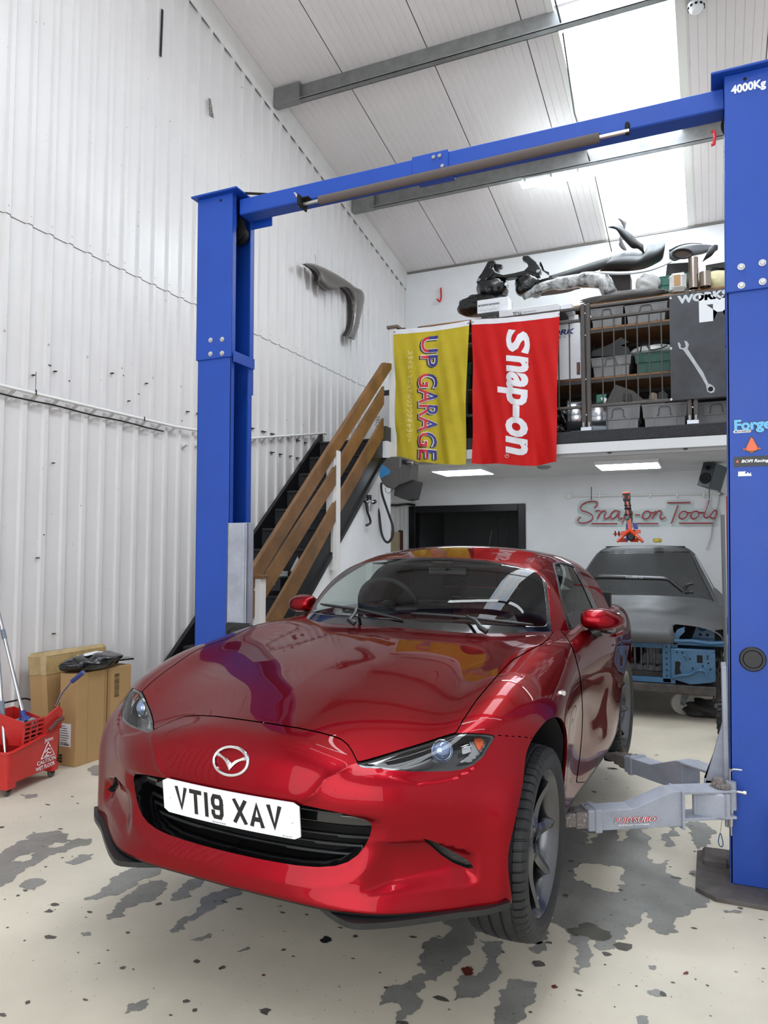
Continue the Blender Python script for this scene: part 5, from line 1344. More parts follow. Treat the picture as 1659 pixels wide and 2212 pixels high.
P_ = on(572, 1338, X=-3.70); b = MB(); b.tube(catmull([P_+[0, -.12, -.02], P_+[.02, 0, .02], P_+[-.02, .1, .0], P_+[.02, .18, .03]], 6), .014, 8); tag(b.build('strap_coil', mat('olive_strap', '#8a8a5c', .8)), 'olive green webbing strap lying at the foot of the stairs', 'strap')
lb = thing('cardboard_box', 'tall white carton standing on the landing behind the stair rails', 'box', (-3.9, 8.9, 2.8))
P_ = on(800, 870, Y=8.8); b = MB(); b.box(-4.02, -3.62, 8.78, 9.3, 2.81, 3.52, .004); b.build('carton', mat('carton_white', '#dcdcdc', .55), lb)
q = on(812, 905, Y=8.779); place_text('carton_text', 'TECNA', (q[0], 8.776, q[2]+.04), (0, 0, -1), (1, 0, 0), .07, s_bk, lb)
b = MB(); b.box(-3.98, -3.70, 8.80, 9.05, 3.52, 3.60, .01); tag(b.build('small_case', satin_black), 'small black case on top of the tall white carton on the landing', 'case')
# ================================================================== ON THE LEFT WALL
def wallx(u, v, x): return on(u, v, X=x)
cond = mat('conduit_white', '#e2e1df', .35)
cp = thing('cable_conduit', 'white conduit pipe clipped along the ribbed wall with a black cable below', 'conduit', (XL, 4, 2.3))
xw = XL+.055
p0, p1 = wallx(0, 829, xw), wallx(432, 935, xw); dd = (p1-p0)/(p1[1]-p0[1]); pa = p0+dd*(YF+.1-p0[1]); pb_ = p0+dd*(5.35-p0[1])
q0, q1 = wallx(540, 947, xw), wallx(702, 936, xw); 
b = MB(); b.tube([(xw, pa[1], min(pa[2], 2.6)), tuple(pb_), tuple(q0), tuple(q1)], .0125, 10); b.build('pipe', cond, cp, smooth=True)
b = MB(); q2 = wallx(702, 962, xw); b.tube([q1, q2], .0125, 10); b.tube([q1+[0, -.05, 0], q1+[0, .015, 0]], .02, 10); b.build('pipe_drop', cond, cp, smooth=True)
def zline(y):
    if y <= 5.35: return (p0+dd*(y-p0[1]))[2]
    return q0[2]+(q1[2]-q0[2])*(y-q0[1])/(q1[1]-q0[1])
for k in range(-8, 22):
    y = Y0+k*PIT+.07
    if y > q1[1] or y < 2.3: continue
    z = zline(y)
    b = MB(); b.prism([(XL+.0, z-.012), (XL+.05, z-.012), (XL+.05, z-.02), (XL, z-.05)], y-.02, y+.02, 'y'); b.build('bracket', cond, cp)
    if y < 5.3: b = MB(); b.prism([(XL+.0, z-.075), (XL+.04, z-.075), (XL+.04, z-.082), (XL, z-.105)], y-.02, y+.02, 'y'); b.build('bracket', cond, cp)
cab = catmull([(XL+.045, y, zline(y)-.062-.004*math.sin(y*9)) for y in np.arange(2.2, 5.4, .2)], 3)
b = MB(); b.tube(cab, .006, 6); b.build('black_cable', dark_gap, cp, smooth=True)
for u, v in ((78, 848), (312, 905)): P_ = wallx(u, v, xw+.013); b = MB(); b.tube([P_+[0, 0, .02], P_+[.004, 0, 0], P_+[0, 0, -.02]], .004, 6); b.build('cable_tie', dark_gap, cp)
P_ = wallx(78, 803, XL+.04); b = MB(); b.tube([P_, P_+[0, 0, -.16]], .002, 5); b.build('cable_tie', dark_gap, cp)
# coil of dark chain, dark tag
P_ = wallx(350, 22, XL+.04); Q_ = wallx(346, 124, XL+.04); b = MB()
for k in range(26): c_ = P_+(Q_-P_)*k/26; b.box(c_[0], c_[0]+.008, c_[1]-.012, c_[1]+.012, c_[2]-.008, c_[2]+.004)
tag(b.build('hanging_chain', satin_black), 'short dark chain hanging high on the white ribbed wall', 'chain')['kind'] = 'stuff'
P_ = wallx(456, 234, XL+.04); b = MB(); b.prism([(P_[1]-.035, P_[2]+.09), (P_[1]-.005, P_[2]+.09), (P_[1]+.05, P_[2]-.07), (P_[1]-.02, P_[2]-.08)], XL+.032, XL+.038, 'x'); tag(b.build('dark_tag', mat('tag_dark', '#4a4644', .6, speck=(120, .5, '#a9a29c'))), 'small dark printed tag stuck high on the ribbed wall', 'tag')
for i, (u, v) in enumerate(((623, 355), (622, 510), (748, 500), (797, 570))):
    P_ = wallx(u, v, XL+.024); place_text('sheet_marking', ('LIGHTWEIGHT', 'Highlander?', 'Tata Steel', 'Colorcoat')[i][:9] if False else 'IIIIIIII', (P_[0], P_[1], P_[2]+.1), (0, 0, -1), (0, 1, 0), .04, mk, wl)
# ---- grey wing panel hung on the wall
primer = mat('primer_brown_grey', '#655f5a', .30, .35, var=.15, vscale=5, coat=.2)
WG = thing('spare_wing', 'dark grey unpainted car wing panel hanging on the ribbed wall', 'car part', tuple(wallx(740, 640, XL+.05)))
SC_W = 260/1659.; 
def wz(x, y): return (640+x*SC_W, 540+y*SC_W)
topL = [(110, 187), (160, 178), (240, 190), (330, 222), (420, 262), (520, 315), (620, 375), (720, 440), (800, 500), (835, 523), (890, 545), (925, 590), (938, 640), (938, 700), (925, 760), (905, 850), (880, 960), (860, 1060), (830, 1150), (800, 1245)]
botL = [(118, 195), (170, 232), (215, 262), (255, 310), (285, 370), (290, 440), (340, 495), (440, 572), (510, 515), (570, 500), (640, 535), (690, 590), (730, 660), (748, 740), (752, 830), (755, 900), (752, 960), (740, 1030), (715, 1110), (672, 1190)]
A = catmull([(*wz(*p), 0) for p in topL], 3); B_ = catmull([(*wz(*p), 0) for p in botL], 3); n_ = min(len(A), len(B_)); V = []; m_ = 8
for i in range(n_):
    for j in range(m_+1):
        t = j/m_; u = lerp(A[i][0], B_[i][0], t); v = lerp(A[i][1], B_[i][1], t); s = i/n_
        bulge = .05+.16*math.sin(PI*min(1, t*.9+.1))**.8*(1-.55*s)+(.07 if 8 < i < 26 and t > .5 else 0)*math.sin(PI*(i-8)/18)*(t-.5)*2
        V.append(wallx(u, v, XL+.05+bulge*.8))
F = [(i*(m_+1)+j, i*(m_+1)+j+1, (i+1)*(m_+1)+j+1, (i+1)*(m_+1)+j) for i in range(n_-1) for j in range(m_)]
o = link_mesh('wing_skin', V, F, primer, WG, smooth=True); md = o.modifiers.new('t', 'SOLIDIFY'); md.thickness = .004
# returned edge of the arch
V2 = []
for i in range(n_): p = np.array(V[i*(m_+1)+m_]); V2 += [p, p*[1, 1, 1]+[-.045, 0, .012]]
link_mesh('wing_flange', V2, [(2*i, 2*i+1, 2*i+3, 2*i+2) for i in range(n_-1)], mat('wing_inner', '#2a2928', .5), WG)
for z1 in (((770, 905), (880, 1010)), ((770, 965), (865, 1060))):
    a, c = [wallx(*wz(*p), XL+.125) for p in z1]; b = MB(); b.tube([a, c], .004, 6); b.build('wing_crease', mat('crease_light', '#a9a49e', .35, .5), WG)
pen = [[(795, 705), (850, 708), (820, 790)], [(850, 740), (868, 760), (862, 795), (838, 790), (838, 745)], [(780, 745), (800, 782), (815, 765)], [(880, 770), (870, 790)]]
b = MB()
for s in pen: b.tube([wallx(*wz(*p), XL+.150) for p in s], .0022, 5)
b.build('pen_marks', dark_gap, WG)
b = MB()
for (x, y, r_) in ((840, 915, .018), (835, 1015, .008), (778, 848, .008), (822, 1080, .007)): c_ = wallx(*wz(x, y), XL+.140); b.lathe([(.0001, .001), (r_, .001), (r_, -.004)], 12, Matrix.Translation(tuple(c_)) @ Matrix.Rotation(R(90), 4, 'Y'))
b.build('wing_holes', dark_gap, WG)
b = MB(); a = wallx(*wz(265, 192), XL+.08); b.tube([a, a+[-.02, .05, .06], a+[-.04, .055, .14]], .004, 6); b.build('hook_wire', steel, WG)
# ================================================================== MOP CORNER
red_pl = mat('bucket_red', '#c42a26', .38, var=.12, vscale=9, rvar=.08)
cast = mat('castor_grey', '#55524e', .6)
XB0, XB1 = -4.16, -3.86
bu = thing('mop_bucket', 'red wheeled mop bucket with wringer, marked caution wet floor', 'bucket', (-3.95, 3.30, 0))
# local axes: bucket's long side runs with the camera's left-right
fA, fB = on(30, 1693, Z=.07)[:2], on(127, 1652, Z=.07)[:2]
ex = (fB-fA)/np.linalg.norm(fB-fA); ey = np.array([-ex[1], ex[0]]); og = fA
def bp(x, y, z): return np.array([*(og+ex*x+ey*y), z])
def frustum(mb, x0, x1, y0, y1, z0, z1, fl=.0, top_extra=None):
    v = [bp(x0, y0, z0), bp(x1, y0, z0), bp(x1, y1, z0), bp(x0, y1, z0), bp(x0-fl, y0-fl, z1), bp(x1+fl, y0-fl, z1), bp(x1+fl, y1+fl, z1), bp(x0-fl, y1+fl, z1)]
    mb.add(v, [(0, 3, 2, 1), (0, 1, 5, 4), (1, 2, 6, 5), (2, 3, 7, 6), (3, 0, 4, 7), (4, 5, 6, 7)])
LN = .46; SX = float(np.linalg.norm(fB-fA))-LN-.005
def tub_wall(x0, x1, y0, y1, z0, zf, zb_, fl, t, n_=10):
    """open tub with rounded corners and a sloping rim"""
    def ringp(xa, xb, ya, yb, r, zfun):
        o = []
        for cx_, cy_, a0 in ((xb-r, yb-r, 0), (xa+r, yb-r, 90), (xa+r, ya+r, 180), (xb-r, ya+r, 270)):
            for k in range(5): a = R(a0+22.5*k); x = cx_+r*math.cos(a); y = cy_+r*math.sin(a); o.append(bp(x, y, zfun(x, y)))
        return o
    R1 = ringp(x0, x1, y0, y1, .03, lambda x, y: z0); R2 = ringp(x0-fl, x1+fl, y0-fl, y1+fl, .04, lambda x, y: lerp(zf, zb_, (x-x0)/(x1-x0)))
    R3 = ringp(x0-fl-.012, x1+fl+.012, y0-fl-.012, y1+fl+.012, .045, lambda x, y: lerp(zf, zb_, (x-x0)/(x1-x0))+.0); R4 = ringp(x0-fl+t, x1+fl-t, y0-fl+t, y1+fl-t, .035, lambda x, y: lerp(zf, zb_, (x-x0)/(x1-x0))+.006); R5 = ringp(x0+t, x1-t, y0+t, y1-t, .03, lambda x, y: z0+.05)
    V = R1+R2+R3+R4+R5; m = 20; F = []
    for k in range(4):
        for i in range(m): j = (i+1) % m; F.append((k*m+i, k*m+j, (k+1)*m+j, (k+1)*m+i))
    F.append(tuple(range(m))[::-1]); F.append(tuple(4*m+i for i in range(m)))
    return V, F
V, F = tub_wall(SX, SX+LN, .0, .27, .075, .262, .318, .014, .010)
tub = link_mesh('tub', V, F, red_pl, bu, smooth=True); tub.data.set_sharp_from_angle(angle=R(40))
b = MB(); frustum(b, SX+.0, SX+.07, 0, .06, .045, .09); frustum(b, SX+.40, SX+.46, 0, .06, .045, .09); frustum(b, SX, SX+.07, .21, .27, .045, .09); frustum(b, SX+.40, SX+.46, .21, .27, .045, .09); b.build('tub_feet', red_pl, bu)
for x, y in ((SX+.035, .03), (SX+.43, .03), (SX+.035, .24), (SX+.43, .24)):
    b = MB(); c_ = bp(x, y, .027); mt = Matrix.Translation(tuple(c_)) @ Matrix.Rotation(math.atan2(ex[1], ex[0]), 4, 'Z') @ Matrix.Rotation(R(90), 4, 'X')
    b.lathe([(.004, -.011), (.023, -.011), (.026, -.006), (.026, .006), (.023, .011), (.004, .011)], 22, mt); w_ = b.build('castor', cast, bu, smooth=True)
    b = MB(); b.box(-.02, .02, -.016, .016, .028, .05, .003, Matrix.Translation((c_[0], c_[1], 0)) @ Matrix.Rotation(math.atan2(ex[1], ex[0]), 4, 'Z')); b.build('castor_fork', dark_gap, w_)
# wringer basket sitting in the tub, tilted, with slotted face
wr = MB()
def wbox(x0, x1, y0, y1, z0, z1, mb=wr): frustum(mb, x0, x1, y0, y1, z0, z1)
zt0, zt1 = .42, .39
V = [bp(SX+.135, .005, .27), bp(SX+.30, .005, .29), bp(SX+.30, .20, .29), bp(SX+.135, .20, .27), bp(SX+.115, -.01, .415), bp(SX+.30, -.01, .405), bp(SX+.30, .22, .47), bp(SX+.115, .22, .475)]
wr.add(V, [(1, 2, 6, 5), (2, 3, 7, 6), (3, 0, 4, 7)]); wring = wr.build('wringer', red_pl, bu); sol = wring.modifiers.new('s', 'SOLIDIFY'); sol.thickness = .006
b = MB()
for i in range(6): z = lerp(.275, .41, i/5); x0 = lerp(SX+.135, SX+.115, i/5); b.add([bp(x0, lerp(.005, -.01, i/5)-.004, z-.004), bp(SX+.30, lerp(.005, -.01, i/5)-.004, z-.004), bp(SX+.30, lerp(.005, -.01, i/5)-.004, z+.006), bp(x0, lerp(.005, -.01, i/5)-.004, z+.006)], [(0, 1, 2, 3)])
for i in range(4): x = lerp(SX+.125, SX+.296, i/3); b.add([bp(x-.004, .0, .27), bp(x+.004, .0, .27), bp(x+.004, -.014, .415), bp(x-.004, -.014, .415)], [(0, 1, 2, 3)])
o = b.build('wringer_grid', red_pl, wring); sol = o.modifiers.new('s', 'SOLIDIFY'); sol.thickness = .01
b = MB(); b.add([bp(SX+.13, .03, .28), bp(SX+.30, .03, .28), bp(SX+.30, .02, .41), bp(SX+.12, .02, .41)], [(0, 1, 2, 3)]); b.build('wringer_inside', mat('inside_dark_red', '#4a2320', .8), wring)  # dark red-brown sheet just behind the wringer's grid
V = [bp(SX+.30, -.012, .28), bp(SX+.47, -.012, .33), bp(SX+.475, -.012, .42), bp(SX+.44, -.012, .455), bp(SX+.30, -.012, .405)]; b = MB(); b.add(V, [(0, 1, 2, 3, 4)]); o = b.build('wringer_side', red_pl, wring); sol = o.modifiers.new('s', 'SOLIDIFY'); sol.thickness = .012
b = MB(); b.tube([bp(SX+.32, -.03, .325), bp(SX+.39, -.03, .365), bp(SX+.45, -.03, .375)], [.009, .012, .016], 8); b.build('wringer_lever', mat('lever_brown', '#5a3a33', .6), wring, smooth=True)
b = MB(); lv = [on(u, v, Y=3.72) for u, v in ((122, 1525), (135, 1497), (150, 1478), (160, 1466))]; b.tube(catmull(lv, 5), .010, 10); b.build('wringer_handle', chrome_dull, wring, smooth=True)
b = MB(); g0, g1 = on(156, 1472, Y=3.72), on(180, 1452, Y=3.72); b.tube([g0, g1], .0155, 12); b.build('handle_grip', mat('grip_blue', '#34407c', .5), wring, smooth=True)
def bt(s, x, z, size, width=None, m_=s_wh, of=.0004):
    lift_ = -(.014*(z-.075)/.19)-.0035; return place_text('bucket_text', s, bp(x, lift_, z), (*ex, 0), (0, -.07, 1), size, m_, bu, width=width, offset=of)
bt('Jantex', SX+.30, .255, .036, .085); bt('CAUTION', SX+.245, .122, .034, .175, of=.0008); bt('WET FLOOR', SX+.24, .088, .032, .18, of=.0008)
tri_ = [(0, 0), (.125, 0), (.0625, .108)]; b = MB()
def bq(x, z): return bp(SX+.272+x, -.0155-.0*z, .158+z*.84)
b.tube([bq(*p) for p in tri_], .0032, 6, closed=True)
for s in ([(.045, .018), (.062, .032), (.055, .052), (.068, .062)], [(.062, .032), (.085, .02), (.092, .028)], [(.055, .052), (.035, .038)], [(.060, .060), (.086, .048)], [(.03, .012), (.07, .008)]): b.tube([bq(*p) for p in s], .003, 6)
b.tube([bq(.075, .075), bq(.078, .079)], .006, 8); b.build('warning_triangle', s_wh, bu)
# mops
def mop(name, label, a, c, collar_px, x_, base=None, foot=True):
    t = thing(name, label, 'mop', tuple(c)); b = MB(); b.tube([a, c], .0115, 12); b.build('handle', mat('chrome_tube', '#c8cacc', .12, 1.0) if 'chrome_tube' not in M else M['chrome_tube'], t, smooth=True)
    d = (c-a); 
    for f0, f1 in collar_px: b = MB(); b.tube([a+d*f0, a+d*f1], .0155, 12); b.build('handle_collar', mat('collar_grey', '#6f7884', .5) if 'collar_grey' not in M else M['collar_grey'], t, smooth=True)
    return t
a, c = on(-30, 1215, X=-4.36), bp(SX+.235, .10, .452)
m1 = mop('mop', 'silver mop handle leaning out of the red bucket with a blue socket', a, c, ((.46, .52),), 0)
b = MB(); dn = (c-a)/np.linalg.norm(c-a); b.tube([c-dn*.01, c+dn*.03, c+dn*.035, c+dn*.06], [.017, .019, .034, .038], 14); b.build('mop_socket', mat('socket_blue', '#2b3d86', .45), m1, smooth=True)
b = MB(); rr = random.Random(9)
for k in range(70):
    a0 = rr.uniform(0, 2*PI); r_ = rr.uniform(.02, .075); p = c+dn*.05; b.tube([p+[.02*math.cos(a0), .02*math.sin(a0), .01], p+[r_*math.cos(a0), r_*math.sin(a0), -.005], p+[r_*1.2*math.cos(a0), r_*1.1*math.sin(a0), -.06]], .005, 5, cap=False)
b.build('mop_strings', mat('mop_cotton', '#8b8f98', .95), m1)['kind'] = 'stuff'
a, c = on(-20, 1190, X=-4.36), bp(SX+.085, .08, .13)
m2 = mop('mop', 'second silver mop handle standing in the front of the red bucket at the frame edge', a, c, ((.40, .45), (.70, .77)), 0)
b = MB(); b.tube([c-[0, 0, .0], c-[0, 0, .02]], .02, 10); b.build('mop_head', M['mop_cotton'], m2)
# cartons
card = mat('cardboard', '#b08d5e', .7, var=.10, vscale=3, bump=.0005, bscale=60); tape = mat('brown_tape', '#b59a68', .22, coat=.5, var=.2, vscale=14, bump=.002, bscale=30)
c1 = thing('cardboard_box', 'tall brown flat carton with barcode and white shipping label by the ribbed wall', 'box', (-4.05, 4.1, 0))
NX = on(162, 1658, Z=0)[0]; y0_, y1_ = 3.823, 4.34; z1_ = .625
b = MB(); b.box(NX-.155, NX, y0_, y1_, 0, z1_, .003); b.build('carton', card, c1)
b = MB(); ym = (y0_+y1_)/2+.02; b.box(NX-.001, NX+.0012, ym-.028, ym+.03, .005, z1_-.004); b.build('flap_seam', mat('cardboard_dark', '#9c7a4e', .7), c1); b = MB(); b.box(NX, NX+.0022, ym-.003, ym+.001, .002, z1_-.002); b.build('flap_gap', dark_gap, c1)
b = MB(); b.box(NX-.02, NX+.0012, y0_+.10, y0_+.102, .01, z1_); b.build('fold_line', M['cardboard_dark'], c1)
b = MB(); rr = random.Random(2)
for k in range(16): z = z1_-.05-k*.0105; b.box(NX, NX+.0018, ym+.07, ym+.115, z-.002-.003*rr.random(), z)
b.build('barcode', dark_gap, c1)
b = MB(); b.box(NX-.145, NX-.045, y0_-.0015, y0_, .13, .285); lab = b.build('shipping_label', s_wh, c1)
b = MB()
for k in range(8): z = .27-.016*k; b.box(NX-.14, NX-.06-rr.uniform(0, .04), y0_-.0022, y0_-.0015, z-.004, z)
for k in range(20): b.box(NX-.14+.0042*k, NX-.14+.0042*k+.001+.0015*rr.random(), y0_-.0023, y0_-.0015, .137, .150)
b.build('label_print', dark_gap, lab)
b = MB()
for k in range(3): b.box(NX-.15, NX-.12, y0_-.0018, y0_, .02+.02*k, .033+.02*k)
b.build('carton_symbols', dark_gap, c1)
c2 = thing('cardboard_box', 'tape-wrapped tall carton leaning on the wall behind the front carton', 'box', (-4.3, 4.1, 0))
mt = Matrix.Translation((-4.13, 0, 0)) @ Matrix.Rotation(R(-5), 4, 'Y'); mt = Matrix.Translation((-4.20, 0, 0)) @ Matrix.Rotation(R(-6), 4, 'Y')
b = MB(); b.box(-.16, .0, 3.80, 4.40, .01, .755, .02, mt); b.build('carton', card, c2); b = MB(); b.box(-.163, .003, 3.797, 4.403, .585, .759, .024, mt); b.build('tape_wrap', tape, c2, bevel=.004)
bag_m = mat('bin_bag_black', '#0e0f11', .22, coat=.5, bump=.010, bscale=22)
def blob(cx_, cy_, cz_, sx_, sy_, sz_, seed, nu=28, nv=16, amp=.18, flat=.5):
    r = np.random.default_rng(seed); ph = r.uniform(0, 6, (6, 3)); fr = r.uniform(1.5, 5, (6, 3)); V = []; F = []
    for i in range(nu):
        for j in range(nv+1):
            a = 2*PI*i/nu; e = -PI/2+PI*j/nv; d = np.array([math.cos(a)*math.cos(e), math.sin(a)*math.cos(e), math.sin(e)])
            k = 1+amp*sum(math.sin(fr[q] @ d*2+ph[q, 0]) for q in range(6))/3; d = d*k
            if d[2] < -flat: d[2] = -flat
            V.append((cx_+d[0]*sx_, cy_+d[1]*sy_, cz_+d[2]*sz_))
    for i in range(nu):
        for j in range(nv): F.append((i*(nv+1)+j, ((i+1) % nu)*(nv+1)+j, ((i+1) % nu)*(nv+1)+j+1, i*(nv+1)+j+1))
    return V, F
bg = thing('parcel_bag', 'black plastic mailing bag with a white label lying on the front carton', 'bag', (-4.05, 4.05, z1_))
V, F = blob(-4.07, 4.04, z1_+.048, .13, .25, .062, 4, amp=.14, flat=.74); V = [(x, y, z+.02*max(0, y-4.1)/.2) for x, y, z in V]
link_mesh('bag_body', V, F, bag_m, bg, smooth=True)
b = MB(); b.prism([(-4.13, 4.27), (-4.02, 4.27), (-3.985, 4.37), (-4.08, 4.42)], z1_+.03, z1_+.042, 'z'); b.build('bag_flap', bag_m, bg)
P_ = np.array([-4.03, 3.95, z1_+.105]); b = MB(); b.add([P_, P_+[0, .16, .012], P_+[-.09, .18, .010], P_+[-.09, .0, 0]], [(0, 1, 2, 3)]); b.build('bag_label', s_wh, bg)
cb_ = thing('floor_cable', 'black cable lying along the wall behind the red bucket', 'cable', (-4.4, 3.3, 0)); b = MB(); b.tube(catmull([on(u, v, X=-4.42) for u, v in ((-40, 1528), (0, 1520), (30, 1514), (55, 1509), (75, 1516), (90, 1524))], 5), .006, 6); b.build('cable', dark_gap, cb_)
# ================================================================== STAIR WALL FITTINGS
XWL = -3.60
reel = thing('hose_reel', 'grey retractable hose reel with blue side panel below the yellow flag', 'hose reel', (-3.4, 8.2, 2.3))
grey_pl = mat('reel_grey', '#4f4d4d', .5); 
YR = 7.7
def rp(u, v, y=YR): return on(u, v, Y=y)
def rz(x, y): return (800+x/8.295, 970+y/8.295)
out1 = [(240, 240), (300, 175), (380, 140), (480, 135), (600, 150), (720, 185), (770, 215), (770, 300), (765, 420), (755, 560), (650, 600), (520, 640), (430, 720), (300, 690), (215, 610), (190, 540), (185, 400), (215, 300)]
b = MB(); P_ = [rp(*rz(*p)) for p in out1]; b.prism([(p[0], p[2]) for p in P_], YR-.02, YR+.17, 'y'); b.build('reel_case', grey_pl, reel, bevel=.012)
b = MB(); P_ = [rp(*rz(*p)) for p in ((220, 285), (245, 290), (372, 385), (358, 455), (205, 525), (182, 500), (185, 400))]; b.prism([(p[0], p[2]) for p in P_], YR-.026, YR-.01, 'y'); b.build('side_panel', mat('panel_blue', '#2f78ae', .35), reel, bevel=.002)
b = MB(); P_ = [rp(*rz(*p)) for p in ((430, 560), (760, 545), (835, 575), (760, 890), (650, 920), (400, 830))]; b.prism([(p[0], p[2]) for p in P_], YR+.03, YR+.20, 'y'); b.build('wall_bracket', mat('bracket_dark', '#2b2b2d', .5), reel, bevel=.006)
b = MB(); b.tube([rp(*rz(560, 370), YR-.03), rp(*rz(540, 540), YR-.03)], .004, 6); P_ = [rp(*rz(*p)) for p in ((540, 165), (575, 185), (560, 330), (530, 345))]; b.prism([(p[0], p[2]) for p in P_], YR-.026, YR-.015, 'y'); b.build('case_ridge', mat('reel_grey_light', '#6b6967', .5), reel)
b = MB(); P_ = [rp(*rz(*p)) for p in ((585, 195), (690, 210), (690, 285), (585, 270))]; b.prism([(p[0], p[2]) for p in P_], YR-.03, YR-.01, 'y'); b.build('hose_port', dark_gap, reel)
b = MB(); a_, c_ = rp(*rz(665, 240), YR-.05), rp(*rz(850, 270), YR-.10); b.tube([a_, a_+(c_-a_)*.5, a_+(c_-a_)*.55, a_+(c_-a_)*.75, a_+(c_-a_)*.8, c_], [.018, .018, .008, .008, .013, .011], 12); b.build('hose_coupling', chrome_dull, reel, smooth=True)
rb = mat('hose_rubber', '#19181a', .5)
b = MB(); b.tube(catmull([rp(*rz(*p), 7.98) for p in ((200, 600), (195, 680), (215, 820), (280, 1020), (350, 1220), (395, 1360), (405, 1480), (385, 1590), (330, 1665), (280, 1660), (225, 1580), (190, 1450), (170, 1280), (150, 1120), (115, 1040), (50, 985))], 5), .0145, 10); b.build('hose', rb, reel, smooth=True)
b = MB(); b.tube(catmull([rp(*rz(*p), 8.05) for p in ((265, 690), (280, 760), (330, 795), (380, 750), (420, 710))], 5), .003, 6); b.build('thin_wire', rb, reel, smooth=True)
rg = thing('air_regulator', 'small black air regulator with a looped hose on the white stair wall', 'regulator', (-3.55, 7.5, 2.0))
def gz(x, y, X=-3.56): return on(330+x/3.13, 900+y/3.13, X=X)
b = MB(); b.tube([gz(1463, 530), gz(1463, 565)], .028, 12); b.build('regulator_knob', rb, rg, smooth=True)
b = MB(); b.tube([gz(1463, 565), gz(1463, 600), gz(1463, 640)], [.03, .026, .018], 12); b.tube([gz(1435, 575), gz(1495, 578)], .018, 10); b.build('regulator_body', chrome_dull, rg, smooth=True)
b = MB(); b.tube(catmull([gz(1440, 580), gz(1450, 640), gz(1468, 690), gz(1470, 720), gz(1445, 735)], 5), .014, 8); b.build('short_hose', rb, rg, smooth=True)
b = MB(); b.tube([gz(1490, 580), gz(1502, 574)], .024, 10); b.build('hose_elbow', rb, rg)
sw = thing('isolator_switch', 'white electrical box with a red and yellow isolator on the stair wall', 'switch', (-3.58, 7.9, 1.1))
a_, c_ = on(793, 1262, X=-3.58), on(842, 1216, X=-3.58)
b = MB(); b.box(-3.60, -3.52, a_[1], c_[1], a_[2], c_[2], .004); b.build('enclosure', mat('enclosure_white', '#dfe3e2', .4), sw)
k_ = on(830, 1233, X=-3.51); b = MB(); b.box(-3.52, -3.512, k_[1]-.05, k_[1]+.06, k_[2]-.05, k_[2]+.05, .002); b.build('yellow_plate', mat('yellow_pl', '#e8c23a', .4), sw)
b = MB(); b.lathe([(.0001, .02), (.03, .02), (.033, 0)], 16, Matrix.Translation((-3.512, k_[1], k_[2])) @ Matrix.Rotation(R(90), 4, 'Y')); b.build('red_knob', mat('red_knob', '#c0262a', .4), sw)
pw = thing('wall_pipes', 'thin conduit and thick black cable running along the wall above the black doorway', 'pipe', (-4.4, 10.5, 2.2))
def lw(u, v): return on(u, v, X=XL+.07)
b = MB(); b.tube([lw(838, 1084), on(903, 1083, Y=YB-.03)], .007, 8); b.tube([lw(838, 1080), on(903, 1082, Y=YB-.03)], .005, 8); b.lathe([(.0001, 0), (.014, 0), (.014, .02), (.0001, .02)], 10, Matrix.Translation(tuple(on(903, 1083, Y=YB-.04)))); b.build('conduit', cond, pw)
b = MB(); b.tube(catmull([lw(838, 1091), lw(860, 1091), on(880, 1089, Y=YB-.03), on(896, 1091, Y=YB-.03)], 4), .017, 8); b.build('thick_cable', rb, pw, smooth=True)
led = mat('led_panel', '#ffffff', .5, emit='#eaf6ff', estr=7.0)
lf = mat('light_frame', '#e8eaec', .5)
for (u0, v0, u1, v1, lbl) in ((950, 1024, 1073, 1018, 'left of the two square ceiling panel lights under the mezzanine'), (1294, 1011, 1428, 1003, 'right-hand square ceiling panel light under the mezzanine')):
    a_ = on(u0, v0+.0, Z=2.55); xc = a_[0]; c_ = on(u1, v0+3, Z=2.55); x0, x1 = a_[0], c_[0]
    y0 = min(a_[1], c_[1]); t = thing('ceiling_light', lbl, 'ceiling light', ((x0+x1)/2, y0+.3, 2.6)); y0 -= .30
    b = MB(); b.box(x0-.02, x1+.02, y0-.02, y0+.62, 2.552, 2.60, .003); b.build('light_frame', lf, t); b = MB(); b.box(x0, x1, y0, y0+.60, 2.546, 2.553); b.build('diffuser', led, t)
P_ = on(1175, 1010, Z=2.585); t = thing('air_vent', 'round grey ceiling vent under the mezzanine', 'vent', tuple(P_)); b = MB(); b.lathe([(.0001, -.02), (.05, -.02), (.085, -.005), (.09, .012)], 24, Matrix.Translation(tuple(P_))); b.build('vent_cone', mat('vent_grey', '#8f9294', .5), t, smooth=True)
sp_ = thing('loudspeaker', 'grey bookshelf loudspeaker hung under the mezzanine beside the right lift column', 'speaker', tuple(on(1545, 1025, Y=10.0)))
c_ = on(1527, 1025, Y=10.0); mt = Matrix.Translation(tuple(c_)) @ Matrix.Rotation(R(-32), 4, 'Z') @ Matrix.Rotation(R(14), 4, 'Y') @ Matrix.Rotation(R(-8), 4, 'X')
b = MB(); b.box(-.085, .085, 0, .26, -.155, .155, .004, mt); b.build('cabinet', mat('speaker_grey', '#5c666c', .5), sp_); b = MB(); b.box(-.085, .085, -.012, .001, -.155, .155, .003, mt); fr_ = b.build('front_baffle', mat('baffle_dark', '#2c3236', .5), sp_)
for z, r_, nm in ((-.05, .062, 'woofer'), (.085, .026, 'tweeter')):
    b = MB(); b.lathe([(.0001, .0), (r_*.35, .006), (r_*.45, -.002), (r_*.85, .010), (r_, .014), (r_*1.12, .012), (r_*1.15, .0)], 24, mt @ Matrix.Translation((0, -.014, z)) @ Matrix.Rotation(R(90), 4, 'X')); b.build(nm, dark_gap, fr_, smooth=True)
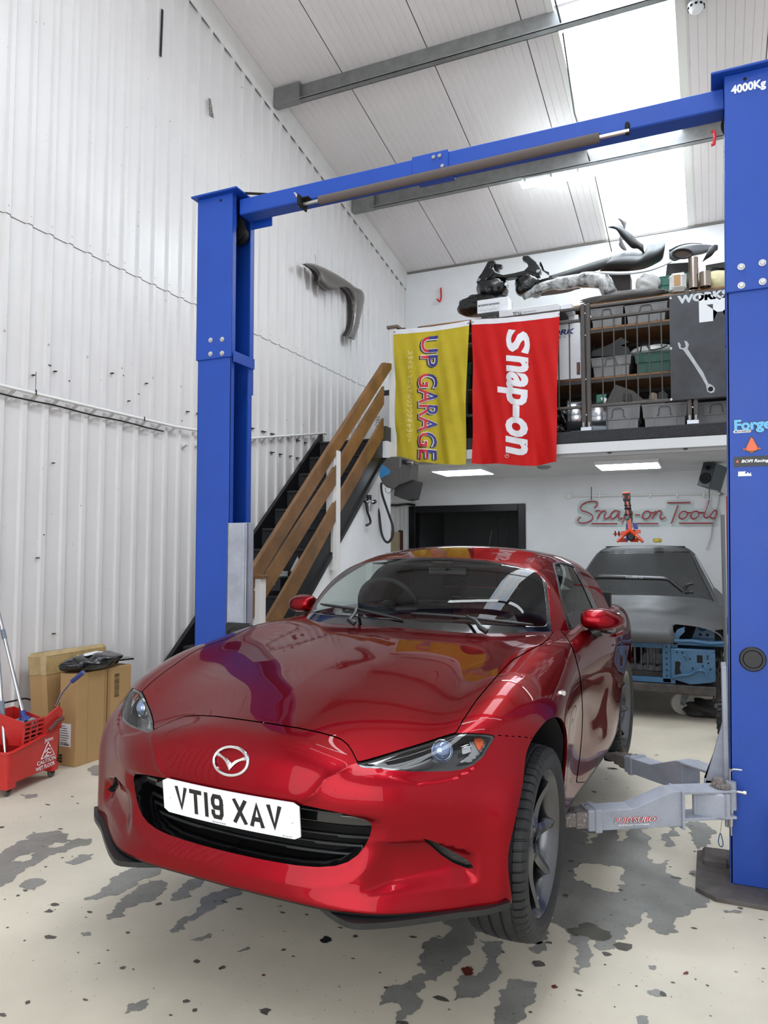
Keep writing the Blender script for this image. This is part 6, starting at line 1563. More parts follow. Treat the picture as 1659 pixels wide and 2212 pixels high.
b = MB(); b.tube([on(1535, 1045, Y=10.0), on(1545, 1045, Y=10.3), on(1556, 1064, Y=YB-.02)], .006, 6); b.build('speaker_wire', rb, sp_)
# conduit on the back wall
tw = thing('cable_conduit', 'white double conduit with a round box above the red neon lettering', 'conduit', tuple(on(1390, 1068, Y=YB-.02)))
def nz(x, y, Y=YB-.03): return on(1190+x/4.046, 1040+y/4.046, Y=Y)
b = MB(); b.tube([nz(185, 125), nz(1480, 100)], .009, 8); b.build('pipe', cond, tw, smooth=True); b = MB(); b.tube([nz(185, 133), nz(1480, 108)], .009, 8); b.build('pipe', cond, tw, smooth=True)
b = MB(); b.lathe([(.0001, .03), (.045, .03), (.05, .02), (.05, 0)], 24, Matrix.Translation(tuple(nz(160, 128, YB))) @ Matrix.Rotation(R(90), 4, 'X')); b.build('round_box', cond, tw, smooth=True)
for x in (427, 868, 1102, 1335): b = MB(); c_ = nz(x, 118); b.box(c_[0]-.012, c_[0]+.012, c_[1]-.016, c_[1]+.03, c_[2]-.035, c_[2]+.035, .003); b.build('pipe_clip', cond, tw)
ck = MB(); 
for k in range(5): ck.tube(catmull([nz(1455+rr.uniform(-15, 15), 90+rr.uniform(-10, 10)), nz(1480, 110), nz(1500+rr.uniform(-10, 20), 100+rr.uniform(-15, 15)), nz(1470, 125)], 4), .006, 5)
ck.tube(catmull([nz(1475, 130), nz(1450, 240), nz(1412, 380), nz(1400, 480), nz(1355, 600)], 5), .003, 5); ck.tube(catmull([nz(1480, 130), nz(1462, 240), nz(1420, 390), nz(1408, 480), nz(1372, 600)], 5), .003, 5); ck.tube([nz(1455, 35), nz(1485, 110)], .004, 5)
ck.build('cable_bundle', mat('cable_grey', '#8c8f92', .6), tw)
# neon lettering on a clear backing
neon_m = mat('neon_red_unlit', '#a8404a', .35, coat=.5); acr = glass_mat('clear_acrylic', (.95, .98, .97), .97, .12, 1.14)
ns = thing('neon_sign', 'red script sign reading Snap-on Tools on clear backing on the back wall', 'sign', tuple(nz(850, 270)))
outl = [(210, 360), (215, 320), (240, 290), (230, 240), (250, 180), (300, 158), (380, 153), (420, 180), (430, 230), (520, 235), (600, 238), (700, 255), (800, 240), (930, 235), (1005, 232), (1015, 165), (1230, 163), (1255, 228), (1330, 235), (1362, 150), (1410, 150), (1408, 220), (1470, 235), (1487, 290), (1450, 340), (1450, 390), (1080, 398), (1010, 380), (960, 395), (340, 395), (260, 388)]
o_ = [nz(*p) for p in outl]; b = MB(); b.prism([(p[0], p[2]) for p in catmull([np.array(q) for q in o_], 3, True)], YB-.045, YB-.039, 'y'); b.build('clear_backing', acr, ns)
strokes = [[(380, 232), (402, 208), (403, 185), (375, 174), (320, 180), (275, 202), (258, 232), (275, 256), (320, 270), (358, 292), (366, 322), (340, 348), (290, 364), (248, 360), (236, 342), (245, 322), (262, 312)],
 [(388, 258), (435, 260), (405, 328)], [(412, 305), (440, 268), (466, 256), (480, 268), (468, 300), (474, 326), (500, 318), (530, 300)], [(592, 262), (565, 254), (535, 272), (518, 305), (530, 326), (560, 314), (588, 280), (600, 256), (592, 300), (602, 328), (625, 318)],
 [(660, 258), (620, 370)], [(640, 305), (672, 264), (698, 258), (710, 276), (698, 308), (668, 322), (648, 318)], [(735, 293), (780, 293)],
 [(852, 258), (820, 266), (800, 295), (806, 320), (835, 326), (862, 306), (870, 278), (852, 258)], [(865, 270), (905, 272)], [(915, 256), (885, 328)], [(898, 300), (930, 264), (956, 256), (966, 272), (954, 304), (962, 328), (985, 322), (1002, 308)],
 [(1018, 187), (1220, 184)], [(1112, 207), (1052, 370)], [(1176, 260), (1145, 266), (1122, 294), (1126, 320), (1154, 326), (1184, 306), (1192, 278), (1176, 260)], [(1188, 272), (1235, 274)],
 [(1262, 260), (1238, 268), (1222, 294), (1228, 320), (1255, 326), (1284, 306), (1294, 278), (1280, 262), (1262, 260)], [(1290, 272), (1340, 274)], [(1384, 163), (1340, 285), (1344, 312), (1366, 318), (1392, 298), (1420, 262), (1442, 252), (1450, 272), (1444, 304), (1424, 322), (1400, 318), (1394, 308)],
 [(355, 369), (582, 369)], [(745, 368), (938, 367)], [(1120, 366), (1418, 365)]]
for s in strokes:
    pp = [nz(*p, Y=YB-.055) for p in s]; b = MB(); b.tube(catmull(pp, 4) if len(pp) > 2 else pp, .0105, 8); b.build('neon_tube', neon_m, ns, smooth=True)
for x, y0, y1 in ((354, 48, 162), (1384, 38, 150)): b = MB(); b.tube([nz(x, y0, YB-.04), nz(x, y1, YB-.04)], .005, 6); b.build('hanging_wire', rb, ns)
# antisag rod, light, rope, detector, hook
rd = thing('tie_rod', 'thin dark steel tie rod running beside the rooflights under the purlins', 'rod', (-1.2, 8, 6.4))
R0, R1 = on(1217, 75, Y=7.0), on(1272, 345, Y=9.03); b = MB(); b.tube([on(1196, 0, Y=6.6)+[0, -.6, .1], on(1211, 48, Y=6.93)], .009, 6); b.build('rod', mat('rod_dark', '#4c4744', .6), rd); b = MB(); b.tube([on(1216, 72, Y=7.1), on(1241, 245, Y=8.2), on(1274, 348, Y=9.0)], .009, 6); b.build('rod', M['rod_dark'], rd)
b = MB(); b.tube([on(1285, 380, Y=9.15), on(1321, 543, Y=YB-.05)], .009, 6); b.build('rod', M['rod_dark'], rd)
tl = thing('batten_light', 'long white lit fluorescent batten fixed under the purlin by the rooflight', 'ceiling light', tuple(on(1285, 375, Y=9.0)))
A_, B_ = on(1126, 400, Y=8.98), on(1446, 342, Y=8.98); tube_m = mat('tube_lit', '#ffffff', .4, emit='#eefcff', estr=45.0)
ang = math.atan2((B_-A_)[2], (B_-A_)[0]); L_ = np.linalg.norm(B_-A_); mt = Matrix.Translation(tuple((A_+B_)/2)) @ Matrix.Rotation(-ang, 4, 'Y')
b = MB(); b.box(-L_/2, L_/2, -.055, .055, -.035, .030, .022, mt); b.build('diffuser', tube_m, tl); b = MB(); b.box(-L_/2+.005, L_/2-.005, -.058, .058, .022, .055, .006, mt); b.build('housing', lf, tl)
for k in range(6): x = lerp(-L_/2+.06, L_/2-.06, k/5); b = MB(); b.box(x-.014, x+.014, -.065, -.055, .0, .05, .002, mt); b.build('clip', steel, tl)
sm = thing('smoke_detector', 'round white smoke detector with a red base on the ceiling', 'smoke detector', (0, 7.4, 6.68)); c_ = on(1504, 14, Y=7.35); mt = Matrix.Translation(tuple(c_))
b = MB(); b.lathe([(.0001, -.055), (.04, -.055), (.065, -.03), (.075, -.0), (.075, .025)], 28, mt); b.build('detector', lf, sm, smooth=True); b = MB(); b.lathe([(.045, .025), (.045, .06), (.0001, .06)], 20, mt); b.build('detector_base', mat('det_red', '#8e2430', .5), sm)
b = MB()
for k in range(10): a = 2*PI*k/10; p = np.array([math.cos(a), math.sin(a), 0]); b.box(-.012, .012, -.0035, .0035, -.022, -.004, 0, mt @ Matrix.Rotation(a, 4, 'Z') @ Matrix.Translation((0, -.0725, 0)))
b.build('detector_slots', dark_gap, sm)
rh = mat('hook_red', '#c8202c', .35)
hk = thing('red_hook', 'red hook hanging from the far purlin beside the right lift column', 'hook', tuple(on(1540, 297, Y=9.0))); b = MB(); b.tube([on(1537, 284, Y=8.93), on(1543, 284, Y=8.93), on(1544, 297, Y=8.93), on(1542, 312, Y=8.93), on(1536, 314, Y=8.93)], .018, 8); b.build('hook', rh, hk, smooth=True)
hk = thing('red_hook', 'small red hook on the white wall above the yellow flag', 'hook', tuple(on(950, 636, Y=YB))); b = MB(); b.tube(catmull([on(952, 622, Y=YB-.03), on(953, 640, Y=YB-.05), on(950, 651, Y=YB-.07), on(944, 646, Y=YB-.07)], 5), .014, 8); b.tube([on(952, 624, Y=YB-.06), on(952, 624, Y=YB)], .012, 8); b.build('hook', rh, hk, smooth=True)
b = MB(); P_ = on(1569, 1450, Y=5.2); b.tube([(P_[0], 5.2, .0), (P_[0], 5.2, on(1567, 1112, Y=5.2)[2])], .012, 8); tag(b.build('grey_pole', mat('pole_grey', '#6f7678', .4, .4), smooth=True), 'thin grey metal pole standing just left of the right lift column', 'pole')
b = MB(); b.tube([on(1574, 1300, Y=7.5)*[1, 1, 0], on(1574, 1072, Y=7.5)], .022, 8); tag(b.build('red_pole', mat('pole_red', '#a01f28', .4), smooth=True), 'dark red pole standing behind the right lift column', 'pole')
# ================================================================== MEZZANINE: FENCE, RACK, CRATES
YFN = 8.40
fence_m = mat('fence_steel', '#4c4743', .45, .3, var=.15, vscale=8)
fn = thing('guard_rail', 'dark steel guard fence with thin upright bars along the mezzanine edge', 'fence', (-1, YFN, 2.8))
def fbox(nm, x0, x1, z0, z1, d=.02, y=YFN): b = MB(); b.box(x0, x1, y-d, y+d, z0, z1, .003); return b.build(nm, fence_m, fn)
for x0, x1 in ((-3.46, -2.36), (-2.28, -1.30), (-1.185, -.20), (-.10, .90), (1.0, 1.9)):
    fbox('fence_rail', x0, x1, 4.205, 4.235); fbox('fence_rail', x0, x1, 4.065, 4.095); fbox('fence_rail', x0, x1, 3.08, 3.11)
    n_ = 7
    for k in range(n_): x = lerp(x0, x1, (k+1)/(n_+1)); fbox('fence_bar', x-.0075, x+.0075, 3.11, 4.07, .0075)
for xm in (-3.48, -2.32, -1.2425, -.15, .95, 1.92):
    for s_ in (-1, 1): fbox('fence_post', xm+s_*.030-.022, xm+s_*.030+.022, 2.86, 4.26, .022)
    b = MB()
    for z in (3.0, 3.4, 3.9, 4.15): b.lathe([(.0001, .006), (.007, .006), (.008, 0)], 10, Matrix.Translation((xm, YFN-.022, z)) @ Matrix.Rotation(R(90), 4, 'X'))
    b.build('post_bolts', steel, fn)['kind'] = 'stuff'
    b = MB(); b.box(xm-.06, xm+.06, YFN-.06, YFN+.05, 2.815, 2.86, .004); b.tube([(xm-.03, YFN-.05, 2.86), (xm-.03, YFN-.05, 2.91)], .012, 6); b.tube([(xm+.03, YFN-.05, 2.86), (xm+.03, YFN-.05, 2.91)], .012, 6); b.build('post_foot', chrome_dull, fn)
YR0 = 8.85
rack = thing('storage_rack', 'long dark steel rack with chipboard shelves on the mezzanine', 'shelving', (-1, 9.1, 2.8)); chip = mat('chipboard_edge', '#a1714a', .7, var=.3, vscale=20); rdk = mat('rack_dark', '#3a3531', .6)
for z in (4.10, 3.51, 4.395):
    for x0, x1 in ((-3.40, -1.32), (-1.30, .95), (.97, 2.4)):
        b = MB(); b.box(x0, x1, YR0, YR0+.75, z-.012, z+.012); b.build('shelf_board', chip, rack); b = MB(); b.box(x0, x1, YR0-.012, YR0+.01, z-.055, z-.010, .002); b.box(x0, x1, YR0+.74, YR0+.76, z-.055, z-.010, .002); b.build('shelf_beam', rdk, rack)
for x in (-3.41, -1.31, .96, 2.42):
    for y in (YR0-.01, YR0+.73): b = MB(); b.box(x-.03, x+.03, y, y+.04, 2.81, 4.40, .002); b.build('rack_upright', rdk, rack)
b = MB(); b.box(-3.4, 2.4, YR0+.765, YR0+.775, 2.82, 4.36); b.build('rack_back', mat('rack_back_dark', '#2a2320', .8), rack)
crate_g = mat('crate_grey', '#868686', .45, var=.12, vscale=8, rvar=.06); crate_gr = mat('crate_green', '#24594c', .45, var=.15, vscale=6)
def crate_mesh():
    o = {}
    W_, D_, Hh = .5, .36, .30       # unit crate centred in x, front at y=0
    b = MB()
    def ring(s, z): return [(-W_/2*s, D_/2*(1-s), z), (W_/2*s, D_/2*(1-s), z), (W_/2*s, D_/2*(1+s), z), (-W_/2*s, D_/2*(1+s), z)]
    zs = [(.86, 0), (.90, .155), (.955, .16), (1.0, .285), (1.03, .285), (1.03, .30)]; V = []; F = []
    for s, z in zs: V += ring(s, z)
    for i in range(len(zs)-1):
        for k in range(4): F.append((i*4+k, i*4+(k+1) % 4, (i+1)*4+(k+1) % 4, (i+1)*4+k))
    F += [(3, 2, 1, 0), (20, 21, 22, 23)]; b.add(V, F); return b
def crate(x0, x1, z0, z1, y, m_, label, group, hand=True, depth=.40):
    t = thing('storage_crate', label, 'crate', ((x0+x1)/2, y, z0), group)
    sx, sz = (x1-x0)/.515, (z1-z0)/.30; b0 = crate_mesh(); v = np.concatenate(b0.v)*[sx, depth/.36, sz]+[(x0+x1)/2, y, z0]
    link_mesh('crate_body', v, b0.f, m_, t)
    w = (x1-x0); h = z1-z0; b = MB(); xc = (x0+x1)/2
    for s_ in (-1, 1):
        for k in range(4): x = xc+s_*(w*.30+k*w*.045); b.box(x-w*.012, x+w*.012, y-.004, y+.02, z0+h*.55, z0+h*.93, .002)
        b.box(xc+s_*w*.26-.004, xc+s_*w*.26+.004, y-.004, y+.02, z0+h*.55, z0+h*.93)
        b.box(xc+s_*w*.24-.004, xc+s_*w*.24+.004, y+.008, y+.03, z0+h*.03, z0+h*.53)
    b.build('crate_ribs', m_, t)
    if hand:
        b = MB(); pts = [(-.17, .58), (-.13, .62), (-.12, .84), (-.08, .90), (.08, .90), (.12, .84), (.13, .62), (.17, .58)]; b.tube([(xc+p[0]*w, y-.004, z0+h*p[1]) for p in pts], .006, 6); b.build('crate_handle', mat('crate_handle_grey', '#5c5c5d', .5) if 'crate_handle_grey' not in M else M['crate_handle_grey'], t)  # handle loop in a darker grey than the crate
    return t
def cz(x, y, Y=YR0-.03): return on(1190+x/4.254, 640+y/4.254, Y=Y)
def crate_px(xl, xr, yt, yb, m_, label, group, Y=YR0-.03, zb=None, **k):
    a = cz(xl, yb, Y); c = cz(xr, yt, Y); crate(a[0], c[0], zb if zb is not None else a[2], c[2], Y, m_, label, group, **k)
FZ = 2.822
crate_px(412, 825, 990, 1195, crate_g, 'grey plastic crate on the mezzanine floor beneath the bare fence section, the left one', 'grey crates', zb=FZ)
crate_px(835, 1258, 968, 1175, crate_g, 'grey plastic crate on the mezzanine floor just left of the dark poster edge', 'grey crates', zb=FZ)
crate_px(1308, 1740, 950, 1150, crate_g, 'grey plastic crate on the mezzanine floor under the dark poster', 'grey crates', zb=FZ)
crate_px(366, 742, 535, 745, crate_g, 'grey plastic crate with marker scribble on the middle shelf behind the fence', 'grey crates', zb=3.523)
crate_px(765, 1200, 495, 715, crate_gr, 'dark green open crate on the middle shelf beside the poster', 'green crates', hand=False, zb=3.523)
crate_px(360, 668, 85, 290, crate_g, 'grey plastic crate on the top shelf next to the fence post', 'grey crates', zb=4.113)
crate_px(674, 1075, 40, 250, crate_g, 'grey plastic crate on the top shelf next to the poster', 'grey crates', zb=4.113)
q = cz(485, 575, YR0-.036); place_text('crate_scribble', 'micra', q, (1, 0, 0), (0, 0, 1), .05, mk, None) and None
for o in [x for x in bpy.data.objects if x.name.startswith('crate_scribble')]: o.parent = [x for x in bpy.data.objects if x.get('label', '').startswith('grey plastic crate with marker')][0]; o.location = tuple(-np.array(o.parent.location))
for i, (x0, z0) in enumerate(((-2.66, 3.523), (-2.66, 2.822), (-3.2, 3.523))): crate(x0-.02, x0+.50, z0, z0+.33, YR0-.02, crate_gr, ('dark green crate on the middle shelf glimpsed between the two flags', 'dark green crate on the mezzanine floor glimpsed between the two flags', 'dark green crate hidden behind the yellow flag')[i], 'green crates', hand=False)
# white wheel carton
wc = thing('wheel_carton', 'tall white carton lettered WORK WHEELS behind the fence beside the red flag', 'box', (-1.5, YR0, 3.5)); a_, c_ = cz(10, 738), cz(268, 240)
b = MB(); b.box(a_[0]-.20, c_[0], YR0-.03, YR0+.30, 3.523, c_[2], .004); b.build('carton', mat('carton_bright', '#dfe1e4', .5), wc)
navy = mat('print_navy', '#23286e', .5)
place_text('carton_text', 'WORK', cz(-95, 375, YR0-.033), (1, 0, 0), (0, 0, 1), .085, navy, wc, width=.39, shear=.25, offset=.003); place_text('carton_text', 'W  H  E  E  L  S', cz(-95, 405, YR0-.033), (1, 0, 0), (0, 0, 1), .032, navy, wc, width=.36)
b = MB(); p0_, p1_ = cz(238, 720, YR0-.034), cz(268, 605, YR0-.034); b.box(p0_[0], p1_[0], YR0-.0345, YR0-.033, p0_[2], p1_[2]); b.build('dark_label', s_bk, wc); place_text('label_text', 'DUNLOP', (p0_[0]+.006, YR0-.0352, p1_[2]-.01), (0, 0, -1), (1, 0, 0), .032, mat('label_orange', '#c8502a', .5), wc, width=p1_[2]-p0_[2]-.03)
a_, c_ = cz(0, 232), cz(250, 165); b = MB(); b.box(a_[0]-.25, c_[0], YR0-.02, YR0+.3, c_[2]-.11, c_[2], .003); tag(b.build('thin_carton', M['carton_bright']), 'thin flat white carton lying on the tall white wheel carton', 'box')
# loose wheels on the mezzanine floor
def loose_wheel(x, y, r_, w_, label, tilt=0):
    t = thing('alloy_wheel', label, 'wheel', (x, y, 2.82), 'loose wheels'); mt = Matrix.Translation((x, y, 2.825+r_)) @ Matrix.Rotation(R(90+tilt), 4, 'Z') @ Matrix.Rotation(R(90), 4, 'X')
    b = MB(); b.lathe([(r_*.3, -w_/2), (r_*.85, -w_/2+.01), (r_*.97, -w_/2), (r_, -w_/2+.01), (r_*.96, -w_/2+.03), (r_*.90, -w_*.2), (r_*.90, w_*.2), (r_*.96, w_/2-.03), (r_, w_/2-.01), (r_*.96, w_/2), (r_*.85, w_/2-.02), (r_*.3, w_/2-.05)], 40, mt); b.build('rim', chrome_dull, t, smooth=True)
    b = MB(); b.lathe([(.0001, w_*.2), (.06, w_*.2), (.07, 0)], 20, mt); b.build('hub', dark_gap, t)
P_ = cz(225, 1100, 8.75); loose_wheel(P_[0], 8.80, .225, .20, 'bare silver alloy wheel standing on the mezzanine floor left of the fence post', 8)
P_ = cz(390, 1100, 8.8); loose_wheel(P_[0]+.03, 8.95, .225, .20, 'bare silver alloy wheel standing on the mezzanine floor right of the fence post', 8)
V, F = blob(cz(110, 1080)[0], 8.95, 3.0, .17, .2, .22, 11, amp=.3, flat=.8); tag(link_mesh('black_sack', V, F, bag_m, smooth=True), 'black shiny sack on the mezzanine floor beside the red flag', 'bag')
# things on the shelves
def slab(name, pts, m_, label, cat, Y=YR0+.02, th=.12, zc=cz):
    P_ = [zc(*p, Y) for p in pts]; b = MB(); b.prism([(p[0], p[2]) for p in P_], Y, Y+th, 'y'); return tag(b.build(name, m_, bevel=.003), label, cat)
plastic = mat('black_plastic', '#141415', .45, bump=.003, bscale=18)
slab('black_trim', [(372, 505), (372, 555), (735, 545), (715, 470), (640, 455), (720, 420), (640, 375), (560, 430), (470, 470)], plastic, 'black plastic trim piece resting on the scribbled grey crate', 'car part')
V, F = blob(cz(930, 460)[0], YR0+.18, cz(900, 470)[2], .26, .14, .07, 21, amp=.12); tag(link_mesh('bubble_wrap', V, F, mat('bubble_wrap', '#c9cbc8', .2, coat=.6, bump=.004, bscale=60), smooth=True), 'roll of grey bubble wrap in the dark green crate by the poster', 'bubble wrap')
b = MB(); b.tube(catmull([cz(822, 510, YR0-.04), cz(835, 455, YR0-.02), cz(875, 445, YR0), cz(915, 490, YR0), cz(1000, 480, YR0), cz(1070, 450, YR0)], 5), .008, 6); tag(b.build('black_lead', rb, smooth=True), 'black electric lead looping out of the green crate', 'cable')
slab('leaning_board', [(500, 990), (590, 810), (760, 870), (870, 965), (760, 985)], mat('panel_greybrown', '#4a4744', .6), 'grey brown flat panel leaning on the lowest rack level behind the bars', 'board', YR0+.0, .03)
slab('green_box', [(418, 990), (418, 905), (510, 895), (500, 990)], mat('box_teal', '#3f7f6c', .5), 'small teal green box behind the fence post foot', 'box', YR0+.05, .2)
slab('white_grip', [(452, 935), (480, 925), (515, 940), (500, 985), (478, 965)], s_wh, 'small white plastic handle in front of the grey brown panel', 'car part', YR0-.03, .02)
slab('gadget', [(664, 960), (668, 890), (735, 895), (750, 970)], plastic, 'dark square gadget on the lowest rack level', 'gadget', YR0-.03, .05)
slab('small_parts', [(900, 950), (905, 900), (935, 880), (975, 895), (980, 950)], mat('tan_part', '#8f7f6d', .6, var=.3, vscale=30), 'tan mechanical part on the lowest rack level near the poster', 'car part', YR0+.0, .1)
slab('cable_pile', [(985, 955), (985, 890), (1030, 860), (1075, 900), (1075, 950)], plastic, 'black cable pile on the lowest rack level at the poster edge', 'cables', YR0+.0, .1)
b = MB(); a_, c_ = cz(600, 985), cz(720, 930); b.box(a_[0]+.17, c_[0]+.35, YR0+.6, YR0+.61, 3.20, 3.34); tag(b.build('green_label_sheet', mat('sheet_pale', '#b9d0bd', .5, var=.4, vscale=30)), 'pale green printed sheet at the back of the lowest rack level', 'sheet')
# ---- on top of the rack
def tz(x, y, Y=8.95): return on(1020+x/3.016, 470+y/3.016, Y=Y)
subm = mat('subframe_black', '#0c0c0e', .3, .0, coat=.4)
sf = thing('subframe', 'glossy black car subframe with two raised arms on top of the rack', 'car part', tuple(tz(240, 380)))
def tpoly(par, name, pts, m_, Y, th, bevel_=.006): P_ = [tz(*p, Y) for p in pts]; b = MB(); b.prism([(p[0], p[2]) for p in P_], Y, Y+th, 'y'); return b.build(name, m_, par, bevel=bevel_)
tpoly(sf, 'cross_beam', [(60, 425), (75, 370), (130, 350), (200, 372), (270, 360), (330, 345), (400, 325), (440, 345), (440, 385), (330, 378), (220, 392), (150, 385)], subm, 8.85, .12, .012)
tpoly(sf, 'left_arm', [(25, 420), (40, 385), (60, 360), (85, 315), (100, 285), (128, 276), (152, 285), (148, 303), (124, 306), (118, 325), (145, 345), (120, 380), (80, 410), (70, 438), (30, 428)], subm, 8.82, .09, .012)
tpoly(sf, 'left_bracket', [(135, 315), (160, 300), (195, 305), (190, 325), (175, 330), (172, 350), (145, 345)], subm, 8.90, .07, .008)
tpoly(sf, 'right_arm', [(325, 262), (330, 248), (365, 245), (385, 262), (420, 290), (440, 325), (448, 350), (430, 372), (400, 360), (360, 350), (335, 345), (365, 315), (350, 285), (328, 278)], subm, 8.84, .09, .012)
tpoly(sf, 'right_hook', [(440, 290), (446, 290), (452, 340), (500, 375), (500, 355), (472, 345), (455, 322), (440, 310)], subm, 8.86, .03, .002)
for x, y in ((44, 405), (428, 350), (108, 383)):
    b = MB(); b.lathe([(.0001, .008), (.020, .008), (.024, 0)], 14, Matrix.Translation(tuple(tz(x, y, 8.81))) @ Matrix.Rotation(R(90), 4, 'X')); b.build('bush', chrome_dull if x != 108 else dark_gap, sf, smooth=True)
for i, (x, y, sx, sz, sd) in enumerate(((130, 450, .20, .13, 5), (370, 430, .18, .15, 6))):
    c_ = tz(x, y, 8.95); V, F = blob(c_[0], 8.98, c_[2]-.02, sx, .2, sz, sd, amp=.13, flat=.8); tag(link_mesh('plastic_sack', V, F, bag_m, smooth=True), ('black plastic sack under the left end of the subframe', 'black plastic sack under the right end of the subframe')[i], 'bag')
V, F = blob(tz(25, 560)[0]+.1, 8.99, tz(25, 560)[2]-.03, .35, .2, .14, 15, amp=.13, flat=.8); tag(link_mesh('plastic_sack', V, F, bag_m, smooth=True), 'long black plastic sack behind the two small white cartons', 'bag')
b = MB(); a_, c_ = on(1031, 678, Y=8.60), on(1098, 640, Y=8.60); 
w1 = thing('white_carton', 'small white carton with line drawing, left of the long TECNA carton', 'box', ((a_[0]+c_[0])/2, 8.7, a_[2]))
b.box(a_[0], c_[0], 8.60, 8.84, a_[2], c_[2], .003); b.build('carton', M['carton_bright'], w1)
place_text('carton_text', 'MOTORSPORT ELECTRONICS', (a_[0]+.01, 8.597, a_[2]+.085), (1, 0, .0), (0, 0, 1), .03, s_bk, w1, width=.27, shear=.3, offset=.001)
b = MB(); rr = random.Random(8)
for k in range(9): x = a_[0]+.02+k*.028; b.tube([(x, 8.598, a_[2]+.02), (x+.014, 8.598, a_[2]+.02+rr.uniform(.02, .05)), (x+.028, 8.598, a_[2]+.02)], .001, 4)
b.build('line_drawing', mk, w1)
w2 = thing('white_carton', 'long low white carton lettered TECNA above the red flag', 'box', tuple(on(1150, 670, Y=8.55)))
a_, c_ = on(1078, 690, Y=8.55), on(1207, 651, Y=8.55)
b = MB(); b.box(a_[0], c_[0], 8.55, 8.85, 4.275, c_[2]-.02, .003); b.build('carton', mat('carton_silver', '#d3d4d6', .4), w2)
zt_ = c_[2]-.02
place_text('carton_text', 'TECNA', (a_[0]+.17, 8.547, zt_-.09), (1, 0, 0), (0, 0, 1), .075, s_bk, w2, width=.105, offset=.001); place_text('carton_text', 'Catback silent system', (a_[0]+.285, 8.547, zt_-.06), (1, 0, 0), (0, 0, 1), .02, s_bk, w2, width=.16); place_text('carton_text', 'RB-02 Mazda Miata MX5', (a_[0]+.285, 8.547, zt_-.092), (1, 0, 0), (0, 0, 1), .02, s_bk, w2, width=.16)
b = MB(); b.box(-2.66, -1.50, 8.50, 8.86, 4.245, 4.272); rk = b.build('front_shelf', rdk, rack)
b = MB(); a_, c_ = on(1211, 692, Y=8.62), on(1235, 655, Y=8.62); b.box(a_[0], c_[0], 8.62, 8.9, 4.28, c_[2], .003); tag(b.build('small_carton', M['carton_bright']), 'small white carton end just right of the red flag top corner', 'box')
# bubble-wrapped arms
wrap = mat('clear_wrap', '#b9bab8', .12, coat=.8, bump=.012, bscale=30, col2='#2c2c2d', vscale=9)
P_ = [tz(*p, 8.8) for p in ((330, 520), (420, 470), (500, 440), (600, 425), (700, 410), (760, 405), (850, 415), (880, 460), (905, 515))]
b = MB(); b.tube(catmull(P_, 3), [.04]*3+[.06]*5+[.08]*5+[.095]*6+[.09]*5+[.05], 14); tag(b.build('wrapped_arms', wrap, smooth=True), 'car arms wrapped in clear plastic film at the middle of the rack top', 'car part')
V, F = blob(tz(540, 430)[0], 8.95, tz(540, 420)[2]-.06, .30, .15, .10, 31, amp=.2); tag(link_mesh('dark_part', V, F, plastic, smooth=True), 'dark lump of car parts wrapped beside the clear film bundle', 'car part')
def curved(name, rows, m_, Y, label, cat='car part', bow=.08, th=.004):
    """sheet part between two outline strings, bowed towards the viewer"""
    A = catmull([np.array([*p, 0.]) for p in rows[0]], 4); B_ = catmull([np.array([*p, 0.]) for p in rows[1]], 4); n_ = min(len(A), len(B_)); m = 7; V = []
    for i in range(n_):
        for j in range(m+1): t = j/m; V.append(tz(lerp(A[i][0], B_[i][0], t), lerp(A[i][1], B_[i][1], t), Y-bow*math.sin(PI*t)))
    o = link_mesh(name, V, [(i*(m+1)+j, i*(m+1)+j+1, (i+1)*(m+1)+j+1, (i+1)*(m+1)+j) for i in range(n_-1) for j in range(m)], m_, smooth=True); md = o.modifiers.new('t', 'SOLIDIFY'); md.thickness = th
    return tag(o, label, cat)
pl2 = mat('liner_black', '#131314', .50, bump=.002, bscale=30)
curved('body_panel', ([(500, 380), (600, 350), (700, 318), (800, 285), (900, 255), (960, 240)], [(500, 445), (600, 405), (700, 375), (800, 350), (900, 320), (960, 300)]), pl2, 9.0, 'long dark panel sloping up to the right behind the wrapped bundle', bow=.03)
curved('arch_liner_part', ([(905, 255), (960, 235), (1040, 225), (1110, 228), (1150, 180), (1200, 172), (1240, 150), (1258, 150)], [(830, 350), (880, 350), (960, 352), (1040, 348), (1120, 335), (1190, 305), (1240, 270), (1255, 205)]), pl2, 8.9, 'large black curved wheel arch liner on the rack pile', bow=.12)
lg = mat('liner_grey', '#77787a', .35, .3)
curved('torn_liner', ([(880, 58), (910, 42), (960, 48), (1000, 78), (1040, 110), (1080, 150), (1115, 175)], [(890, 68), (935, 80), (965, 120), (1000, 160), (1040, 200), (1080, 205), (1120, 240)]), pl2, 8.9, 'black torn plastic liner strip rising in front of the rooflight', bow=.04)
curved('bent_bracket', ([(945, 0), (970, 0), (990, 10), (1003, 30), (1000, 60), (995, 90)], [(945, 5), (962, 22), (970, 35), (978, 50), (985, 70), (988, 90)]), lg, 8.95, 'grey bent strip sticking up behind the torn liner', bow=.02)
curved('bent_bracket', ([(962, 110), (975, 140), (985, 165), (1000, 190), (1008, 212)], [(955, 180), (965, 195), (975, 205), (985, 212), (1000, 216)]), lg, 8.97, 'grey strip hanging down beneath the torn liner', bow=.02)
curved('pale_edge', ([(790, 352), (880, 352), (960, 355), (1060, 350), (1150, 335), (1230, 310), (1300, 280)], [(795, 362), (880, 372), (960, 375), (1060, 368), (1150, 352), (1230, 325), (1300, 292)]), mat('pale_plastic', '#a9abad', .35), 8.74, 'pale grey curved plastic strip across the rack pile', bow=.01)
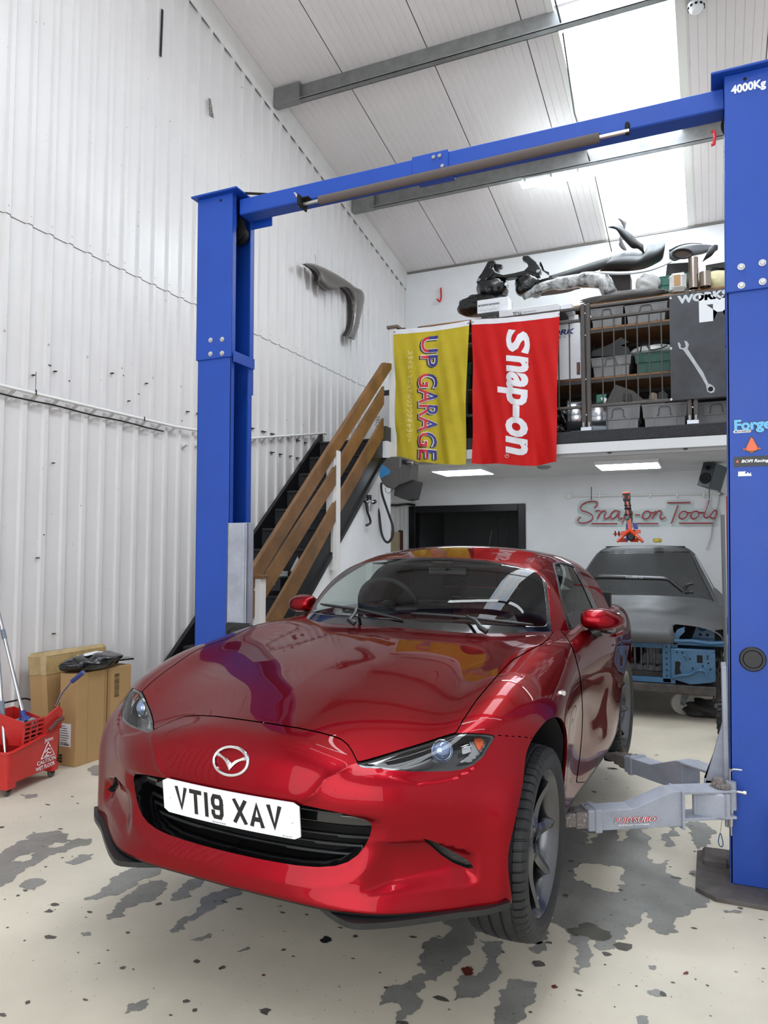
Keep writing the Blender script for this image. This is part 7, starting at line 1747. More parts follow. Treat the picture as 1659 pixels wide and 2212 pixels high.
slab('brown_box_part', [(800, 365), (1030, 370), (1030, 470), (900, 475), (850, 420)], mat('dark_brown_part', '#231a16', .6), 'dark brown box-shaped part under the pale curved strip', 'car part', 9.0, .2, tz)  # dark brown slab below the pale strip
curved('speaker_panel', ([(1280, 220), (1330, 195), (1400, 182), (1480, 175), (1550, 178), (1575, 190)], [(1285, 270), (1320, 285), (1380, 262), (1450, 248), (1510, 235), (1560, 210)]), mat('panel_midgrey', '#5a5c5f', .4), 8.92, 'grey panel with an oval opening at the right of the rack pile', bow=.03)
b = MB(); b.tube([tz(1370+62*math.cos(a), 235+30*math.sin(a), 8.86) for a in np.linspace(0, 2*PI, 30)[:-1]], .012, 6, closed=True); ov = b.build('oval_rim', pl2, smooth=True); tag(ov, 'dark oval ring around the opening in the grey panel on the rack', 'ring')
b = MB(); b.add([tz(1370+60*math.cos(a), 235+28*math.sin(a), 8.868) for a in np.linspace(0, 2*PI, 25)[:-1]], [tuple(range(24))]); b.build('oval_opening', mat('opening_brown', '#3a2a20', .7), ov)
curved('black_trim', ([(1280, 210), (1340, 180), (1420, 165), (1500, 168)], [(1285, 225), (1345, 190), (1420, 172), (1495, 172)]), pl2, 8.9, 'thin black trim strip along the top of the grey panel', bow=.01)
curved('black_trim', ([(1545, 195), (1575, 178), (1600, 180), (1600, 210)], [(1500, 290), (1530, 270), (1560, 250), (1580, 222)]), pl2, 8.88, 'curled black trim end near the right lift column', bow=.03)
slab('black_tray', [(1270, 300), (1420, 290), (1420, 455), (1330, 460), (1250, 465)], pl2, 'black tray part behind the green crate on the rack top', 'car part', 9.05, .1, tz)
slab('black_sheet', [(1520, 310), (1660, 285), (1660, 330), (1560, 325)], pl2, 'flat black sheet over the cream bag', 'sheet', 8.95, .2, tz)
a_, c_ = tz(1188, 470, 8.88), tz(1408, 360, 8.88); crate(a_[0], c_[0], 4.408, c_[2], 8.88, mat('crate_teal', '#2f6f60', .45), 'teal green open crate on top of the rack', 'green crates', hand=False)
P_ = tz(1340, 430, 8.8); b = MB(); b.box(P_[0]-.085, P_[0]+.085, 8.78, 8.92, 4.41, tz(1340, 362, 8.8)[2], .03); fb_ = b.build('foam_bottle', mat('foam_white', '#dfdcd8', .8, bump=.002, bscale=60), bevel=.02); tag(fb_, 'white foam block with a tan label on the rack top', 'bottle')
a_, c_ = tz(1315, 445, 8.775), tz(1355, 370, 8.775); b = MB(); b.box(a_[0], c_[0], 8.772, 8.779, a_[2], c_[2]); b.build('tan_label', mat('tan_label', '#b58c5e', .6), fb_)
pip = mat('pipe_steel', '#a89c92', .22, 1.0)
for x0, x1, yt, lab in ((1410, 1472, 255, 'taller brushed steel pipe standing on the rack top'), (1480, 1556, 348, 'shorter brushed steel pipe standing on the rack top')):
    a_, c_ = tz(x0, 470, 8.78), tz(x1, yt, 8.78); r_ = (c_[0]-a_[0])/2; b = MB(); b.lathe([(r_*.9, 0), (r_, 0), (r_, c_[2]-4.41), (r_*.9, c_[2]-4.41), (r_*.9, 0)], 28, Matrix.Translation(((a_[0]+c_[0])/2, 8.80, 4.41))); tag(b.build('steel_pipe', pip, smooth=True), lab, 'pipe', 'steel pipes on the rack')
V, F = blob(tz(1600, 400)[0], 9.05, tz(1600, 400)[2]-.05, .26, .2, .17, 41, amp=.12, flat=.8); tag(link_mesh('cream_sack', V, F, mat('cream_cloth', '#d8cda2', .8, bump=.01, bscale=14), smooth=True), 'cream coloured sack at the right end of the rack top', 'bag')
V, F = blob(tz(1000, 485)[0], 8.85, 4.44, .42, .14, .045, 43, amp=.2, flat=.6); tag(link_mesh('grey_rag', V, F, mat('grey_rag', '#8a8886', .8), smooth=True), 'grey rag lying along the front of the rack top', 'rag')
V, F = blob(tz(1150, 440)[0], 8.86, tz(1150, 440)[2]-.02, .13, .08, .11, 44, amp=.2, flat=.7); tag(link_mesh('white_sheet_scrap', V, F, mat('white_scrap', '#c9c8c6', .6), smooth=True), 'crumpled pale sheet in front of the teal crate', 'sheet')
# ================================================================== FLAGS
def grid_cut(v, f, step, z0=0):
    bm = bmesh.new(); vs = [bm.verts.new(p) for p in v]
    for q in f:
        try: bm.faces.new([vs[i] for i in q])
        except Exception: pass
    bmesh.ops.triangulate(bm, faces=bm.faces[:])
    mn = v.min(0); mx = v.max(0)
    for ax in (0, 1):
        for k in np.arange(math.ceil(mn[ax]/step)*step, mx[ax], step):
            co = [0, 0, 0]; co[ax] = k; no = [0, 0, 0]; no[ax] = 1
            bmesh.ops.bisect_plane(bm, geom=bm.verts[:]+bm.edges[:]+bm.faces[:], plane_co=co, plane_no=no)
    bm.verts.index_update(); V = np.array([tuple(p.co) for p in bm.verts]); F = [tuple(q.index for q in p.verts) for p in bm.faces]; bm.free(); return V, F
class Flag:
    def __init__(s, tl, tr, bl, br, Y, seed): s.c = [on(u, v, Y=Y) for u, v in (tl, tr, bl, br)]; s.Y = Y; s.r = np.random.default_rng(seed); s.ph = s.r.uniform(0, 6, 8)
    def __call__(s, a, b, off=0.0):
        """a across 0..1, b down 0..1"""
        tl, tr, bl, br = s.c; p = (tl*(1-a)+tr*a)*(1-b)+(bl*(1-a)+br*a)*b; W_ = tr[0]-tl[0]
        dz = -.016*math.sin(PI*a)*(1-b)**2-.020*math.sin(2*PI*a*1.3+s.ph[0])*b*.5-.05*math.sin(PI*a)*b**3*.6
        dx = -.012*math.sin(PI*b)*(1 if a > .5 else -1)*abs(a-.5)*2
        w = .030*b**.5*math.sin(2*PI*(a*1.6+.15*b)+s.ph[1])+.018*math.sin(2*PI*(a*3.1-.5*b)+s.ph[2])*(.4+.6*b)+.010*math.sin(2*PI*(a*1.3+b*1.8)+s.ph[3])+.006*math.sin(2*PI*(a*6-b*2.1)+s.ph[4])
        w *= .25+.75*min(1, b*3)
        return np.array([p[0]+dx, s.Y-.03+w-off, p[2]+dz])
def flag(label, cloth_m, F_, nm='flag'):
    t = thing(nm, label, 'flag', tuple(F_(.5, 0))); nx, ny = 60, 100; V = [F_(i/nx, .035+.965*j/ny) for i in range(nx+1) for j in range(ny+1)]
    link_mesh('cloth', V, [(i*(ny+1)+j, i*(ny+1)+j+1, (i+1)*(ny+1)+j+1, (i+1)*(ny+1)+j) for i in range(nx) for j in range(ny)], cloth_m, t, smooth=True)
    V = [F_(i/nx, .036*j/3, .002) for i in range(nx+1) for j in range(4)]
    link_mesh('header_tape', V, [(i*4+j, i*4+j+1, (i+1)*4+j+1, (i+1)*4+j) for i in range(nx) for j in range(3)], mat('tape_white', '#dedde0', .6) if 'tape_white' not in M else M['tape_white'], t, smooth=True)
    for a in (.015, .985): b = MB(); b.lathe([(.006, .003), (.012, .004), (.014, 0)], 14, Matrix.Translation(tuple(F_(a, .018, .006))) @ Matrix.Rotation(R(90), 4, 'X')); b.build('eyelet', chrome_dull, t)
    return t
def flag_text(F_, t, s, a0, b0, length, height, m_, off, mirror_=False, **kw):
    """word running down the flag, letter tops towards +x; a0 = baseline across, b0 = start down"""
    v, f = text_mesh(s, 1.0, **kw)
    if not len(v): return
    W_ = F_.c[1][0]-F_.c[0][0]; H_ = F_.c[0][2]-F_.c[2][2]
    v[:, 0] -= v[:, 0].min(); v[:, 0] *= length/v[:, 0].max(); hh = v[:, 1].max(); v[:, 1] *= height/hh
    v2, f2 = grid_cut(v, f, .03)
    link_mesh('flag_lettering', [F_(a0+p[1]/W_, b0+p[0]/H_, off) for p in v2], f2, m_, t, smooth=True)
yel = mat('flag_yellow', '#bfab2c', .65, var=.14, vscale=3, bump=.003, bscale=26, spec=.25); redf = mat('flag_red', '#c4100f', .62, var=.10, vscale=3, bump=.003, bscale=30, spec=.25)
FY = Flag((852, 714), (1016, 694), (853, 990), (1008, 1003), YM-.055, 3); tf = flag('yellow hanging flag lettered UP GARAGE on the mezzanine edge', yel, FY)
FR = Flag((1020, 692), (1210, 674), (1021, 1000), (1205, 1000), YM-.06, 8); tr_ = flag('red hanging flag with white Snap-on lettering on the mezzanine edge', redf, FR)
fl_red = mat('print_red', '#c4242c', .5); fl_blue = mat('print_blue', '#2b2f7e', .5); fl_grey = mat('print_pale', '#e6dfb0', .6); pw_ = mat('print_white', '#dfdde2', .5)
def two_tone(word, a0, b0, L_, h, tt, F_):
    for dx, dy, m_, of_, o_ in ((-.020, .006, s_bk, .030, .0030), (0, 0, s_wh, .028, .0050)): flag_text(F_, tt, word, a0+dx, b0+dy, L_, h, m_, o_, offset=of_)
    # upper half blue, lower half red, split along the letters' waist
    v, f = text_mesh(word, 1.0, offset=.008); v[:, 0] -= v[:, 0].min(); v[:, 0] *= L_/v[:, 0].max(); v[:, 1] *= h/v[:, 1].max()
    W_ = F_.c[1][0]-F_.c[0][0]; H_ = F_.c[0][2]-F_.c[2][2]; v2, f2 = grid_cut(v, f, .03)
    mid = h*.48; fr = [q for q in f2 if np.mean([v2[i][1] for i in q]) < mid]; fb_ = [q for q in f2 if np.mean([v2[i][1] for i in q]) >= mid]
    for ff, m_ in ((fr, fl_red), (fb_, fl_blue)): link_mesh('flag_lettering', [F_(a0+p[1]/W_, b0+p[0]/H_, .007) for p in v2], ff, m_, tt)
two_tone('UP', .385, .075, .37, .21, tf, FY); two_tone('GARAGE', .36, .355, .99, .23, tf, FY)
flag_text(FY, tf, 'スタイル・マニュアルワクワクギャラリー', .19, .17, 1.10, .075, fl_grey, .003)
flag_text(FR, tr_, 'S', .425, .085, .30, .26, pw_, .004, offset=.04, shear=.15); flag_text(FR, tr_, 'nap-on', .43, .268, 1.13, .24, pw_, .004, offset=.04, shear=.15)
b = MB(); c_ = FR(.425, .945, .008); b.tube([c_+[.022*math.cos(a), 0, .022*math.sin(a)] for a in np.linspace(0, 2*PI, 22)[:-1]], .002, 5, closed=True); b.build('registered_ring', pw_, tr_); place_text('registered_letter', 'R', c_+[-.008, -.002, .010], (0, 0, -1), (1, 0, 0), .026, pw_, tr_)
# ================================================================== POSTER ON THE FENCE
ps = thing('poster', 'dark workshop poster with a spanner on the mezzanine fence by the right column', 'poster', tuple(on(1510, 750, Y=YFN-.03)))
YPO = YFN-.045
def pz(x, y, Y=YPO): return on(1190+x/4.254, 640+y/4.254, Y=Y)
tl = pz(1085, 5); bl_ = pz(1095, 958); pm = mat('poster_dark', '#1c1c20', .40, col2='#33363f', vscale=2.6, detail=3, coat=.2)
b = MB(); b.box(tl[0], tl[0]+1.20, YPO, YPO+.004, bl_[2], tl[2]+.005); b.build('poster_sheet', pm, ps)
silver = mat('poster_silver', '#c3c7cc', .35); white_p = mat('poster_white', '#dfe1e4', .4)
place_text('poster_title', 'WORKSHOP', pz(1172, 65, YPO-.002), (1, 0, .01), (0, 0, 1), .11, silver, ps, width=.78, offset=.006)
place_text('poster_word', 'M', pz(1370, 215, YPO-.002), (1, 0, 0), (0, 0, 1), .34, white_p, ps, width=.40, offset=.03)
b = MB(); y_ = YPO-.006
sp1 = [(1165, 430), (1178, 422), (1195, 448), (1190, 468), (1215, 478), (1240, 462), (1232, 425), (1225, 408), (1250, 415), (1268, 440), (1262, 470), (1255, 480), (1325, 590), (1400, 700), (1445, 800), (1480, 815), (1508, 845), (1500, 880), (1470, 890), (1438, 875), (1430, 845), (1425, 815), (1370, 720), (1300, 610), (1215, 492), (1180, 480)]
P_ = [pz(*p, y_) for p in sp1]; b.prism([(p[0], p[2]) for p in P_], y_, y_+.004, 'y'); b.build('printed_spanner', mat('spanner_grey', '#b4b8ba', .4, var=.2, vscale=12), ps)
b = MB(); c_ = pz(1468, 852, y_-.001); b.lathe([(.0001, .0), (.026, .0)], 12, Matrix.Translation(tuple(c_)) @ Matrix.Rotation(R(90), 4, 'X')); b.build('spanner_hole', dark_gap, ps)
for x, y in ((1095, 12), (1098, 475), (1100, 945)): b = MB(); b.lathe([(.004, .002), (.012, .003), (.014, 0)], 12, Matrix.Translation(tuple(pz(x+6, y+4, YPO-.001))) @ Matrix.Rotation(R(90), 4, 'X')); b.build('eyelet', chrome_dull, ps)
# ================================================================== THE STRIPPED CAR BEHIND
C2X, C2Y = -.69, 6.98                                   # front centre; x forward = towards the camera (-Y)
dustg = mat('dusty_bonnet', '#4d4e4f', .52, var=.22, vscale=2.2, detail=8, speck=(60, .70, '#77756f'), rvar=.12)
dust_glass = mat('dusty_glass', '#37393a', .24, coat=.5, var=.10, vscale=2.0, rvar=.05)
bl2 = mat('body_blue', '#2f5d80', .32, var=.20, vscale=6, coat=.3, speck=(50, .7, '#6d7475'))
dirty = mat('engine_dirt', '#4a4542', .75, var=.45, vscale=14, bump=.003, bscale=40)
alloy = mat('engine_alloy', '#6d6f73', .5, .6, var=.4, vscale=16, bump=.003, bscale=50)
c2 = empty('car'); tag(c2, 'dusty grey coupe shell with stripped blue front end, standing on castors behind', 'car')
c2.location = (C2X, C2Y, .27)
c2.rotation_euler = (0, 0, -PI/2)                       # local x -> -Y world, local y -> +X world
bpy.context.view_layer.update()
# local z above the dolly
T2 = Surf([.05, 0, -.06, -.3, -.6, -1.0, -1.4, -2.0, -2.6, -3.2, -3.7], [0, .3, .5, .62, .70, .76, .85],
          [[.50, .50, .49, .47, .44, .40, .3], [.52, .52, .51, .49, .46, .42, .32], [.55, .55, .54, .52, .49, .45, .36], [.62, .618, .605, .595, .575, .54, .46], [.68, .677, .665, .655, .64, .61, .53],
           [.765, .762, .75, .735, .715, .685, .60], [.80, .80, .79, .78, .77, .73, .64], [.82, .82, .82, .815, .80, .76, .68], [.83, .83, .83, .82, .80, .76, .67], [.80, .80, .79, .77, .74, .69, .58], [.72, .71, .69, .66, .62, .56, .4]], .04, .03)
S2 = Surf([.1, -.3, -.8, -1.4, -2.2, -3.0, -3.7], [.05, .3, .5, .7, .9], [[.68, .72, .73, .70, .6], [.72, .78, .81, .79, .7], [.73, .78, .82, .80, .72], [.73, .78, .80, .80, .72], [.73, .79, .83, .81, .72], [.70, .76, .79, .77, .68], [.55, .62, .65, .6, .5]], .05, .03)
def F2(P):
    x, y, z = P[:, 0], P[:, 1], P[:, 2]; f = smax(z-T2(x, y), y-S2(x, z), .06); f = smax(f, x-.02+.25*np.maximum(y-.35, 0)**2*2, .03); f = smax(f, -x-3.6, .1); return smax(f, .10-z, .03)
s2 = Shell(F2, (-3.3, -.5), .40, .95, 0, .95, -3.9, .25, .024); q2 = Piece(s2.V, s2.N, [tuple(q) for q in s2.Q])
fx = lambda p: X_(p)
# the bonnet's front corners and everything below its lip are missing
nose, q2 = clip(q2, np.where((Z_(q2) < .62) & (Y_(q2) > .365), -(X_(q2)+.10), 1.0))
lipz = lambda p: np.where(Y_(p) < .36, .43, .60)
low, top2 = clip(q2, np.where(X_(q2) > -.75, Z_(q2)-np.where(X_(q2) > -.12, .44, .52), 1.0))
bon, rest2 = clip(top2, -(X_(top2)+1.02))
_, rest2 = clip(rest2, np.maximum(np.abs(X_(rest2)+1.9)-.7, np.maximum(Y_(rest2)-.60, .72-Z_(rest2))))
skin('bonnet', bon, dustg, c2, .004); skin('body_shell', rest2, mat('dusty_body', '#53575b', .5, var=.2, vscale=3, speck=(50, .7, '#7b7b78')), c2, .004)
# folded-down centre of the bonnet's lip
V = []; F = []
for i, y in enumerate(np.linspace(-.37, .37, 17)): V += [(.03-.02*abs(y), y, .53), (.055-.02*abs(y), y, .47), (.055-.02*abs(y), y, .405)]
F = [(i*3+k, i*3+k+1, i*3+k+4, i*3+k+3) for i in range(16) for k in range(2)]; o = link_mesh('bonnet_lip', V, F, dustg, c2, smooth=True); o.modifiers.new('s', 'SOLIDIFY').thickness = .004
# greenhouse
def G2(P):
    x, y, z = P[:, 0], P[:, 1], P[:, 2]; roof_ = z-(1.285-.03*(x+2.1)**2*2-.10*y**2); side_ = y-(.70-.47*(z-.80)); wind_ = (x-(-1.0-1.55*(z-.78)-.25*y**2))/1.5; rear_ = (-x-(2.55+(1.2-z)*1.3))/1.4
    f = smax(roof_, side_, .12); f = smax(f, wind_, .04); return smax(f, rear_, .05)
s3 = Shell(G2, (-2.3, -1.8), .85, .8, .55, 1.4, -3.3, -.9, .02); g2 = Piece(s3.V, s3.N, [tuple(q) for q in s3.Q]); _, g2 = clip(g2, Z_(g2)-(T2(X_(g2), Y_(g2))-.01))
wsb = lambda p: np.maximum(np.maximum(Y_(p)-(.665-.47*(Z_(p)-.80)), Z_(p)-1.215), -(X_(p)+1.85))
w2_, g2 = clip(g2, np.where(g2.N[:, 0] > .3, wsb(g2), 1.0)); w2i, w2f = clip(w2_, wsb(w2_)+.02)
sd2, g2 = clip(g2, np.where(g2.N[:, 1] > .5, np.maximum(np.abs(X_(g2)+1.95)-.45, Z_(g2)-1.17), 1.0)); bk2, g2 = clip(g2, np.where(g2.N[:, 0] < -.3, np.maximum(Y_(g2)-.5, Z_(g2)-1.17), 1.0))
skin('windscreen', w2i, dust_glass, c2, .004); skin('windscreen_seal', w2f, satin_black, c2, .003); skin('hard_top', g2, mat('dusty_roof', '#494a4b', .5, var=.2, vscale=3), c2, .004); skin('side_glass', sd2, dust_glass, c2); skin('rear_glass', bk2, dust_glass, c2)
b = MB(); b.box(-2.15, -1.80, -.42, .42, 1.262, 1.272, .004); b.build('roof_panel_rib', M['dusty_roof'], c2, bevel=.003)
# handprints in the dust: darker clean patches
def c2w_(x, y, z): return None
# blue front structure (local coordinates: x forward, y towards the right of the picture)
def part(name, m_, f_, bevel_=.004): b = MB(); f_(b); return b.build(name, m_, c2, bevel=bevel_)
part('radiator_support', bl2, lambda b: (b.box(-.06, -.01, -.56, .33, .355, .395), b.box(-.05, -.00, -.56, .30, .39, .415)))
part('lower_crossmember', bl2, lambda b: b.box(-.07, .0, -.70, .38, .055, .10))
part('support_upright', bl2, lambda b: b.box(-.05, .0, -.09, -.01, .09, .37))
part('support_upright', bl2, lambda b: b.box(-.055, .0, .275, .345, .06, .40)); part('support_upright', bl2, lambda b: b.box(-.05, .0, -.50, -.43, .09, .37))
def holes(name, cx_, cy_list, r_, x=.002):
    b = MB()
    for y, z in cy_list: b.lathe([(.0001, .001), (r_, .001), (r_, -.003)], 10, Matrix.Translation((x, y, z)) @ Matrix.Rotation(R(90), 4, 'Y'))
    o = b.build(name, dark_gap, c2); o['kind'] = 'stuff'
holes('upright_holes', 0, [(-.05, .13+.03*k) for k in range(8)]+[(.31, .12+.05*k) for k in range(6)], .008)
# bumper-mount box with pressed ribs and openings
def mount(b):
    pts = [(.345, .10), (.50, .06), (.66, .085), (.70, .10), (.70, .335), (.66, .345), (.345, .36)]
    b.prism(pts, -.02, .015, 'x'); b.box(-.30, -.02, .345, .70, .33, .36); b.box(-.30, -.02, .68, .70, .10, .345)
part('bumper_mount', bl2, mount)
for nm, pts in (('mount_opening', [(.375, .145), (.405, .13), (.43, .15), (.415, .19), (.425, .24), (.41, .255), (.38, .25)]), ('mount_opening', [(.555, .25), (.60, .25), (.60, .315), (.555, .315)])):
    b = MB(); b.prism(pts, .0155, .0175, 'x'); b.build(nm, dark_gap, c2)
holes('mount_holes', 0, [(.44, .33), (.50, .28), (.52, .20), (.64, .29), (.645, .25), (.60, .225), (.64, .31), (.395, .33), (.66, .20)], .008, .018)
b = MB(); b.tube(catmull([(.018, .36, .115), (.020, .43, .135), (.020, .50, .15), (.020, .56, .185), (.020, .61, .185), (.018, .625, .155)], 5), .016, 8); b.tube(catmull([(.018, .44, .31), (.02, .47, .30), (.02, .475, .265)], 4), .011, 8); b.build('pressed_rib', bl2, c2, smooth=True)
# inner arch and lamp bay
b = MB(); pts = [(.345, .40), (.36, .46), (.40, .52), (.46, .545), (.46, .50), (.42, .46), (.40, .40), (.40, .36), (.345, .36)]; b.prism(pts, -.10, -.05, 'x'); b.build('lamp_bay_edge', bl2, c2, bevel=.004)
b = MB(); b.box(-.55, -.53, .36, .78, .30, .56); b.build('bulkhead_dark', dark_gap, c2)
b = MB(); b.prism([(.50, .40), (.56, .56), (.70, .56), (.70, .40)], -.42, -.40, 'x'); b.build('strut_tower', bl2, c2, bevel=.004); holes('tower_holes', 0, [(.58, .45), (.64, .45)], .013, -.398)
b = MB(); b.lathe([(.018, 0), (.036, .006), (.04, 0)], 18, Matrix.Translation((-.398, .60, .52)) @ Matrix.Rotation(R(90), 4, 'Y')); b.build('tower_ring', bl2, c2, smooth=True)
b = MB(); b.box(-.30, -.05, .345, .80, .385, .415, .006); b.tube([(-.04, .36, .42), (-.05, .52, .425), (-.05, .66, .41), (-.06, .80, .42)], .018, 8); b.build('chassis_leg', bl2, c2)
for s_ in (-1,):
    b = MB(); b.prism([(-.70, .10), (-.66, .085), (-.50, .06), (-.43, .10), (-.43, .36), (-.70, .34)], -.02, .015, 'x'); b.box(-.55, -.53, -.78, -.43, .30, .56); b.build('bumper_mount', bl2, c2, bevel=.004)
# engine and gearbox seen through the opening
b = MB(); b.prism([(.07, .10), (.27, .10), (.27, .30), (.24, .36), (.17, .39), (.12, .36), (.10, .28), (.04, .16), (.04, .10)], -.45, -.22, 'x'); b.build('engine_block', alloy, c2, bevel=.01)
b = MB(); b.box(-.24, -.18, -.02, .27, .105, .19, .01); 
for k in range(4): b.box(-.20, -.175, .02+.055*k, .04+.055*k, .11, .34, .004)
b.build('engine_sump', alloy, c2)
holes('engine_bolts', 0, [(.05, .12), (.10, .18), (.16, .12), (.22, .18), (.25, .12), (.17, .35), (.12, .30), (.25, .30)], .011, -.172)
b = MB(); b.box(-.8, -.75, -.75, .75, .05, .60); b.build('firewall', dark_gap, c2); b = MB(); b.box(-.75, -.05, -.56, .34, .02, .05); b.build('undertray', dirty, c2)
b = MB(); b.box(-.25, -.10, -.45, .28, .085, .13, .01); b.build('steering_rack', dirty, c2, bevel=.004)
b = MB(); b.tube([(-.15, -.15, .18), (-.20, -.08, .22), (-.25, .0, .21)], .03, 8); b.build('rusty_pipe', mat('rust_pipe', '#6d4a38', .7, var=.4, vscale=12), c2, smooth=True)
b = MB(); b.box(-.6, .02, -.66, .70, -.03, .05, .01); b.build('dolly_frame', dirty, c2)
# hub, hoses and brake parts hanging on the right
b = MB(); rr = random.Random(12)
for k in range(14):
    y = .70+rr.uniform(0, .12); b.tube(catmull([(-.1+rr.uniform(-.1, .1), y, .36-rr.uniform(0, .08)), (-.05, y+rr.uniform(-.04, .05), .22), (-.05, y+rr.uniform(-.06, .06), .08), (-.03, y+rr.uniform(-.05, .05), -.08)], 4), rr.choice([.006, .009, .013]), 6)
b.build('hose_tangle', mat('dirty_hose', '#2d2926', .7, var=.4, vscale=20), c2, smooth=True)['kind'] = 'stuff'
b = MB(); b.box(-.18, -.02, .74, .86, -.02, .10, .02); b.tube([(-.05, .70, -.12), (-.05, .76, -.02)], .02, 8); b.tube([(-.03, .69, -.13), (-.03, .70, -.09)], .014, 8); b.build('brake_caliper', alloy, c2, bevel=.006)
b = MB(); b.box(-.30, -.18, .78, .88, -.10, .02, .02); b.build('orange_part', mat('orange_brown', '#9a5a2a', .6), c2)
b = MB(); b.box(.02, .10, .80, .90, .31, .50, .01); tb = b.build('reservoir_bottle', mat('bottle_milky', '#a9abb5', .4), c2); b = MB(); b.box(.02, .10, .795, .90, .42, .50, .012); b.build('bottle_top', mat('bottle_cream', '#c9bfae', .5), tb)
# rear castors + castor in view
for (x, y) in ((-.34, .42), (-.34, -.42), (-2.6, .5), (-2.6, -.5)):
    b = MB(); mt = Matrix.Translation((x, y, -.165)) @ Matrix.Rotation(R(18), 4, 'Z') @ Matrix.Rotation(R(90), 4, 'Y')
    b.lathe([(.012, -.022), (.05, -.018), (.085, -.020), (.100, -.022), (.105, -.012), (.105, .012), (.100, .022), (.085, .020), (.05, .018), (.012, .022)], 32, mt); cw_ = b.build('castor_wheel', mat('nylon_white', '#b9b8b2', .5, var=.15, vscale=10) if 'nylon_white' not in M else M['nylon_white'], c2, smooth=True)
    b = MB(); b.lathe([(.0001, .034), (.016, .034), (.018, .025)], 14, mt); b.build('castor_hub', dark_gap, cw_)
    b = MB(); b.prism([(y-.02, -.175), (y+.015, -.185), (y+.075, -.05), (y+.01, -.045)], x+.030, x+.036, 'x'); b.prism([(y-.02, -.175), (y+.015, -.185), (y+.075, -.05), (y+.01, -.045)], x-.036, x-.030, 'x'); b.box(x-.06, x+.06, y-.06, y+.09, -.05, -.035); b.build('castor_fork', alloy, cw_)
# strut brace left lying against the windscreen
sb_ = thing('strut_brace', 'black tubular strut brace with a forked end lying on the dusty bonnet', 'car part', tuple(on(1380, 1255, Y=7.8)))
def sz_(x, y, Y=7.82): return on(1240+x/4.608, 1160+y/4.608, Y=Y)
b = MB(); b.tube(catmull([sz_(100, 500), sz_(130, 478), sz_(180, 425), sz_(220, 402), sz_(270, 398), sz_(500, 403), sz_(780, 412), sz_(900, 416), sz_(950, 430), sz_(990, 460), sz_(1045, 505), sz_(1090, 540)], 5), .023, 12); b.build('brace_tube', mat('brace_black', '#28292b', .25, .3, coat=.5), sb_, smooth=True)
b = MB(); b.tube(catmull([sz_(1188, 465), sz_(1150, 470), sz_(1115, 490), sz_(1103, 520), sz_(1112, 545), sz_(1150, 550), sz_(1190, 548)], 5), [.013]*8+[.020]*16+[.013]*7, 8, ry=1.0); b.build('brace_fork', satin_black, sb_, smooth=True)
b = MB(); P_ = [sz_(*p) for p in ((1085, 520), (1110, 500), (1120, 552), (1085, 555))]; b.prism([(p[0], p[2]) for p in P_], 7.80, 7.83, 'y'); b.build('brace_plate', satin_black, sb_)
place_text('brace_text', 'CUSCO', sz_(515, 408, 7.795), (1, 0, -.01), (0, 0, 1), .022, s_wh, sb_, width=.16)
# yellow tape measure thing and dark clip on the roof
P_ = on(1415, 1172, Y=8.75); b = MB(); b.box(P_[0]-.02, P_[0]+.07, 8.72, 8.79, P_[2]+.002, P_[2]+.045, .008); tag(b.build('yellow_tool', mat('tool_yellow', '#c9b02a', .4, speck=(60, .55, '#2a2a20'))), 'small yellow and black tool lying on the dusty car roof', 'tool')
# ---- toy blaster hung on the wall above the dusty roof
tb_ = thing('toy_blaster', 'orange and black toy blaster on a tripod standing above the dusty car roof', 'toy', tuple(on(1356, 1165, Y=9.6)))
def oz(x, y, Y=9.6): return on(1190+x/4.046, 1040+y/4.046, Y=Y)
org_ = mat('toy_orange', '#f0501c', .35, coat=.3); tbk = mat('toy_black', '#1c1a1c', .4); tbl = mat('toy_blue', '#2450b4', .35)
def tp(name, m_, pts, th=.03, Y=9.6, bev_=.004): P_ = [oz(*p, Y) for p in pts]; b = MB(); b.prism([(p[0], p[2]) for p in P_], Y, Y+th, 'y'); return b.build(name, m_, tb_, bevel=bev_)
tp('muzzle', tbk, [(625, 105), (688, 100), (694, 165), (632, 172)], .07); tp('muzzle_cap', org_, [(624, 95), (685, 90), (687, 103), (626, 108)], .07)
for x in (632, 678): tp('muzzle_slot', org_, [(x, 122), (x+7, 121), (x+9, 150), (x+2, 152)], .01, 9.592, 0)
tp('barrel', tbk, [(640, 172), (690, 168), (712, 330), (700, 420), (665, 420), (660, 330)], .06)
for y in (175, 250): tp('barrel_insert', org_, [(658, y), (675, y-1), (686, y+48), (668, y+50)], .01, 9.592, 0)
for y in (210, 238, 290): b = MB(); b.tube([oz(642, y), oz(702, y-2)], .010, 8); b.build('barrel_ring', tbk, tb_)
tp('body', org_, [(662, 330), (700, 320), (712, 400), (700, 430), (672, 430)], .05, 9.585)
b = MB(); c_ = oz(668, 322, 9.58); b.lathe([(.0001, .02), (.018, .015), (.026, 0)], 14, Matrix.Translation(tuple(c_)) @ Matrix.Rotation(R(90), 4, 'X')); b.build('sight', mat('toy_teal', '#5d7f86', .4), tb_, smooth=True)
tp('blue_grip', tbl, [(655, 370), (672, 362), (678, 400), (668, 520), (655, 515)], .05, 9.61); tp('blue_stock', tbl, [(712, 358), (745, 365), (762, 405), (755, 418), (722, 415)], .05, 9.62); tp('drum', tbk, [(665, 425), (735, 420), (738, 480), (715, 515), (680, 520), (662, 480)], .08, 9.60, .012)
tp('side_arm', org_, [(542, 452), (612, 445), (612, 435), (650, 430), (655, 465), (612, 470), (545, 468)], .03); tp('side_arm', org_, [(735, 425), (780, 418), (785, 452), (738, 458)], .04)
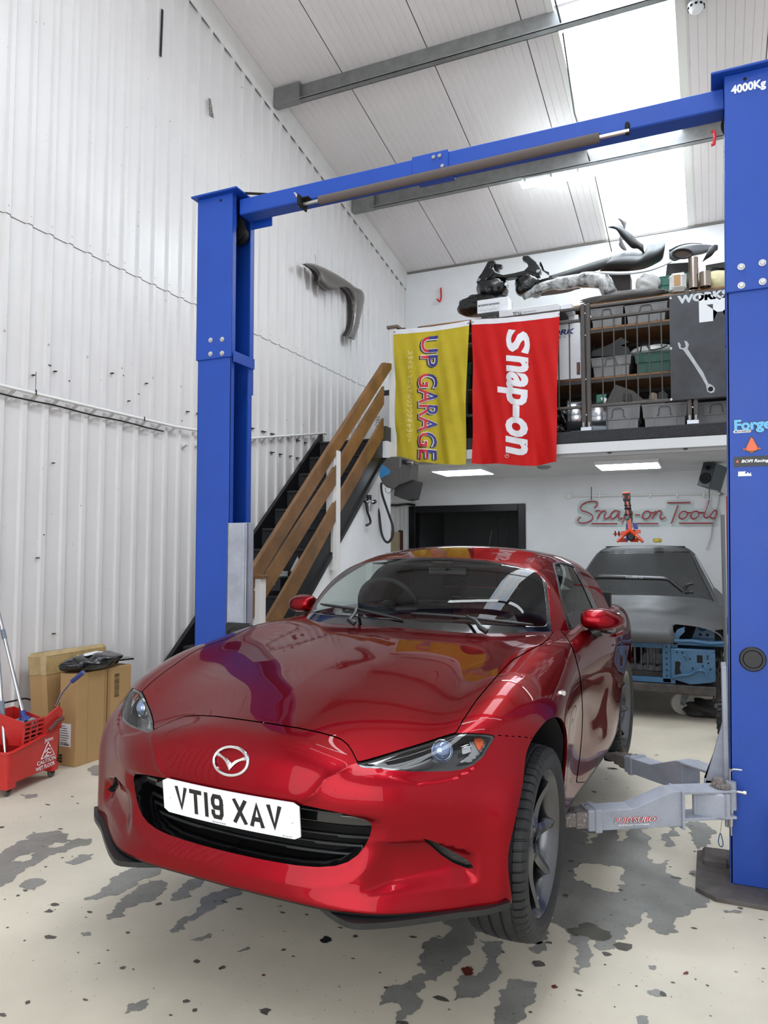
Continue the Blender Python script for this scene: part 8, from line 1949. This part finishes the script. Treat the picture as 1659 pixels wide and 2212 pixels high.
for x in (562, 594): b = MB(); b.tube([oz(x, 432, 9.59), oz(x+3, 480, 9.59)], .008, 6); b.build('side_pin', tbk, tb_)
for (x1, y1, yy) in ((580, 530, 9.50), (805, 530, 9.50)): b = MB(); b.tube([oz(688, 425, 9.57), oz((688+x1)/2, 470, yy+.03), oz(x1, y1, yy)], [.026, .022, .016], 6); b.build('tripod_leg', org_, tb_)
for (x0, x1) in ((610, 668), (705, 760)):
    b = MB()
    for k in range(5): x = lerp(x0, x1, k/4); b.tube([oz(x-4, 530, 9.66), oz(x+8, 495, 9.66)], .010, 6)
    b.build('dart_row', org_, tb_)['kind'] = 'stuff'
b = MB(); b.tube([oz(666, 100, 9.64), oz(666, 100, YB-.02)], .006, 6); b.build('hanging_wire', tbk, tb_)
# odds and ends on the floor by the right column
P_ = on(1523, 1550, Z=0); V, F = blob(P_[0], P_[1]+.1, .05, .20, .14, .10, 52, amp=.2, flat=.5); tag(link_mesh('dark_bag', V, F, mat('bag_dirty', '#2f2d2c', .6, bump=.006, bscale=20), smooth=True), 'dark dirty bag on the floor by the white castor', 'bag')
tw_ = thing('mini_tyre', 'small knobbly black tyre on the floor against the lift carriage', 'tyre', tuple(on(1562, 1605, Z=0))); c_ = on(1563, 1600, Z=.0)
b = MB(); mt = Matrix.Translation((c_[0]+.03, c_[1]+.05, .16)) @ Matrix.Rotation(R(75), 4, 'Z') @ Matrix.Rotation(R(90), 4, 'X')
b.lathe([(.09, -.03), (.13, -.045), (.155, -.035), (.16, 0), (.155, .035), (.13, .045), (.09, .03)], 36, mt); b.build('tyre_carcass', rubber, tw_, smooth=True)
b = MB()
for k in range(22):
    for s_ in (-.022, .022): b.box(.152, .168, s_-.016, s_+.016, -.010, .010, .002, mt @ Matrix.Rotation(2*PI*(k+(.5 if s_ > 0 else 0))/22, 4, 'Z') @ Matrix.Rotation(R(90), 4, 'X'))
b.build('tyre_knobs', rubber, tw_)['kind'] = 'stuff'
# a few plain things along the right wall, which the red bodywork mirrors
